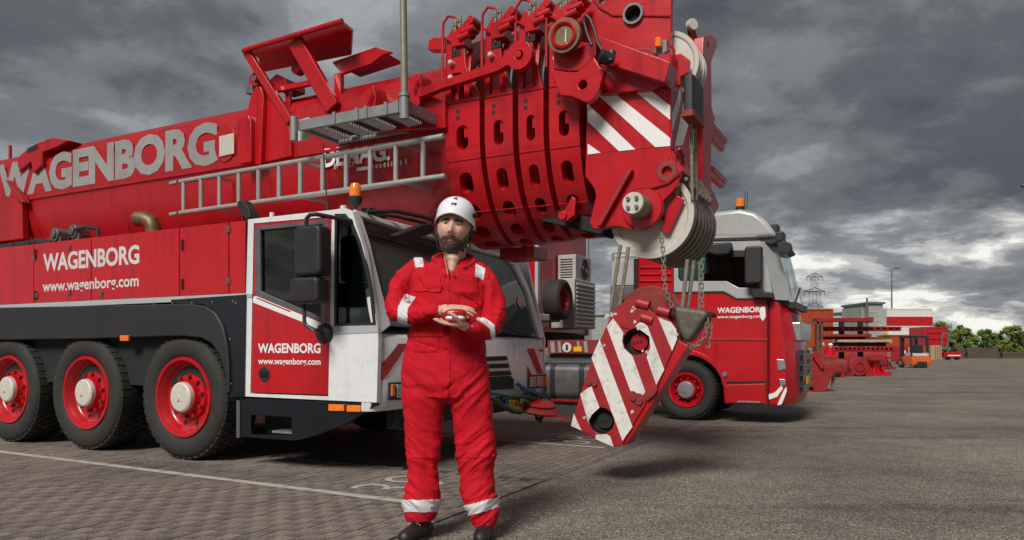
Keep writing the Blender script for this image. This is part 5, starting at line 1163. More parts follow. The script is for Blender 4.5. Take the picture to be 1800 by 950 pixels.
for z in (.0, q[1]-.03): b = MB(); b.box((p[0]-.02, 5.98, z), (q[0]+.02, 6.25, z+.03)); b.build('beam_flange', RED, sb, .004)
# ------------------------------------------------------------------ the man in front
YP = 4.43
def q(px, py, dy=0): return wp(px, py, YP)+Vector((0, dy, 0))
foot = wp(787, 947, YP); foot.z = 0
man = thing('person', 'bearded man in red coveralls and white helmet standing before the crane with hands together', 'person', foot, frame='w')
SKIN = mat('skin', (.60, .36, .27), .5, var=.12, vscale=14, dirt=(.52, .20, .15), dirtamt=.5, spec=.4)
LIP = mat('lips', (.36, .13, .11), .5, var=.1)
HAIR = mat('dark_brown_hair', (.062, .040, .027), .7, var=.6, vscale=70, bump=.6, bscale=160, dirt=(.11, .08, .06), dirtamt=.5)
CLOTH = mat('red_coverall_cloth', (.47, .004, .014), .8, var=.16, vscale=4, bump=.12, bscale=420, spec=.25)
REFL = mat('reflective_tape', (.62, .62, .64), .45, var=.07, vscale=30)
HELM = mat('white_helmet_shell', (.74, .76, .78), .3, coat=.3, var=.03)
BOOT = mat('black_leather', (.014, .013, .012), .5, var=.4, vscale=20, dirt=(.06, .05, .042), dirtamt=.4, bump=.2)
def remesh(parts, vox, smooth=0):
    me = bpy.data.meshes.new('t'); me.from_pydata([tuple(v) for v in parts.v], [], parts.f)
    bm = bmesh.new(); bm.from_mesh(me); bmesh.ops.recalc_face_normals(bm, faces=bm.faces); bm.to_mesh(me); bm.free()
    o = bpy.data.objects.new('t', me); COL.objects.link(o)
    m = o.modifiers.new('r', 'REMESH'); m.mode = 'VOXEL'; m.voxel_size = vox; m.adaptivity = 0
    if smooth:
        s = o.modifiers.new('s', 'SMOOTH'); s.factor = .5; s.iterations = smooth
    dg = bpy.context.evaluated_depsgraph_get(); ev = o.evaluated_get(dg); em = ev.to_mesh()
    vs = [v.co.copy() for v in em.vertices]; ns = [v.normal.copy() for v in em.vertices]; fs = [tuple(p.vertices) for p in em.polygons]
    ev.to_mesh_clear(); bpy.data.objects.remove(o); bpy.data.meshes.remove(me)
    return vs, ns, fs
def solid(vs, fs, name, m, parent, mi=None):
    b = MB(); b.add(vs, fs)
    if mi: b.mi = mi
    return b.build(name, m, parent, recalc=False, angle=80)
def patch(vs, ns, fs, pred, off, name, m, parent, rag=0, offf=None):
    keep = [f for f in fs if pred((vs[f[0]]+vs[f[2]])/2, ns[f[0]])]
    ids = sorted({i for f in keep for i in f}); mp = {i: k for k, i in enumerate(ids)}
    out = [vs[i]+ns[i]*(offf(vs[i]) if offf else off) for i in ids]
    n = len(ids); inn = [vs[i]-ns[i]*.002 for i in ids]
    ff = [tuple(mp[i] for i in f) for f in keep]
    cnt = {}
    for f in ff:
        for a, c in zip(f, f[1:]+f[:1]): cnt[(a, c)] = 1
    rim = [(a, c, n+c, n+a)[::-1] for (a, c) in cnt if (c, a) not in cnt]
    return solid(out+inn, ff+rim, name, m, parent)
def topx(p): return (CX+FPX*p.x/p.y, HOR-FPX*(p.z-CAM_H)/p.y)
def inside(pt, poly):
    x, y = pt; c = False; j = len(poly)-1
    for i in range(len(poly)):
        (xi, yi), (xj, yj) = poly[i], poly[j]
        if (yi > y) != (yj > y) and x < (xj-xi)*(y-yi)/(yj-yi)+xi: c = not c
        j = i
    return c
def loft(b, rings, n=28, caps=True):
    # rings: (centre, half-vector a, half-vector b)
    vs = []
    for c, a, d in rings:
        for i in range(n):
            t = 2*math.pi*i/n; k = 1/(abs(math.cos(t))**2.4+abs(math.sin(t))**2.4)**(1/2.4); vs.append(c+a*math.cos(t)*k+d*math.sin(t)*k)
    k = len(rings); fs = [(j*n+i, j*n+(i+1) % n, (j+1)*n+(i+1) % n, (j+1)*n+i) for j in range(k-1) for i in range(n)]
    fs += [tuple(range(n))[::-1], tuple(range((k-1)*n, k*n))]
    b.add(vs, fs)
def limb(b, pts, sub=6, n=20):
    # pts: (centre, radius); smooth tapered tube with round ends
    P = []
    for i in range(len(pts)-1):
        p0 = pts[max(0, i-1)]; p1 = pts[i]; p2 = pts[i+1]; p3 = pts[min(len(pts)-1, i+2)]
        for k in range(sub):
            t = k/sub
            f = lambda a, c, d, e: .5*((2*c)+(d-a)*t+(2*a-5*c+4*d-e)*t*t+(3*c-a-3*d+e)*t**3)
            P.append((f(p0[0], p1[0], p2[0], p3[0]), p1[1]+(p2[1]-p1[1])*t))
    P.append(pts[-1])
    d0 = (P[0][0]-P[1][0]).normalized(); d1 = (P[-1][0]-P[-2][0]).normalized()
    A = [(P[0][0]+d0*P[0][1]*math.sin(a), P[0][1]*math.cos(a)) for a in (1.4, 1.0, .5)]; Z = [(P[-1][0]+d1*P[-1][1]*math.sin(a), P[-1][1]*math.cos(a)) for a in (.5, 1.0, 1.4)]
    P = A+P+Z
    b.tube([p for p, r in P], [max(.001, r) for p, r in P], n)
def ell(b, c, r, rot=None, nu=24, nv=16):
    vs = []; rot = rot or Matrix.Identity(3)
    for j in range(1, nv):
        ph = math.pi*j/nv
        for i in range(nu):
            t = 2*math.pi*i/nu; vs.append(c+rot @ Vector((r[0]*math.sin(ph)*math.cos(t), r[1]*math.sin(ph)*math.sin(t), r[2]*math.cos(ph))))
    fs = [(j*nu+i, j*nu+(i+1) % nu, (j+1)*nu+(i+1) % nu, (j+1)*nu+i) for j in range(nv-2) for i in range(nu)]
    fs += [tuple(range(nu))[::-1], tuple(range((nv-2)*nu, (nv-1)*nu))]
    b.add(vs, fs)
XA, YA, ZA = Vector((1, 0, 0)), Vector((0, 1, 0)), Vector((0, 0, 1))
PXM = YP/FPX
# --- coverall
b = MB()
tor = [(452, 770, 826, .055), (460, 756, 838, .080), (470, 732, 848, .105), (484, 722, 856, .125), (505, 722, 857, .140), (535, 724, 855, .148), (565, 722, 854, .145), (590, 717, 853, .142), (615, 711, 856, .145), (645, 706, 861, .152), (675, 705, 864, .155), (697, 712, 860, .14), (708, 745, 830, .09)]
loft(b, [(q((l+r)/2, y, .035 if y < 455 else .015 if y < 465 else -.01 if y < 600 else 0), XA*(r-l)/2*PXM, YA*d) for y, l, r, d in tor], 40)
lg1 = [(640, 708, 788, .125), (700, 706, 786, .128), (745, 708, 780, .115), (785, 712, 776, .105), (800, 713, 775, .108), (822, 717, 772, .098), (850, 714, 773, .10), (880, 712, 773, .108), (905, 713, 770, .105), (914, 716, 766, .095)]
lg2 = [(640, 783, 864, .125), (700, 787, 866, .128), (740, 793, 868, .115), (785, 799, 871, .108), (800, 800, 872, .110), (825, 804, 869, .10), (860, 808, 871, .10), (885, 815, 877, .108), (910, 825, 876, .105), (924, 830, 872, .095)]
for lg in (lg1, lg2): loft(b, [(q((l+r)/2, y, .0), XA*(r-l)/2*PXM, YA*d) for y, l, r, d in lg], 32)
limb(b, [(q(735, 470, -.0), .070), (q(714, 490, -.01), .076), (q(702, 520, -.02), .078), (q(701, 546, -.06), .074), (q(728, 555, -.15), .062), (q(760, 553, -.22), .052), (q(778, 551, -.255), .044)])
limb(b, [(q(838, 478, -.0), .070), (q(857, 497, -.01), .076), (q(866, 530, -.02), .078), (q(868, 566, -.05), .076), (q(856, 583, -.13), .064), (q(840, 580, -.21), .054), (q(828, 576, -.25), .047)])
# collar
for (x0, y0, d0), (x1, y1, d1), (x2, y2, d2) in (((770, 446, .03), (764, 458, -.05), (782, 470, -.115)), ((829, 450, .03), (834, 462, -.05), (818, 474, -.115))):
    limb(b, [(q(x0, y0, d0), .016), (q(x1, y1, d1), .020), (q(x2, y2, d2), .015)], 5, 12)
limb(b, [(q(770, 446, .03), .015), (q(799, 440, .075), .018), (q(829, 450, .03), .015)], 5, 12)
vs, ns, fs = remesh(b, .0056, 4)
def fold(p):
    # cloth folds: wrinkles gather at elbows, knees, ankles and waist, long drapes elsewhere
    x, y = topx(p); n = mnoise.noise; ax = p.x*(YP/p.y)
    arm = p.y < YP-.10 or x < 718 or x > 860
    d = 0
    if y > 620:
        knee = math.exp(-((y-800)/40)**2); ank = math.exp(-((y-880)/36)**2); hip = math.exp(-((y-690)/38)**2)
        sx = 1 if x < 787 else -1
        w1 = n(Vector((p.x*6+sx*p.z*2, p.y*5, p.z*12+sx*p.x*9))); w2 = n(Vector((p.x*13, p.y*9, p.z*26+sx*p.x*18+5)))
        d += (.0035+.008*knee+.016*ank+.007*hip)*(1-2*abs(w1))*1.0+(.002+.006*ank+.004*knee)*(1-2*abs(w2))
        d += .013*n(Vector((p.x*9, p.y*6, p.z*2.4)))
        w3 = n(Vector((p.x*5+sx*p.z*4+2, p.y*4, p.z*6-sx*p.x*4))); d -= (.003+.005*knee+.004*hip)*max(0, 1-abs(w3)*9)*max(0, min(1, 3*n(Vector((p.x*3+9, p.y*3, p.z*3)))))
    elif arm and y > 455 and y < 612:
        w1 = n(Vector((p.x*11+p.z*7, p.y*6, p.z*7-p.x*5+3))); w2 = n(Vector((p.x*22+p.z*9, p.y*9, p.z*13)))
        d += .011*(1-2.2*abs(w1))+.0022*(1-2*abs(w2)); w3 = n(Vector((p.x*8+p.z*6, p.y*5, p.z*8+1))); d -= .006*max(0, 1-abs(w3)*8)
    else:
        w1 = n(Vector((p.x*7+p.z*3, p.y*4, p.z*4-p.x*4+9))); w2 = n(Vector((p.x*15-p.z*6, p.y*6, p.z*7)))
        w3 = n(Vector((p.x*6-p.z*2+7, p.y*4, p.z*4+p.x*3))); d -= .005*max(0, 1-abs(w3)*9)*max(0, min(1, 3*n(Vector((p.x*3+4, p.y*3, p.z*3)))))
        wst = math.exp(-((y-588)/26)**2)
        d += (.009+.004*wst)*(1-2*abs(w1))+.002*(1-2*abs(w2)); d += wst*.006*(1-2*abs(n(Vector((p.x*5, p.y*5, p.z*30)))))
    return d-.013
vs = [v+m*fold(v) for v, m in zip(vs, ns)]
me = bpy.data.meshes.new('t'); me.from_pydata([tuple(v) for v in vs], [], fs); ns = [v.normal.copy() for v in me.vertices]; bpy.data.meshes.remove(me)
suit = solid(vs, fs, 'coverall', CLOTH, man)
def facing(nm): return nm.y < .25
def pol(poly, lo=-9, hi=9): return lambda p, nm: facing(nm) and lo < p.y-YP < hi and inside(topx(p), poly)
# sewn-on pieces
for poly in ([(726, 443), (741, 443), (745, 470), (730, 471)], [(836, 464), (853, 473), (850, 493), (835, 486)]): patch(vs, ns, fs, lambda p, nm, P=poly: inside(topx(p), P) and nm.z > -.3, .003, 'reflective_band', REFL, suit)
for poly in ([(712, 517), (731, 523), (717, 543), (716, 571), (699, 567), (700, 540)], [(838, 558), (852, 559), (869, 572), (870, 600), (864, 603), (862, 580), (850, 569), (838, 564)]): patch(vs, ns, fs, pol(poly), .003, 'reflective_band', REFL, suit)
patch(vs, ns, fs, lambda p, nm: topx(p)[0] < 790 and 879 < topx(p)[1] < 900, .003, 'reflective_band', REFL, suit)
patch(vs, ns, fs, lambda p, nm: topx(p)[0] > 790 and 889-.26*(topx(p)[0]-818) < topx(p)[1] < 909-.30*(topx(p)[0]-818), .003, 'reflective_band', REFL, suit)
for poly in ([(730, 489), (774, 487), (776, 511), (771, 514), (735, 513), (728, 510)], [(810, 492), (852, 500), (851, 526), (844, 540), (832, 527), (809, 515)]): patch(vs, ns, fs, pol(poly, -.2), .007, 'chest_pocket', CLOTH, suit)
patch(vs, ns, fs, pol([(776, 470), (790, 476), (791, 600), (790, 690), (784, 700), (780, 600), (779, 500)], -.19), .005, 'front_placket', CLOTH, suit)
patch(vs, ns, fs, lambda p, nm: 573 < topx(p)[1] < 592 and p.y > YP-.20 and 712 < topx(p)[0] < 856, .005, 'waist_band', CLOTH, suit)
patch(vs, ns, fs, pol([(853, 707), (866, 705), (867, 729), (857, 731), (853, 722)]), .008, 'leg_pocket_flap', CLOTH, suit)
for poly in ([(717, 775), (772, 775), (771, 805), (718, 806)], [(804, 778), (866, 775), (868, 803), (806, 806)]): patch(vs, ns, fs, pol(poly), .0045, 'knee_patch', CLOTH, suit)['kind'] = 'stuff'
ZIP = mat('brass_zip', (.20, .14, .06), .4, metal=.6)
b = MB(); b.tube([q(784, 455, -.118), q(788, 470, -.135), q(792, 488, -.160)], .004, 6); b.build('zip', ZIP, suit)
for x, y in ((784, 483), (799, 483)):
    b = MB(); c = q(x, y, -.160); b.cyl(c, c+Vector((0, -.012, 0)), .006, n=10); b.build('press_stud', DULL, suit)
# --- body: head, neck, hands and limbs in one surface
HC = q(800, 404, -.05); HR = Matrix.Rotation(R(7), 3, 'Y') @ Matrix.Rotation(R(-4), 3, 'Z') @ Matrix.Rotation(R(-4), 3, 'X')
# face looks along -Y of its own frame
def G(a, s): return math.exp(-a*a/(s*s))
def head_pt(d):
    x, y, z = d; r = 1/math.sqrt((x/.100)**2+(y/.118)**2+(z/.148)**2); p = Vector((x*r, y*r, z*r))
    f = max(0, -p.y/.118)
    if p.z < -.02: k = min(1, (-.02-p.z)/.12); p.x *= 1-.20*k*k; p.y *= 1-.05*k
    if p.y < 0:
        nose = G(p.x, .016)*max(0, 1-abs((p.z+.030)/.050))**.7*(.030 if p.z > -.055 else .01)
        nose += G(p.x, .021)*G(p.z+.052, .016)*.020
        brow = G(p.z-.030, .014)*G(p.x, .060)*.011
        sock = (G(p.x-.036, .019)+G(p.x+.036, .019))*G(p.z-.008, .017)*.017
        cheek = (G(p.x-.052, .024)+G(p.x+.052, .024))*G(p.z+.036, .028)*.008
        lips = G(p.x, .026)*(G(p.z+.082, .006)+G(p.z+.097, .007))*.007-G(p.x, .026)*G(p.z+.0895, .003)*.004
        chin = G(p.x, .026)*G(p.z+.126, .02)*.012
        p.y -= (nose+brow-sock+cheek+lips+chin)*min(1, f*2)
    return p
hb = MB(); NU, NV = 120, 90; hv = []
for j in range(1, NV):
    ph = math.pi*j/NV
    for i in range(NU):
        t = 2*math.pi*i/NU; hv.append(HC+HR @ head_pt((math.sin(ph)*math.cos(t), math.sin(ph)*math.sin(t), math.cos(ph))))
hf = [(j*NU+i, j*NU+(i+1) % NU, (j+1)*NU+(i+1) % NU, (j+1)*NU+i) for j in range(NV-2) for i in range(NU)]+[tuple(range(NU))[::-1], tuple(range((NV-2)*NU, (NV-1)*NU))]
hb.add(hv, hf)
for s in (-1, 1):
    ell(hb, HC+HR @ Vector((s*.097, .012, -.012)), (.012, .022, .036), HR @ Matrix.Rotation(R(18*s), 3, 'Z'))
    ell(hb, HC+HR @ Vector((s*.098, .008, -.040)), (.009, .012, .012), HR)
limb(hb, [(q(799, 485, .0), .072), (q(799, 455, .01), .066), (q(800, 425, .015), .064)], 4, 24)
limb(hb, [(q(799, 448, -.045), .050), (q(798, 462, -.085), .036), (q(797, 478, -.110), .022)], 4, 16)
limb(hb, [(q(787, 670), .08), (q(787, 600), .10), (q(789, 530), .10), (q(792, 490), .08)], 4, 20)
limb(hb, [(q(745, 480), .05), (q(792, 478), .06), (q(838, 485), .05)], 4, 16)
limb(hb, [(q(752, 690), .06), (q(746, 790), .06), (q(742, 905, .01), .04), (q(742, 930, .01), .04)], 4, 16)
limb(hb, [(q(822, 690), .06), (q(836, 790), .06), (q(852, 915, .01), .04), (q(852, 935, .01), .04)], 4, 16)
limb(hb, [(q(735, 475), .05), (q(702, 530, -.02), .048), (q(701, 546, -.06), .046), (q(728, 555, -.15), .042), (q(760, 553, -.22), .036), (q(784, 550, -.265), .030), (q(790, 548, -.27), .029)], 4, 18)
limb(hb, [(q(838, 482), .05), (q(867, 535, -.02), .048), (q(868, 566, -.05), .046), (q(856, 583, -.13), .042), (q(840, 580, -.21), .036), (q(824, 576, -.262), .031), (q(819, 574, -.27), .030)], 4, 18)
def hand(wrist, d, wv, up, curl, thumb_side, thumb_up):
    # wrist point, finger direction d, width direction wv (towards the index finger), back-of-hand direction up
    M = Matrix((d, wv, up)).transposed()
    ell(hb, wrist+d*.046, (.062, .046, .018), M); ell(hb, wrist+d*.075, (.034, .047, .0155), M); ell(hb, wrist+d*.035+wv*.026*thumb_side-up*.008, (.038, .022, .019), M)
    for k, (o, L_, rr) in enumerate(((.0355, .082, .0098), (.0120, .092, .0102), (-.0118, .086, .0098), (-.0345, .068, .0088))):
        p0 = wrist+d*(.090-abs(k-1)*.005)+wv*o*thumb_side; a = curl[k]
        dirs = []; ang = a*.5
        pts = [(p0-d*.02, rr*1.06), (p0, rr*1.05)]; p = p0; fan = wv*o*thumb_side*1.2
        for s, ln in enumerate((.46, .30, .24)):
            dv = (d*math.cos(ang)-up*math.sin(ang)+fan*.6).normalized(); p = p+dv*L_*ln; pts.append((p, rr*(1.0-.09*(s+1)))); ang += a
        limb(hb, pts, 4, 14)
    b0 = wrist+d*.028+wv*.036*thumb_side-up*.006
    b1 = b0+(d*.62+wv*.55*thumb_side+up*thumb_up).normalized()*.045; b2 = b1+(d*.86+wv*.16*thumb_side+up*thumb_up*.9).normalized()*.034; b3 = b2+(d*.95+wv*-.05*thumb_side+up*thumb_up*.6).normalized()*.026
    limb(hb, [(b0, .0150), (b1, .0122), (b2, .0112), (b3, .0092)], 4, 14)
d1 = Vector((.985, -.10, -.06)).normalized(); w1 = Vector((.05, .80, .58)); w1 = (w1-d1*w1.dot(d1)).normalized(); u1_ = d1.cross(w1); u1_ = u1_ if u1_.z > 0 else -u1_
hand(q(788, 548, -.275), d1, w1, u1_, (.20, .22, .24, .28), 1, -.30)
d2 = Vector((-.985, -.12, .07)).normalized(); w2 = Vector((0, -.80, -.10)); w2 = (w2-d2*w2.dot(d2)).normalized(); u2_ = d2.cross(w2); u2_ = u2_ if u2_.z < 0 else -u2_
hand(q(824, 574, -.275), d2, w2, u2_, (.16, .17, .19, .24), 1, -.75)
bv, bn, bf = remesh(hb, .0034, 1)
Hi = HR.inverted(); mi = []
for f in bf:
    p = Hi @ ((bv[f[0]]+bv[f[2]])/2-HC); k = 0
    if p.y < -.05:
        if abs(p.x) < .027*(1-.2*abs(p.z+.089)/.012) and -.104 < p.z < -.076: k = 1
        for s in (-1, 1):
            xx = p.x*s
            if .012 < xx < .062 and .018-.18*abs(xx-.034)+0 < p.z < .032-.16*abs(xx-.034): k = 2
    mi.append(k)
body = solid(bv, bf, 'body', [SKIN, LIP, HAIR], man, mi)
EYEW = mat('eye_white', (.45, .40, .37), .25, var=.02); IRIS = mat('iris', (.05, .06, .06), .2)
for s in (-1, 1):
    c = HC+HR @ Vector((s*.036, -.0980, .004)); b = MB(); ell(b, c, (.0150, .0120, .0062), HR); ey = b.build('eye', EYEW, man)
    b = MB(); ell(b, c+HR @ Vector((-.001, -.0085, 0)), (.0068, .005, .0068), HR); b.build('iris', IRIS, ey)
    b = MB(); b.tube([c+HR @ Vector((s*x, -.009-(.003-abs(x)*.2), .0085-.25*abs(x))) for x in (-.017, -.008, 0, .008, .017)], .0032, 6); b.build('eyelid', SKIN, ey)
def beardp(p, nm):
    h = Hi @ (p-HC)
    if (h.y > .035 or abs(h.x) > .12): return False
    lip = ((h.x)/.026)**2+((h.z+.090)/.0125)**2 < 1
    if lip or h.z < -.160 or (h.z < -.13 and h.y > -.03): return False
    if h.y < -.06 and abs(h.x) < .050: return h.z < -.066-.10*abs(h.x)+(.0 if abs(h.x) > .012 else -.003)
    edge = -.082+.9*max(0, abs(h.x)-.056)
    return h.z < min(.0, edge+max(0, h.y+.06)*.7) and h.z > -.172
def boff(v):
    h = Hi @ (v-HC); n = mnoise.noise(Vector((v.x*90, v.y*90, v.z*60))); return .0045+.009*max(0, min(1, (-.095-h.z)/.04))+.004*n
BEARD = mat('brown_grey_beard', (.085, .060, .045), .75, var=.6, vscale=60, bump=.6, bscale=160, dirt=(.16, .13, .11), dirtamt=.6)
beard = patch(bv, bn, bf, beardp, 0, 'beard', BEARD, man, offf=boff)
rb = random.Random(4); hs = MB(); cand = [i for i in range(len(bv)) if beardp(bv[i], bn[i])]
for _ in range(2600):
    i = rb.choice(cand); p = bv[i]+bn[i]*(boff(bv[i])-.002); d = (bn[i]*.5+Vector((rb.uniform(-.35, .35), rb.uniform(-.3, .1), -.9))).normalized(); L_ = rb.uniform(.006, .014); s = d.cross(YA).normalized()*.0009
    hs.add([p-s, p+s, p+d*L_+bn[i]*.002], [(0, 1, 2)])
hs.build('beard_strands', BEARD, beard, kind='stuff', recalc=False)
patch(bv, bn, bf, lambda p, nm: (lambda h: (h.y > .0 and .012 < h.z < .10 and abs(h.x) > .03 and not (abs(h.x) > .101)) or (h.y > .05 and -.09 < h.z <= .1))(Hi @ (p-HC)), .006, 'hair', HAIR, man)
# --- helmet
STRAP = mat('black_webbing', (.012, .012, .013), .9)
def HW(x, y, z): return HC+HR @ Vector((x, y, z))
b = MB(); NU, NV = 56, 22; pv_ = []
for j in range(NV+1):
    ph = (math.pi/2)*j/NV
    for i in range(NU):
        t = 2*math.pi*i/NU; s = math.sin(ph)**.92; c = math.cos(ph)
        x, y = .118*s*math.cos(t), .150*s*math.sin(t); z = .060+.128*c**.9
        if ph > 1.25: k = (ph-1.25)/.32; z -= .008*k+(.012*k if y > .02 else 0); y -= .018*k*max(0, -math.sin(t))**2; z -= .030*k*abs(math.cos(t))**1.5
        pv_.append(HW(x, y+.006, z))
fcs = [(j*NU+i, j*NU+(i+1) % NU, (j+1)*NU+(i+1) % NU, (j+1)*NU+i) for j in range(NV) for i in range(NU)]
b.add(pv_, fcs); cen = HW(0, 0, .03); b.add([p+(cen-p).normalized()*.008 for p in pv_], [f[::-1] for f in fcs])
o = NV*NU; m_ = len(pv_); b.f += [(o+i, o+(i+1) % NU, m_+o+(i+1) % NU, m_+o+i)[::-1] for i in range(NU)]; b.mi += [0]*NU
helmet = b.build('helmet', HELM, man, recalc=False, angle=50)
b = MB(); b.tube([p+(p-cen).normalized()*.002 for p in pv_[o:o+NU]], .0045, 6, close=True); b.build('helmet_rim', HELM, helmet)
for s in (-1, 1):
    b = MB(); ell(b, HW(s*.112, -.035, .075), (.008, .026, .022), HR @ Matrix.Rotation(R(-22*s), 3, 'Z') @ Matrix.Rotation(R(30*s), 3, 'Y')); b.build('helmet_clip', BLACK, helmet)
    b = MB(); b.tube([HW(s*.110, -.02, .022), HW(s*.101, -.035, -.03), HW(s*.092, -.052, -.09), HW(s*.070, -.075, -.140), HW(s*.035, -.092, -.160), HW(0, -.098, -.165)], .0036, 6); b.build('chin_strap', STRAP, helmet)
    b = MB(); b.tube([HW(s*.112, .05, .012), HW(s*.108, .03, -.04), HW(s*.093, -.04, -.085)], .0035, 6); b.build('side_strap', STRAP, helmet)
b = MB(); ell(b, HW(.098, -.02, -.095), (.006, .010, .013), HR); b.build('strap_buckle', YELLOW, helmet)
def on_helmet(x, z):
    # front of the shell at (x, z)
    c = min(1, max(0, (z-.060)/.128))**(1/.9); s = math.sqrt(max(0, 1-c*c))**.92; return HW(x, -math.sqrt(max(0, 1-(x/(.118*s))**2))*.150*s+.006-.003, z)
for x0, x1, z0, z1, nm, m in ((-.016, .016, .112, .119, 'helmet_logo', BLACKP), (-.014, -.003, .103, .111, 'helmet_logo', BLACKP), (.003, .014, .103, .111, 'helmet_logo', BLACKP), (-.005, .007, .158, .166, 'helmet_emblem', RED), (-.012, .002, .148, .156, 'helmet_emblem', DULL), (.003, .013, .144, .153, 'helmet_emblem', BLACKP)):
    b = MB(); b.add([on_helmet(x0, z0), on_helmet(x1, z0), on_helmet(x1+.002, z1), on_helmet(x0+.002, z1)], [(0, 1, 2, 3)]); b.build(nm, m, helmet, recalc=False)
# --- boots
LACE = mat('yellow_lace', (.42, .36, .12), .8)
for ax_, ay, tx in ((742, 912, -.55), (853, 922, -.12)):
    a = q(ax_, ay, .0); d = Vector((tx, -1, 0)).normalized(); b = MB()
    limb(b, [(a+Vector((0, .01, .03)), .056), (Vector((a.x, a.y+.01, .12)), .056), (Vector((a.x, a.y+.005, .062)), .052)], 4, 20)
    g = Vector((a.x, a.y, 0)); s_ = d.cross(ZA)
    limb(b, [(g-d*.045+ZA*.055, .046), (g+d*.05+ZA*.056, .052), (g+d*.12+ZA*.048, .050), (g+d*.165+ZA*.042, .046)], 5, 20)
    v_, n_, f_ = remesh(b, .005, 3); v_ = [Vector((p.x, p.y, max(p.z, .014))) for p in v_]
    bt = solid(v_, f_, 'boot', BOOT, man)
    b = MB(); o_ = []
    for i in range(30):
        t = 2*math.pi*i/30; o_.append(g+d*(.058+.150*math.cos(t))+s_*.052*math.sin(t)*(1.08 if math.cos(t) > 0 else .92))
    b.add([Vector((p.x, p.y, .0)) for p in o_]+[Vector((p.x, p.y, .024)) for p in o_], [tuple(range(30))[::-1], tuple(range(30, 60))]+[(i, (i+1) % 30, 30+(i+1) % 30, 30+i) for i in range(30)]); b.build('sole', BLACK, bt, .004)
    b = MB()
    for k in range(4):
        c = g+d*(.035+.028*k)+ZA*(.118-.014*k*1.0); b.tube([c-s_*.035-ZA*.008, c+ZA*.006+d*.004, c+s_*.035-ZA*.008], .0035, 5)
    c = g+d*.05+ZA*.118; b.tube([c, c+s_*.03+ZA*.01+d*.02, c+s_*.035+d*.045-ZA*.02, c+d*.02, c-s_*.03+d*.04-ZA*.01, c-s_*.03+ZA*.012, c], .003, 5); b.build('laces', LACE, bt, kind='stuff')
# --- the small thing between the hands
oc = q(808, 557, -.31)
held = thing('handheld_case', 'small red and white object held between the palms of the man', 'small case', oc, frame='w')
b = MB()
def sup(b, c, r, e=3.0, nu=28, nv=14):
    sg = lambda v, k: math.copysign(abs(v)**k, v); vs = []; k = 2/e
    for j in range(1, nv):
        ph = math.pi*j/nv
        for i in range(nu):
            t = 2*math.pi*i/nu; vs.append(c+Vector((r[0]*sg(math.sin(ph), k)*sg(math.cos(t), k), r[1]*sg(math.sin(ph), k)*sg(math.sin(t), k), r[2]*sg(math.cos(ph), k))))
    b.add(vs, [(j*nu+i, j*nu+(i+1) % nu, (j+1)*nu+(i+1) % nu, (j+1)*nu+i) for j in range(nv-2) for i in range(nu)]+[tuple(range(nu))[::-1], tuple(range((nv-2)*nu, (nv-1)*nu))])
sup(b, oc+ZA*.006, (.062, .036, .024), 2.6); b.build('case_top', RED, held, angle=60)
b = MB(); sup(b, oc-ZA*.021+Vector((-.002, -.006, 0)), (.055, .040, .013), 3.2); cb = b.build('case_base', HELM, held, angle=60)
b = MB(); c = oc-ZA*.021+Vector((-.002, -.0465, 0)); b.box((c.x-.016, c.y-.001, c.z-.006), (c.x+.02, c.y+.003, c.z+.005)); b.build('case_mark', RED, cb)
# ------------------------------------------------------------------ far side of the yard
def gy(py): return CAM_H*FPX/(py-HOR)                 # distance of a point standing on the ground at this height in the picture
def bx(px0, px1, py0, py1, Y, dep): a, c = wp(px0, py1, Y), wp(px1, py0, Y); return (a.x, Y, max(0, a.z)), (c.x, Y+dep, c.z)
ORANGEP = mat('orange_paint', (.36, .05, .010), .45, var=.12, vscale=3, dirt=(.2, .06, .03), dirtamt=.4)
RUSTY = mat('rusty_steel', (.14, .055, .035), .7, var=.35, vscale=5, dirt=(.06, .03, .02), dirtamt=.7)
FADED = mat('faded_red_paint', (.25, .012, .015), .55, var=.2, vscale=3, dirt=(.16, .05, .035), dirtamt=.6)
WOOD = mat('pale_wood', (.42, .30, .17), .75, var=.2, vscale=8)
DWOOD = mat('dark_timber', (.085, .058, .042), .85, var=.35, vscale=4)
PALE = mat('pale_cladding', (.40, .42, .44), .5, var=.06, vscale=.5)
CONC = mat('grey_concrete', (.30, .30, .29), .8, var=.12, vscale=.6)
PYL = mat('pylon_steel', (.13, .135, .14), .6, metal=.3)
# loader bucket
Y = gy(687); o = wp(1425, 687, Y); o.z = 0
bk = thing('loader_bucket', 'big faded red loader bucket on the ground in front of the truck', 'loader bucket', o, frame='w')
s = Y/FPX; H_ = 62*s
def bp(px, dy, py): w_ = wp(px, py, Y); return (w_.x, Y+dy, max(.012, w_.z))
b = MB(); prof = [(.10, 688), (-.10, 684), (-.32, 672), (-.42, 655), (-.36, 640), (-.18, 628), (.05, 624)]
for dx in (0,):
    v1 = [bp(1350, d, y) for d, y in prof]; v2 = [bp(1434, d, y) for d, y in prof]; n = len(prof)
    b.add(v1+v2, [(i, i+1, n+i+1, n+i) for i in range(n-1)]); b.add([(x, y+.03, z) for x, y, z in v1+v2], [(i, n+i, n+i+1, i+1) for i in range(n-1)])
b.build('bucket_shell', FADED, bk, recalc=False)
b = MB(); b.prism([(1420, 690), (1440, 686), (1457, 646), (1434, 645), (1410, 622), (1402, 630)], lambda a, c, t: bp(a, t, c), -.42, -.36); b.build('bucket_side', FADED, bk, .006)
b = MB(); b.prism([(1412, 621), (1423, 619), (1436, 645), (1430, 648)], lambda a, c, t: bp(a, t, c), -.5, -.40); b.build('bucket_rib', REDW, bk)
b = MB()
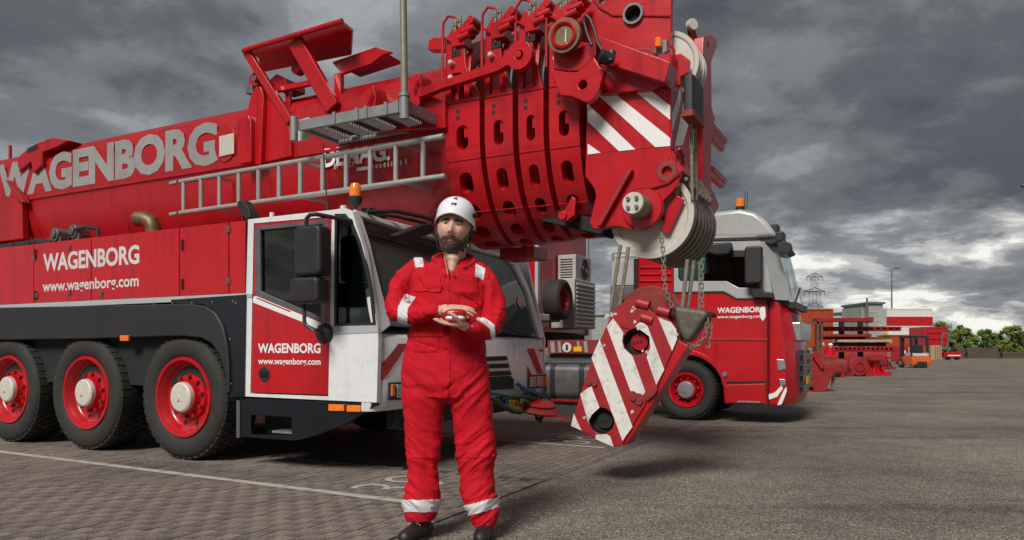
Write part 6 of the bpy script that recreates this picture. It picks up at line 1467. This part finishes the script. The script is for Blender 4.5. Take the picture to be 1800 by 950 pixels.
for k in range(4): b.tube([bp(1440+4*k, -.3+.1*k, 688), bp(1452+3*k, -.3+.1*k, 683), bp(1460+1.5*k, -.25+.1*k, 668), bp(1462, -.2+.1*k, 658), bp(1450, -.2+.1*k, 655)], .022, 6)
b.build('bucket_tines', RUSTY, bk, kind='stuff')
b = MB(); b.prism([(1396, 690), (1440, 687), (1440, 684), (1396, 686)], lambda a, c, t: bp(a, t, c), -.46, -.2); b.build('cutting_edge', REDW, bk)
# rusty storage frame
Y = gy(672); o = wp(1420, 672, Y); o.z = 0
fr = thing('storage_frame', 'rusty red steel frame standing behind the loader bucket', 'steel frame', o, frame='w')
for nm, p, r in (('frame_post', (1408, 672, 1408, 566), 3.2), ('frame_post', (1437, 672, 1437, 565), 3.4), ('frame_post', (1444, 672, 1444, 565), 2), ('frame_rail', (1397, 570, 1447, 567), 3), ('frame_rail', (1397, 640, 1437, 640), 3)):
    a, c = wp(p[0], p[1], Y), wp(p[2], p[3], Y); a.z = max(a.z, 0); b = MB(); b.beam(a, c, r*2*Y/FPX*.5+.02, .08, (0, 1, 0)); b.build(nm, RUSTY, fr)
# steel booms stacked on trestles
def beam(px0, px1, py0, py1, Y, dep, label, m=FADED, name='steel_boom', cat='steel boom', grp='red steel booms stacked on trestles', webs=0):
    a, c = bx(px0, px1, py0, py1, Y, dep)
    o = ((a[0]+c[0])/2, Y, a[2]); t = thing(name, label, cat, o, frame='w', group=grp); h = c[2]-a[2]
    if webs:
        for z in (a[2], c[2]-h*.22): b = MB(); b.box((a[0], Y, z), (c[0], Y+dep, z+h*.22)); b.build('boom_chord', m, t)
        b = MB(); n = webs; b.box((a[0]+.02, Y+.1, a[2]+h*.22), (c[0]-.02, Y+dep-.1, c[2]-h*.22)); b.build('boom_web', m, t)
        b = MB()
        for k in range(n+1): x = a[0]+(c[0]-a[0]-.08)*k/n; b.box((x, Y-.02, a[2]+h*.22), (x+.08, Y+.08, c[2]-h*.22))
        b.build('boom_stiffeners', REDW, t, kind='stuff')
    else:
        b = MB(); b.box(a, c); b.build('boom_body', m, t, .02)
        b = MB(); b.box((c[0]-.12, Y-.03, a[2]-.03), (c[0]-.02, Y+dep+.03, c[2]+.03)); b.build('boom_flange', m, t)
    return t
Y0 = 33.0
beam(1437, 1536, 559, 566, Y0, .6, 'topmost and shortest red steel boom on the trestles')
beam(1445, 1584, 574.5, 582, Y0+.6, .6, 'long red steel boom second from the top of the trestle stack', webs=12)
beam(1444, 1532, 588, 592.5, Y0, .6, 'thin red steel boom third from the top of the trestle stack')
beam(1446, 1568, 592.6, 597, Y0+.7, .6, 'dark red steel boom just above the pale plank', m=RUSTY)
beam(1474, 1568, 597.4, 602, Y0, .5, 'long pale wooden plank lying across the steel stack', m=WOOD, name='plank', cat='plank', grp='planks on the steel stack')
beam(1472, 1558, 602.4, 609, Y0+.2, .6, 'dark steel beam under the pale plank', m=DARK, name='steel_beam', cat='beam', grp='dark beams in the steel stack')
beam(1440, 1572, 609.4, 619, Y0, .9, 'lowest broad red boom section with bolted stiffeners', webs=16)
for x, lab in ((1449, 'left red trestle with a tall post under the stacked booms'), (1492, 'middle dark trestle holding the stacked booms'), (1526, 'right dark trestle holding the stacked booms')):
    o = wp(x, 640, Y0+.35); o.z = 0; t = thing('trestle', lab, 'trestle', o, frame='w', group='trestles under the booms')
    top = wp(x, 559 if x < 1530 else 575, Y0).z; m = FADED if x < 1460 else DARK
    b = MB(); b.box((o.x-.09, Y0+1.0, 0), (o.x+.09, Y0+1.2, top)); b.build('trestle_post', m, t)
    b = MB(); b.box((o.x-.5, Y0+.1, 0), (o.x+.5, Y0+1.3, .12)); b.build('trestle_foot', m, t)
# red machine parts on the ground
def part_thing(name, label, cat, px0, px1, py0, py1, dep, m, kind):
    Y = gy(py1); a, c = bx(px0, px1, py0, py1, Y, dep); t = thing(name, label, cat, ((a[0]+c[0])/2, Y, 0), frame='w'); w_ = c[0]-a[0]; h = c[2]; xm = (a[0]+c[0])/2
    if kind == 'tank':
        b = MB(); b.prism(rrect(Y, .06, Y+dep, h, h*.3, 4), lambda p, q_, t_: (t_, p, q_), a[0], c[0]); b.build('tank_body', m, t, .02)
        for x in (a[0]+.12, c[0]-.25): b = MB(); b.box((x, Y-.03, 0), (x+.12, Y+dep, .18)); b.build('tank_foot', REDW, t)
        b = MB(); b.box((a[0]+.2, Y+.2, h), (a[0]+w_*.7, Y+dep-.2, h+.1)); b.build('tank_lid', m, t, .01)
    elif kind == 'disc':
        r = h/2; b = MB(); b.lathe([(0, -.06), (r*.9, -.05), (r, 0), (r, .35), (0, .4)], (xm, Y, r), (0, 1, 0), 30); b.build('disc_body', m, t)
        b = MB(); b.lathe([(r*.35, -.10), (r*.5, -.10), (r*.52, -.05)], (xm, Y, r), (0, 1, 0), 20, caps=False); b.build('disc_ring', REDW, t)
        for x in (xm-r*.9, xm+r*.6): b = MB(); b.box((x, Y-.1, 0), (x+r*.3, Y+.5, .2)); b.build('chock', REDW, t)
    else:
        b = MB(); b.lathe([(w_*.36, .1), (w_*.34, h*.5), (w_*.38, h-.08)], (xm, Y+.5, 0), (0, 0, 1), 18); b.build('column', m, t)
        b = MB(); b.box((a[0], Y, h-.10), (c[0], Y+1, h)); b.build('top_flange', REDW, t, .01)
        b = MB(); b.box((a[0]-.05, Y-.05, 0), (c[0]+.1, Y+1.05, .14)); b.build('foot_flange', m, t, .01)
        for k in range(3): x = a[0]+w_*(.1+.33*k); b = MB(); b.prism([(Y-.02, .14), (Y+.35, .14), (Y+.35, h*.6)], lambda p, q_, t_: (t_, p, q_), x, x+.06); b.build('gusset', m, t)
    return t
part_thing('steel_tank', 'low brownish red steel tank beside the loader bucket', 'tank', 1436, 1490, 631, 664, 1.0, REDR, 'tank')
part_thing('cable_drum', 'round red steel disc standing between tank and flanged pedestal', 'steel disc', 1491, 1529, 627, 662, .6, FADED, 'disc')
part_thing('flanged_pedestal', 'squat red flanged pedestal at the right end of the machine parts', 'pedestal', 1531, 1562, 630, 661, 1.0, RED, 'ped')
part_thing('flanged_pedestal', 'darker red pedestal half hidden behind the flanged one', 'pedestal', 1556, 1572, 628, 650, 1.0, REDR, 'ped')
part_thing('steel_tank', 'long red steel box behind the round disc', 'steel box', 1462, 1560, 616, 650, 1.2, FADED, 'tank')
# two workers behind the parts
def worker(px, py_top, lab):
    Y = 31.5; top = wp(px, py_top, Y); H = top.z; t = thing('person', lab, 'person', (top.x, Y, 0), frame='w', group='two workers behind the machine parts'); k = H/1.75; x = top.x
    V = lambda a, d, z: Vector((x+a*k, Y+d*k, z*k)); b = MB()
    ell(b, V(0, 0, 1.60), (.10*k, .11*k, .13*k)); limb(b, [(V(0, 0, 1.5), .06*k), (V(0, .02, 1.35), .10*k), (V(0, 0, 1.0), .13*k), (V(0, 0, .9), .13*k)], 3, 10)
    for s in (-1, 1):
        limb(b, [(V(.09*s, 0, .92), .09*k), (V(.11*s, -.04, .5), .065*k), (V(.12*s, 0, .06), .045*k)], 3, 10); limb(b, [(V(.19*s, 0, 1.40), .055*k), (V(.25*s, .0, 1.12), .05*k), (V(.16*s, -.2, 1.0), .04*k)], 3, 10); ell(b, V(.14*s, -.25, .98), (.04*k, .06*k, .04*k)); ell(b, V(.12*s, -.07, .04), (.05*k, .13*k, .04*k))
    v, n, f = remesh(b, .022, 1); solid(v, f, 'body', SKIN, t)
    b2 = MB(); limb(b2, [(V(0, 0, 1.46), .09*k), (V(0, .02, 1.36), .16*k), (V(0, 0, 1.1), .17*k), (V(0, 0, .88), .17*k)], 3, 12)
    for s in (-1, 1): limb(b2, [(V(.09*s, 0, .92), .11*k), (V(.11*s, -.04, .5), .085*k), (V(.12*s, 0, .12), .07*k)], 3, 10); limb(b2, [(V(.19*s, 0, 1.40), .075*k), (V(.25*s, .0, 1.12), .068*k), (V(.17*s, -.18, 1.01), .055*k)], 3, 10)
    v, n, f = remesh(b2, .022, 1); solid(v, f, 'coverall', CLOTH, t)
    b = MB(); b.lathe([(.135*k, 0), (.12*k, .01), (.115*k, .06*k), (.08*k, .11*k), (0, .13*k)], V(0, -.01, 1.645), (0, 0, 1), 18, caps=False); b.build('helmet', HELM, t)
worker(1445, 603, 'left of the two distant workers in red with a white helmet behind the machine parts'); worker(1460, 604, 'right of the two distant workers in red with a white helmet behind the machine parts')
# containers
def container(px0, px1, py0, py1, Y, dep, label, m, m2=None, split=None, ribs=26, grp=None, doors=False):
    a, c = bx(px0, px1, py0, py1, Y, dep); t = thing('shipping_container', label, 'container', ((a[0]+c[0])/2, Y, a[2]), frame='w', group=grp); h = c[2]-a[2]; w_ = c[0]-a[0]
    zs = a[2]+h*(split or 0)
    m0 = m2
    def corr(z0, z1, mm, nm):
        b = MB(); n = ribs*4; d = (0, 0, .05, .05); P = [(a[0]+w_*i/n, Y+d[i % 4]) for i in range(n+1)]
        b.add([(x, y, z) for z in (z0, z1) for x, y in P], [(i, i+1, n+2+i, n+1+i) for i in range(n)]); b.build(nm, mm, t, recalc=False, angle=10)
    corr(zs if split else a[2], c[2], m, 'corrugated_wall')
    if split: corr(a[2], zs, m2, 'lower_wall')
    b = MB(); b.box((a[0], Y+.06, a[2]), (c[0], c[1], c[2]-.01)); b.build('container_body', m, t)
    for z, m2 in ((a[2], m2), (c[2]-.14, m)): b = MB(); b.box((a[0]-.02, Y-.03, z), (c[0]+.02, Y+.05, z+.14)); b.build('container_rail', m2 or m, t)
    for x in (a[0]-.03, c[0]-.13): b = MB(); b.box((x, Y-.035, zs if split else a[2]), (x+.16, Y+.06, c[2])); b.build('corner_casting', m, t)
    if split:
        for x in (a[0]-.03, c[0]-.13): b = MB(); b.box((x, Y-.035, a[2]), (x+.16, Y+.06, zs-.003)); b.build('corner_casting', m0, t)
    return t, a, c
container(1403, 1464, 543, 612, 62, 6, 'orange container with white bands above the storage frame', ORANGEP, ribs=14)
for y0, y1 in ((558, 562), (590, 593)):
    pass
t, a, c = container(1559, 1639, 543, 573, 112, 2.6, 'uppermost container, white over red, in the stack by the lamp post', WHITEW, RED, .53, grp='stacked containers')
t, a, c = container(1557, 1628, 573.4, 589, 112, 2.6, 'white container with yellow panels, in the middle of the stack by the lamp post', WHITEW, grp='stacked containers')
for x in (1557, 1605, 1611):
    b = MB(); p, r_ = bx(x, x+4, 575, 588, 111.9, .04); b.box(p, r_); b.build('yellow_panel', YELLOW, t)
container(1557, 1628, 589.4, 627, 112, 2.6, 'orange red container at the bottom of the stack by the lamp post', ORANGEP, grp='stacked containers')
t, a, c = container(1627, 1665, 575, 607.5, 84, 3.5, 'bright red container raised on pallets behind the orange forklift', RED, ribs=12)
for z in (.34, .66):
    b = MB(); zz = a[2]+(c[2]-a[2])*z; b.box((a[0], 83.92, zz), (c[0], 83.98, zz+.08)); b.build('side_rail', REDW, t)
# buildings
def building(px0, px1, py0, Y, dep, label, m, name='warehouse', cat='building', bands=3, roof=True):
    a, c = bx(px0, px1, py0, 640, Y, dep); t = thing(name, label, cat, ((a[0]+c[0])/2, Y, 0), frame='w'); b = MB(); b.box((a[0], Y, 0), (c[0], Y+dep, c[2])); b.build('wall', m, t)
    for k in range(bands): z = c[2]*(k+1)/(bands+1); b = MB(); b.box((a[0], Y-.06, z), (c[0], Y, z+.18)); b.build('cladding_band', STRIP, t)
    if roof: b = MB(); b.box((a[0]-.3, Y-.3, c[2]), (c[0]+.3, Y+dep+.3, c[2]+.35)); b.build('roof', DULL, t)
    return t, a, c
wt, a, c = building(1463, 1535, 553, 150, 30, 'long pale grey warehouse behind the stacked red booms', PALE)
for x in (1478, 1500): b = MB(); p, r_ = bx(x, x+12, 549, 553, 152, 3); b.box(p, r_); b.build('roof_unit', DULL, wt)
for x in (1468, 1482, 1496, 1510):
    p, r_ = bx(x, x+7, 590, 604, 149.9, .1); b = MB(); b.box(p, r_); f_ = b.build('window', STRIP, wt); b = MB(); b.box((p[0]+.12, p[1]-.03, p[2]+.12), (r_[0]-.12, p[1], r_[2]-.12)); b.build('pane', GLASS, f_)
building(1527, 1552, 535, 130, 10, 'tall grey concrete block beside the stacked containers', CONC, 'concrete_block_building', bands=5)
building(1515, 1527, 540, 132, 8, 'narrow grey tower joined to the concrete block', CONC, 'tower', bands=2, roof=False)
building(1040, 1066, 556, 190, 20, 'low grey shed far behind the gap beside the box trailer', CONC, 'shed', bands=1)
def mast(px, py, Y, r, label, name, cat, m, arm=0, hs=.2):
    p = wp(px, py, Y); t = thing(name, label, cat, (p.x, Y, 0), frame='w'); b = MB(); b.cyl((p.x, Y, 0), (p.x, Y, p.z), r*1.5, r*.8, 10); b.build('pole', m, t)
    if arm:
        b = MB(); b.tube([(p.x, Y, p.z-.05), (p.x+arm*.5, Y, p.z+.22), (p.x+arm, Y, p.z+.28)], r*.7, 6); b.build('lamp_arm', m, t)
        b = MB(); b.box((p.x+arm*.7, Y-hs, p.z+.28-hs*.6), (p.x+arm*1.9, Y+hs, p.z+.28+hs*.6)); b.build('lamp_head', m, t, .05)
    return t
mast(1567.5, 475, 118, .11, 'tall thin street lamp above the stacked containers', 'street_lamp', 'street lamp', PYL, .6)
mast(1524, 524, 110, .16, 'plain dark mast rising above the warehouse roof', 'steel_mast', 'mast', PYL)
t = mast(1826, 349, 16, .03, 'street lamp head poking into the right edge of the view', 'street_lamp', 'street lamp', PYL, -.20, .07)
# pylon
Y = 330; base = wp(1432, 617, Y); top = wp(1432, 481, Y); py = thing('electricity_pylon', 'grey lattice electricity pylon far off against the clouds', 'pylon', (base.x, Y, 0), frame='w')
HZ = top.z; lv = [0, .16, .3, .42, .52, .61, .69, .77, .85, .93, 1]; hw = lambda f: 3.4*(1-f)**1.1+.75; th = .13
b = MB()
for s, t_ in ((-1, -1), (1, -1), (1, 1), (-1, 1)):
    for f0, f1 in zip(lv, lv[1:]): b.beam((base.x+s*hw(f0), Y+t_*hw(f0), HZ*f0), (base.x+s*hw(f1), Y+t_*hw(f1), HZ*f1), th, th)
b.build('pylon_legs', PYL, py)
b = MB()
for f0, f1 in zip(lv, lv[1:]):
    for s, t_ in ((-1, -1), (1, 1)):
        b.beam((base.x-hw(f0), Y+t_*hw(f0), HZ*f0), (base.x+hw(f1), Y+t_*hw(f1), HZ*f1), th*.7, th*.7); b.beam((base.x+hw(f0), Y+t_*hw(f0), HZ*f0), (base.x-hw(f1), Y+t_*hw(f1), HZ*f1), th*.7, th*.7)
b.build('lattice_braces', PYL, py, kind='stuff')
for f, L_ in ((.56, 3.8), (.76, 4.6), (.95, 3.6)):
    b = MB(); z = HZ*f
    for t_ in (-1, 1): b.beam((base.x-L_, Y, z+.2), (base.x+L_, Y, z+.2), .3, .25); b.beam((base.x-L_, Y, z+.2), (base.x, Y, z+2.0), .2, .2); b.beam((base.x+L_, Y, z+.2), (base.x, Y, z+2.0), .2, .2)
    for x in (-L_, -L_*.55, L_*.55, L_): b.cyl((base.x+x, Y, z+.1), (base.x+x, Y, z-1.6), .16, n=6)
    b.build('cross_arm', PYL, py)
# forklift, seen from behind
Y = gy(647.5); fx = lambda px, d, py: (wp(px, py, Y).x, Y+d, max(0.0, wp(px, py, Y).z))
c0 = wp(1622, 647, Y); fk = thing('forklift', 'orange forklift with black overhead guard standing on the open asphalt', 'forklift', (c0.x, Y, 0), frame='w')
ORF = mat('forklift_orange', (.62, .10, .012), .35, coat=.3, var=.06)
p0, p1 = fx(1603.5, 0, 645.5), fx(1637.5, 0, 627)
b = MB(); b.prism([(Y+0, .16), (Y-.05, .35), (Y+.0, p1[2]), (Y+1.1, p1[2]), (Y+1.3, .3), (Y+1.3, .16)], lambda a, c, t: (t, a, c), p0[0], p1[0]); b.build('counterweight', ORF, fk, .05, seg=3)
q0, q1 = fx(1611, 0, 647), fx(1629, 0, 636); b = MB(); b.box((q0[0], Y-.06, .02), (q1[0], Y+.1, q1[2])); b.build('tow_recess', DARK, fk, .02)
q0, q1 = fx(1605, 0, 627), fx(1634, 0, 621); b = MB(); b.box((q0[0], Y+.03, q0[2]), (q1[0], Y+.9, q1[2])); hd = b.build('hood', GREY, fk, .04)
text_on('TOYOTA', lambda a, t: (fx(1606, 0, 626)[0]*(1-a)+fx(1631, 0, 626)[0]*a, Y+.025, fx(1606, 0, 626.3)[2]*(1-t)+fx(1606, 0, 622.5)[2]*t), hd, LETW, bold=.03)
q0, q1 = fx(1613, 0, 622), fx(1629, 0, 607); b = MB(); b.box((q0[0], Y+.35, q0[2]), (q1[0], Y+.5, q1[2])); b.box((q0[0], Y+.35, q0[2]), (q1[0], Y+.8, q0[2]+.12)); b.build('seat', BLACK, fk, .04)
for x0, x1 in ((1604, 1607.5), (1631, 1635.5)):
    for d in (.12, 1.35):
        q0, q1 = fx(x0, 0, 630), fx(x1, 0, 591); b = MB(); b.beam(((q0[0]+q1[0])/2, Y+d, q0[2]), ((q0[0]+q1[0])/2, Y+d+(.12 if d < 1 else 0), q1[2]), q1[0]-q0[0], .10, (0, 1, 0)); b.build('guard_post', BLACK, fk, .01)
q0, q1 = fx(1603.5, 0, 594), fx(1636, 0, 590.5)
b = MB(); b.box((q0[0], Y+.2, q0[2]), (q1[0], Y+.32, q1[2])); b.box((q0[0], Y+1.3, q0[2]), (q1[0], Y+1.42, q1[2]))
for k in range(6): x = q0[0]+(q1[0]-q0[0])*k/5.2; b.box((x, Y+.25, q0[2]+.01), (x+.04, Y+1.38, q1[2]-.01))
b.build('overhead_guard', BLACK, fk)
for x in (1611, 1626): q0, q1 = fx(x, 0, 645), fx(x+3.5, 0, 593); b = MB(); b.box((q0[0], Y+1.5, .08), (q1[0], Y+1.62, q1[2]+.02)); b.build('mast_rail', BLACK, fk)
for px, d, r in ((1603.5, 1.15, .27), (1637, 1.15, .27), (1613, .12, .2), (1626, .12, .2)):
    x = fx(px, 0, 640)[0]; b = MB(); b.lathe([(0, -.08), (r*.5, -.09), (r*.9, -.09), (r, -.05), (r, .05), (r*.9, .09), (r*.5, .09), (0, .08)], (x, Y+d, r), (1, 0, 0), 20); wl = b.build('wheel', RUBBER, fk)
    b = MB(); b.lathe([(0, -.10), (r*.45, -.10), (r*.5, -.08)], (x, Y+d, r), (1, 0, 0), 14, caps=False); b.build('rim', ORF, wl)
# red pallet truck and cart
Y = 70; a, c = bx(1664.5, 1690, 619, 633, Y, 1.6); pt_ = thing('platform_truck', 'low red platform truck with a grey frame right of the forklift', 'platform truck', ((a[0]+c[0])/2, Y, 0), frame='w')
b = MB(); b.box((a[0], Y, .25), (c[0], Y+1.6, c[2])); bd_ = b.build('deck', RED, pt_, .03)
b = MB(); b.box((a[0]+.1, Y-.02, .38), (c[0]-.1, Y, .48)); b.build('white_stripe', LETW, bd_)
for x in (a[0]+.25, c[0]-.25): b = MB(); b.lathe([(0, -.1), (.25, -.1), (.25, .1), (0, .1)], (x, Y+.3, .25), (0, 1, 0), 16); b.build('wheel', RUBBER, pt_)
for x in (1668, 1679): q0, q1 = wp(x, 619, Y), wp(x, 585, Y); b = MB(); b.box((q0.x, Y+1.2, .4), (q0.x+.12, Y+1.32, q1.z)); b.build('frame_post', PYL, pt_)
q0, q1 = wp(1668, 586, Y), wp(1680, 584, Y); b = MB(); b.box((q0.x, Y+1.18, q0.z-.1), (q1.x, Y+1.34, q0.z+.06)); b.build('frame_top', PYL, pt_)
Y = gy(641); a, c = bx(1578, 1597, 608, 636, Y, 1.2); ct = thing('tool_cart', 'tall red tool cart on small wheels left of the forklift', 'cart', ((a[0]+c[0])/2, Y, 0), frame='w')
b = MB(); b.box((a[0], Y, .16), (c[0], Y+1.0, c[2])); cb_ = b.build('cart_body', RED, ct, .03); b = MB(); p, r_ = bx(1584, 1592, 616, 621, Y-.012, .012); b.box(p, r_); b.build('white_label', LETW, cb_)
for k in range(3): z = .3+k*(c[2]-.3)/3; b = MB(); b.box((a[0]+.03, Y-.015, z), (c[0]-.03, Y, z+.02)); b.build('drawer_gap', DARK, cb_)
for x in (a[0]+.1, c[0]-.1): b = MB(); b.lathe([(0, -.06), (.12, -.06), (.12, .06), (0, .06)], (x, Y+.15, .12), (0, 1, 0), 14); b.build('castor', RUBBER, ct)
# pallets
def pallets(px0, px1, py0, py1, lab):
    Y = gy(py1); a, c = bx(px0, px1, py0, py1, Y, 1.0); n = 7; t = thing('pallet_stack', lab, 'pallet stack', ((a[0]+c[0])/2, Y, 0), frame='w', group='stacks of wooden pallets'); h = c[2]/n
    for k in range(n):
        b = MB(); b.box((a[0], Y, k*h+h*.55), (c[0], Y+1, k*h+h*.9)); b.box((a[0], Y, k*h), (a[0]+.1, Y+1, k*h+h*.55)); b.box((c[0]-.1, Y, k*h), (c[0], Y+1, k*h+h*.55)); b.box(((a[0]+c[0])/2-.05, Y, k*h), ((a[0]+c[0])/2+.05, Y+1, k*h+h*.55)); b.build('pallet', WOOD, t)
pallets(1570, 1577, 610, 634, 'pallet stack left of the red tool cart'); pallets(1596, 1603, 610, 635, 'pallet stack touching the left side of the forklift'); pallets(1637, 1643, 608, 633, 'narrow pallet stack just right of the forklift'); pallets(1645, 1655, 608, 633, 'wide pallet stack under the bright red container')
# timber stacks
for px0, px1, py0, py1, lab in ((1701, 1757, 611, 630.5, 'long stack of dark timber baulks before the hedge trees'), (1764, 1812, 619, 630.5, 'lower stack of dark timber baulks at the right edge'), (1682, 1696, 610, 630.5, 'short stack of dark timber behind the platform truck')):
    Y = gy(py1); a, c = bx(px0, px1, py0, py1, Y, 1.2); t = thing('timber_stack', lab, 'timber stack', ((a[0]+c[0])/2, Y, 0), frame='w', group='stacks of dark timber'); n = 5 if py0 < 615 else 3; h = c[2]/n
    for k in range(n):
        b = MB(); d = random.uniform(-.1, .1); b.box((a[0]+d, Y+random.uniform(0, .06), k*h), (c[0]+d, Y+1.2, k*h+h*.93)); b.build('baulk', DWOOD, t)
# trees
def leafmat(name, col): return mat(name, col, .6, var=.35, vscale=.9, spec=.3)
LEAF = [leafmat('green_leaves', (.110, .160, .034)), leafmat('dark_green_leaves', (.070, .110, .028)), leafmat('light_green_leaves', (.150, .200, .042))]
BARK = mat('bark', (.06, .048, .036), .9, var=.3)
def tree(px, py, Y, wpx, label, lm, seed, trunk=.35, cat='tree', name='broadleaf_tree'):
    rt = random.Random(seed); p = wp(px, py, Y); H = p.z; w_ = wpx*Y/FPX/2; t = thing(name, label, cat, (p.x, Y, 0), frame='w', group='trees along the far edge')
    b = MB(); b.tube([(p.x, Y, 0), (p.x+.1, Y, H*.3), (p.x-.1, Y, H*.6), (p.x, Y, H*.85)], [.16, .12, .08, .02], 7)
    for k in range(6): a_ = rt.uniform(0, 6.28); b.tube([(p.x, Y, H*(.2+.08*k)), (p.x+w_*.5*math.cos(a_), Y+w_*.5*math.sin(a_), H*(.35+.08*k)), (p.x+w_*.8*math.cos(a_), Y+w_*.8*math.sin(a_), H*(.45+.09*k))], [.07, .045, .015], 5)
    b.build('trunk', BARK, t)
    cl = []
    for _ in range(40):
        a_ = rt.uniform(0, 6.28); z = rt.uniform(trunk*.5, .93); r = w_*math.sqrt(max(.05, 1-((z-.45)/.56)**2))*rt.uniform(.25, 1.08); cl.append((p.x+r*math.cos(a_), Y+r*math.sin(a_), z*H, rt.uniform(.10, .30)*w_))
    b = MB()
    for x, y, z, r in cl:
        for _ in range(130):
            d = Vector((rt.gauss(0, 1), rt.gauss(0, 1), rt.gauss(0, .8))).normalized()*r*rt.uniform(.35, 1.12); c = Vector((x, y, z))+d
            if c.z < .1: continue
            s = rt.uniform(.07, .16); u = Vector((rt.gauss(0, 1), rt.gauss(0, 1), rt.gauss(0, 1))).normalized(); v = u.orthogonal().normalized()
            b.m = rt.choice((0, 0, 1)); b.add([c-u*s, c+v*s*.7, c+u*s, c-v*s*.7], [(0, 1, 2, 3)])
    o = b.build('crown', [LEAF[lm], LEAF[(lm+1) % 3]], t, recalc=False)
    return t
for k, a in enumerate(((1664, 566, 92, 76, 'tallest green tree rising behind the bright red container', 0), (1688, 577, 90, 44, 'rounded green tree right of the platform truck', 2), (1672, 597, 88, 30, 'low bright bush behind the platform truck', 2), (1706, 592, 96, 34, 'darker bushy tree in the dip above the timber stack', 1), (1728, 579, 90, 42, 'dark green tree behind the long timber stack', 1), (1752, 586, 92, 40, 'bushy tree above the right end of the long timber stack', 0),
                       (1780, 572, 90, 44, 'bright green tree nearest the right edge', 2), (1800, 580, 91, 40, 'green tree cut by the right edge', 0), (1768, 596, 88, 30, 'low green bush between the two timber stacks', 2))):
    tree(*a[:5], a[5], 20+k, name='bush' if 'bush ' in a[4] and 'low' in a[4] else 'broadleaf_tree', cat='bush' if a[4].startswith('low') else 'tree')
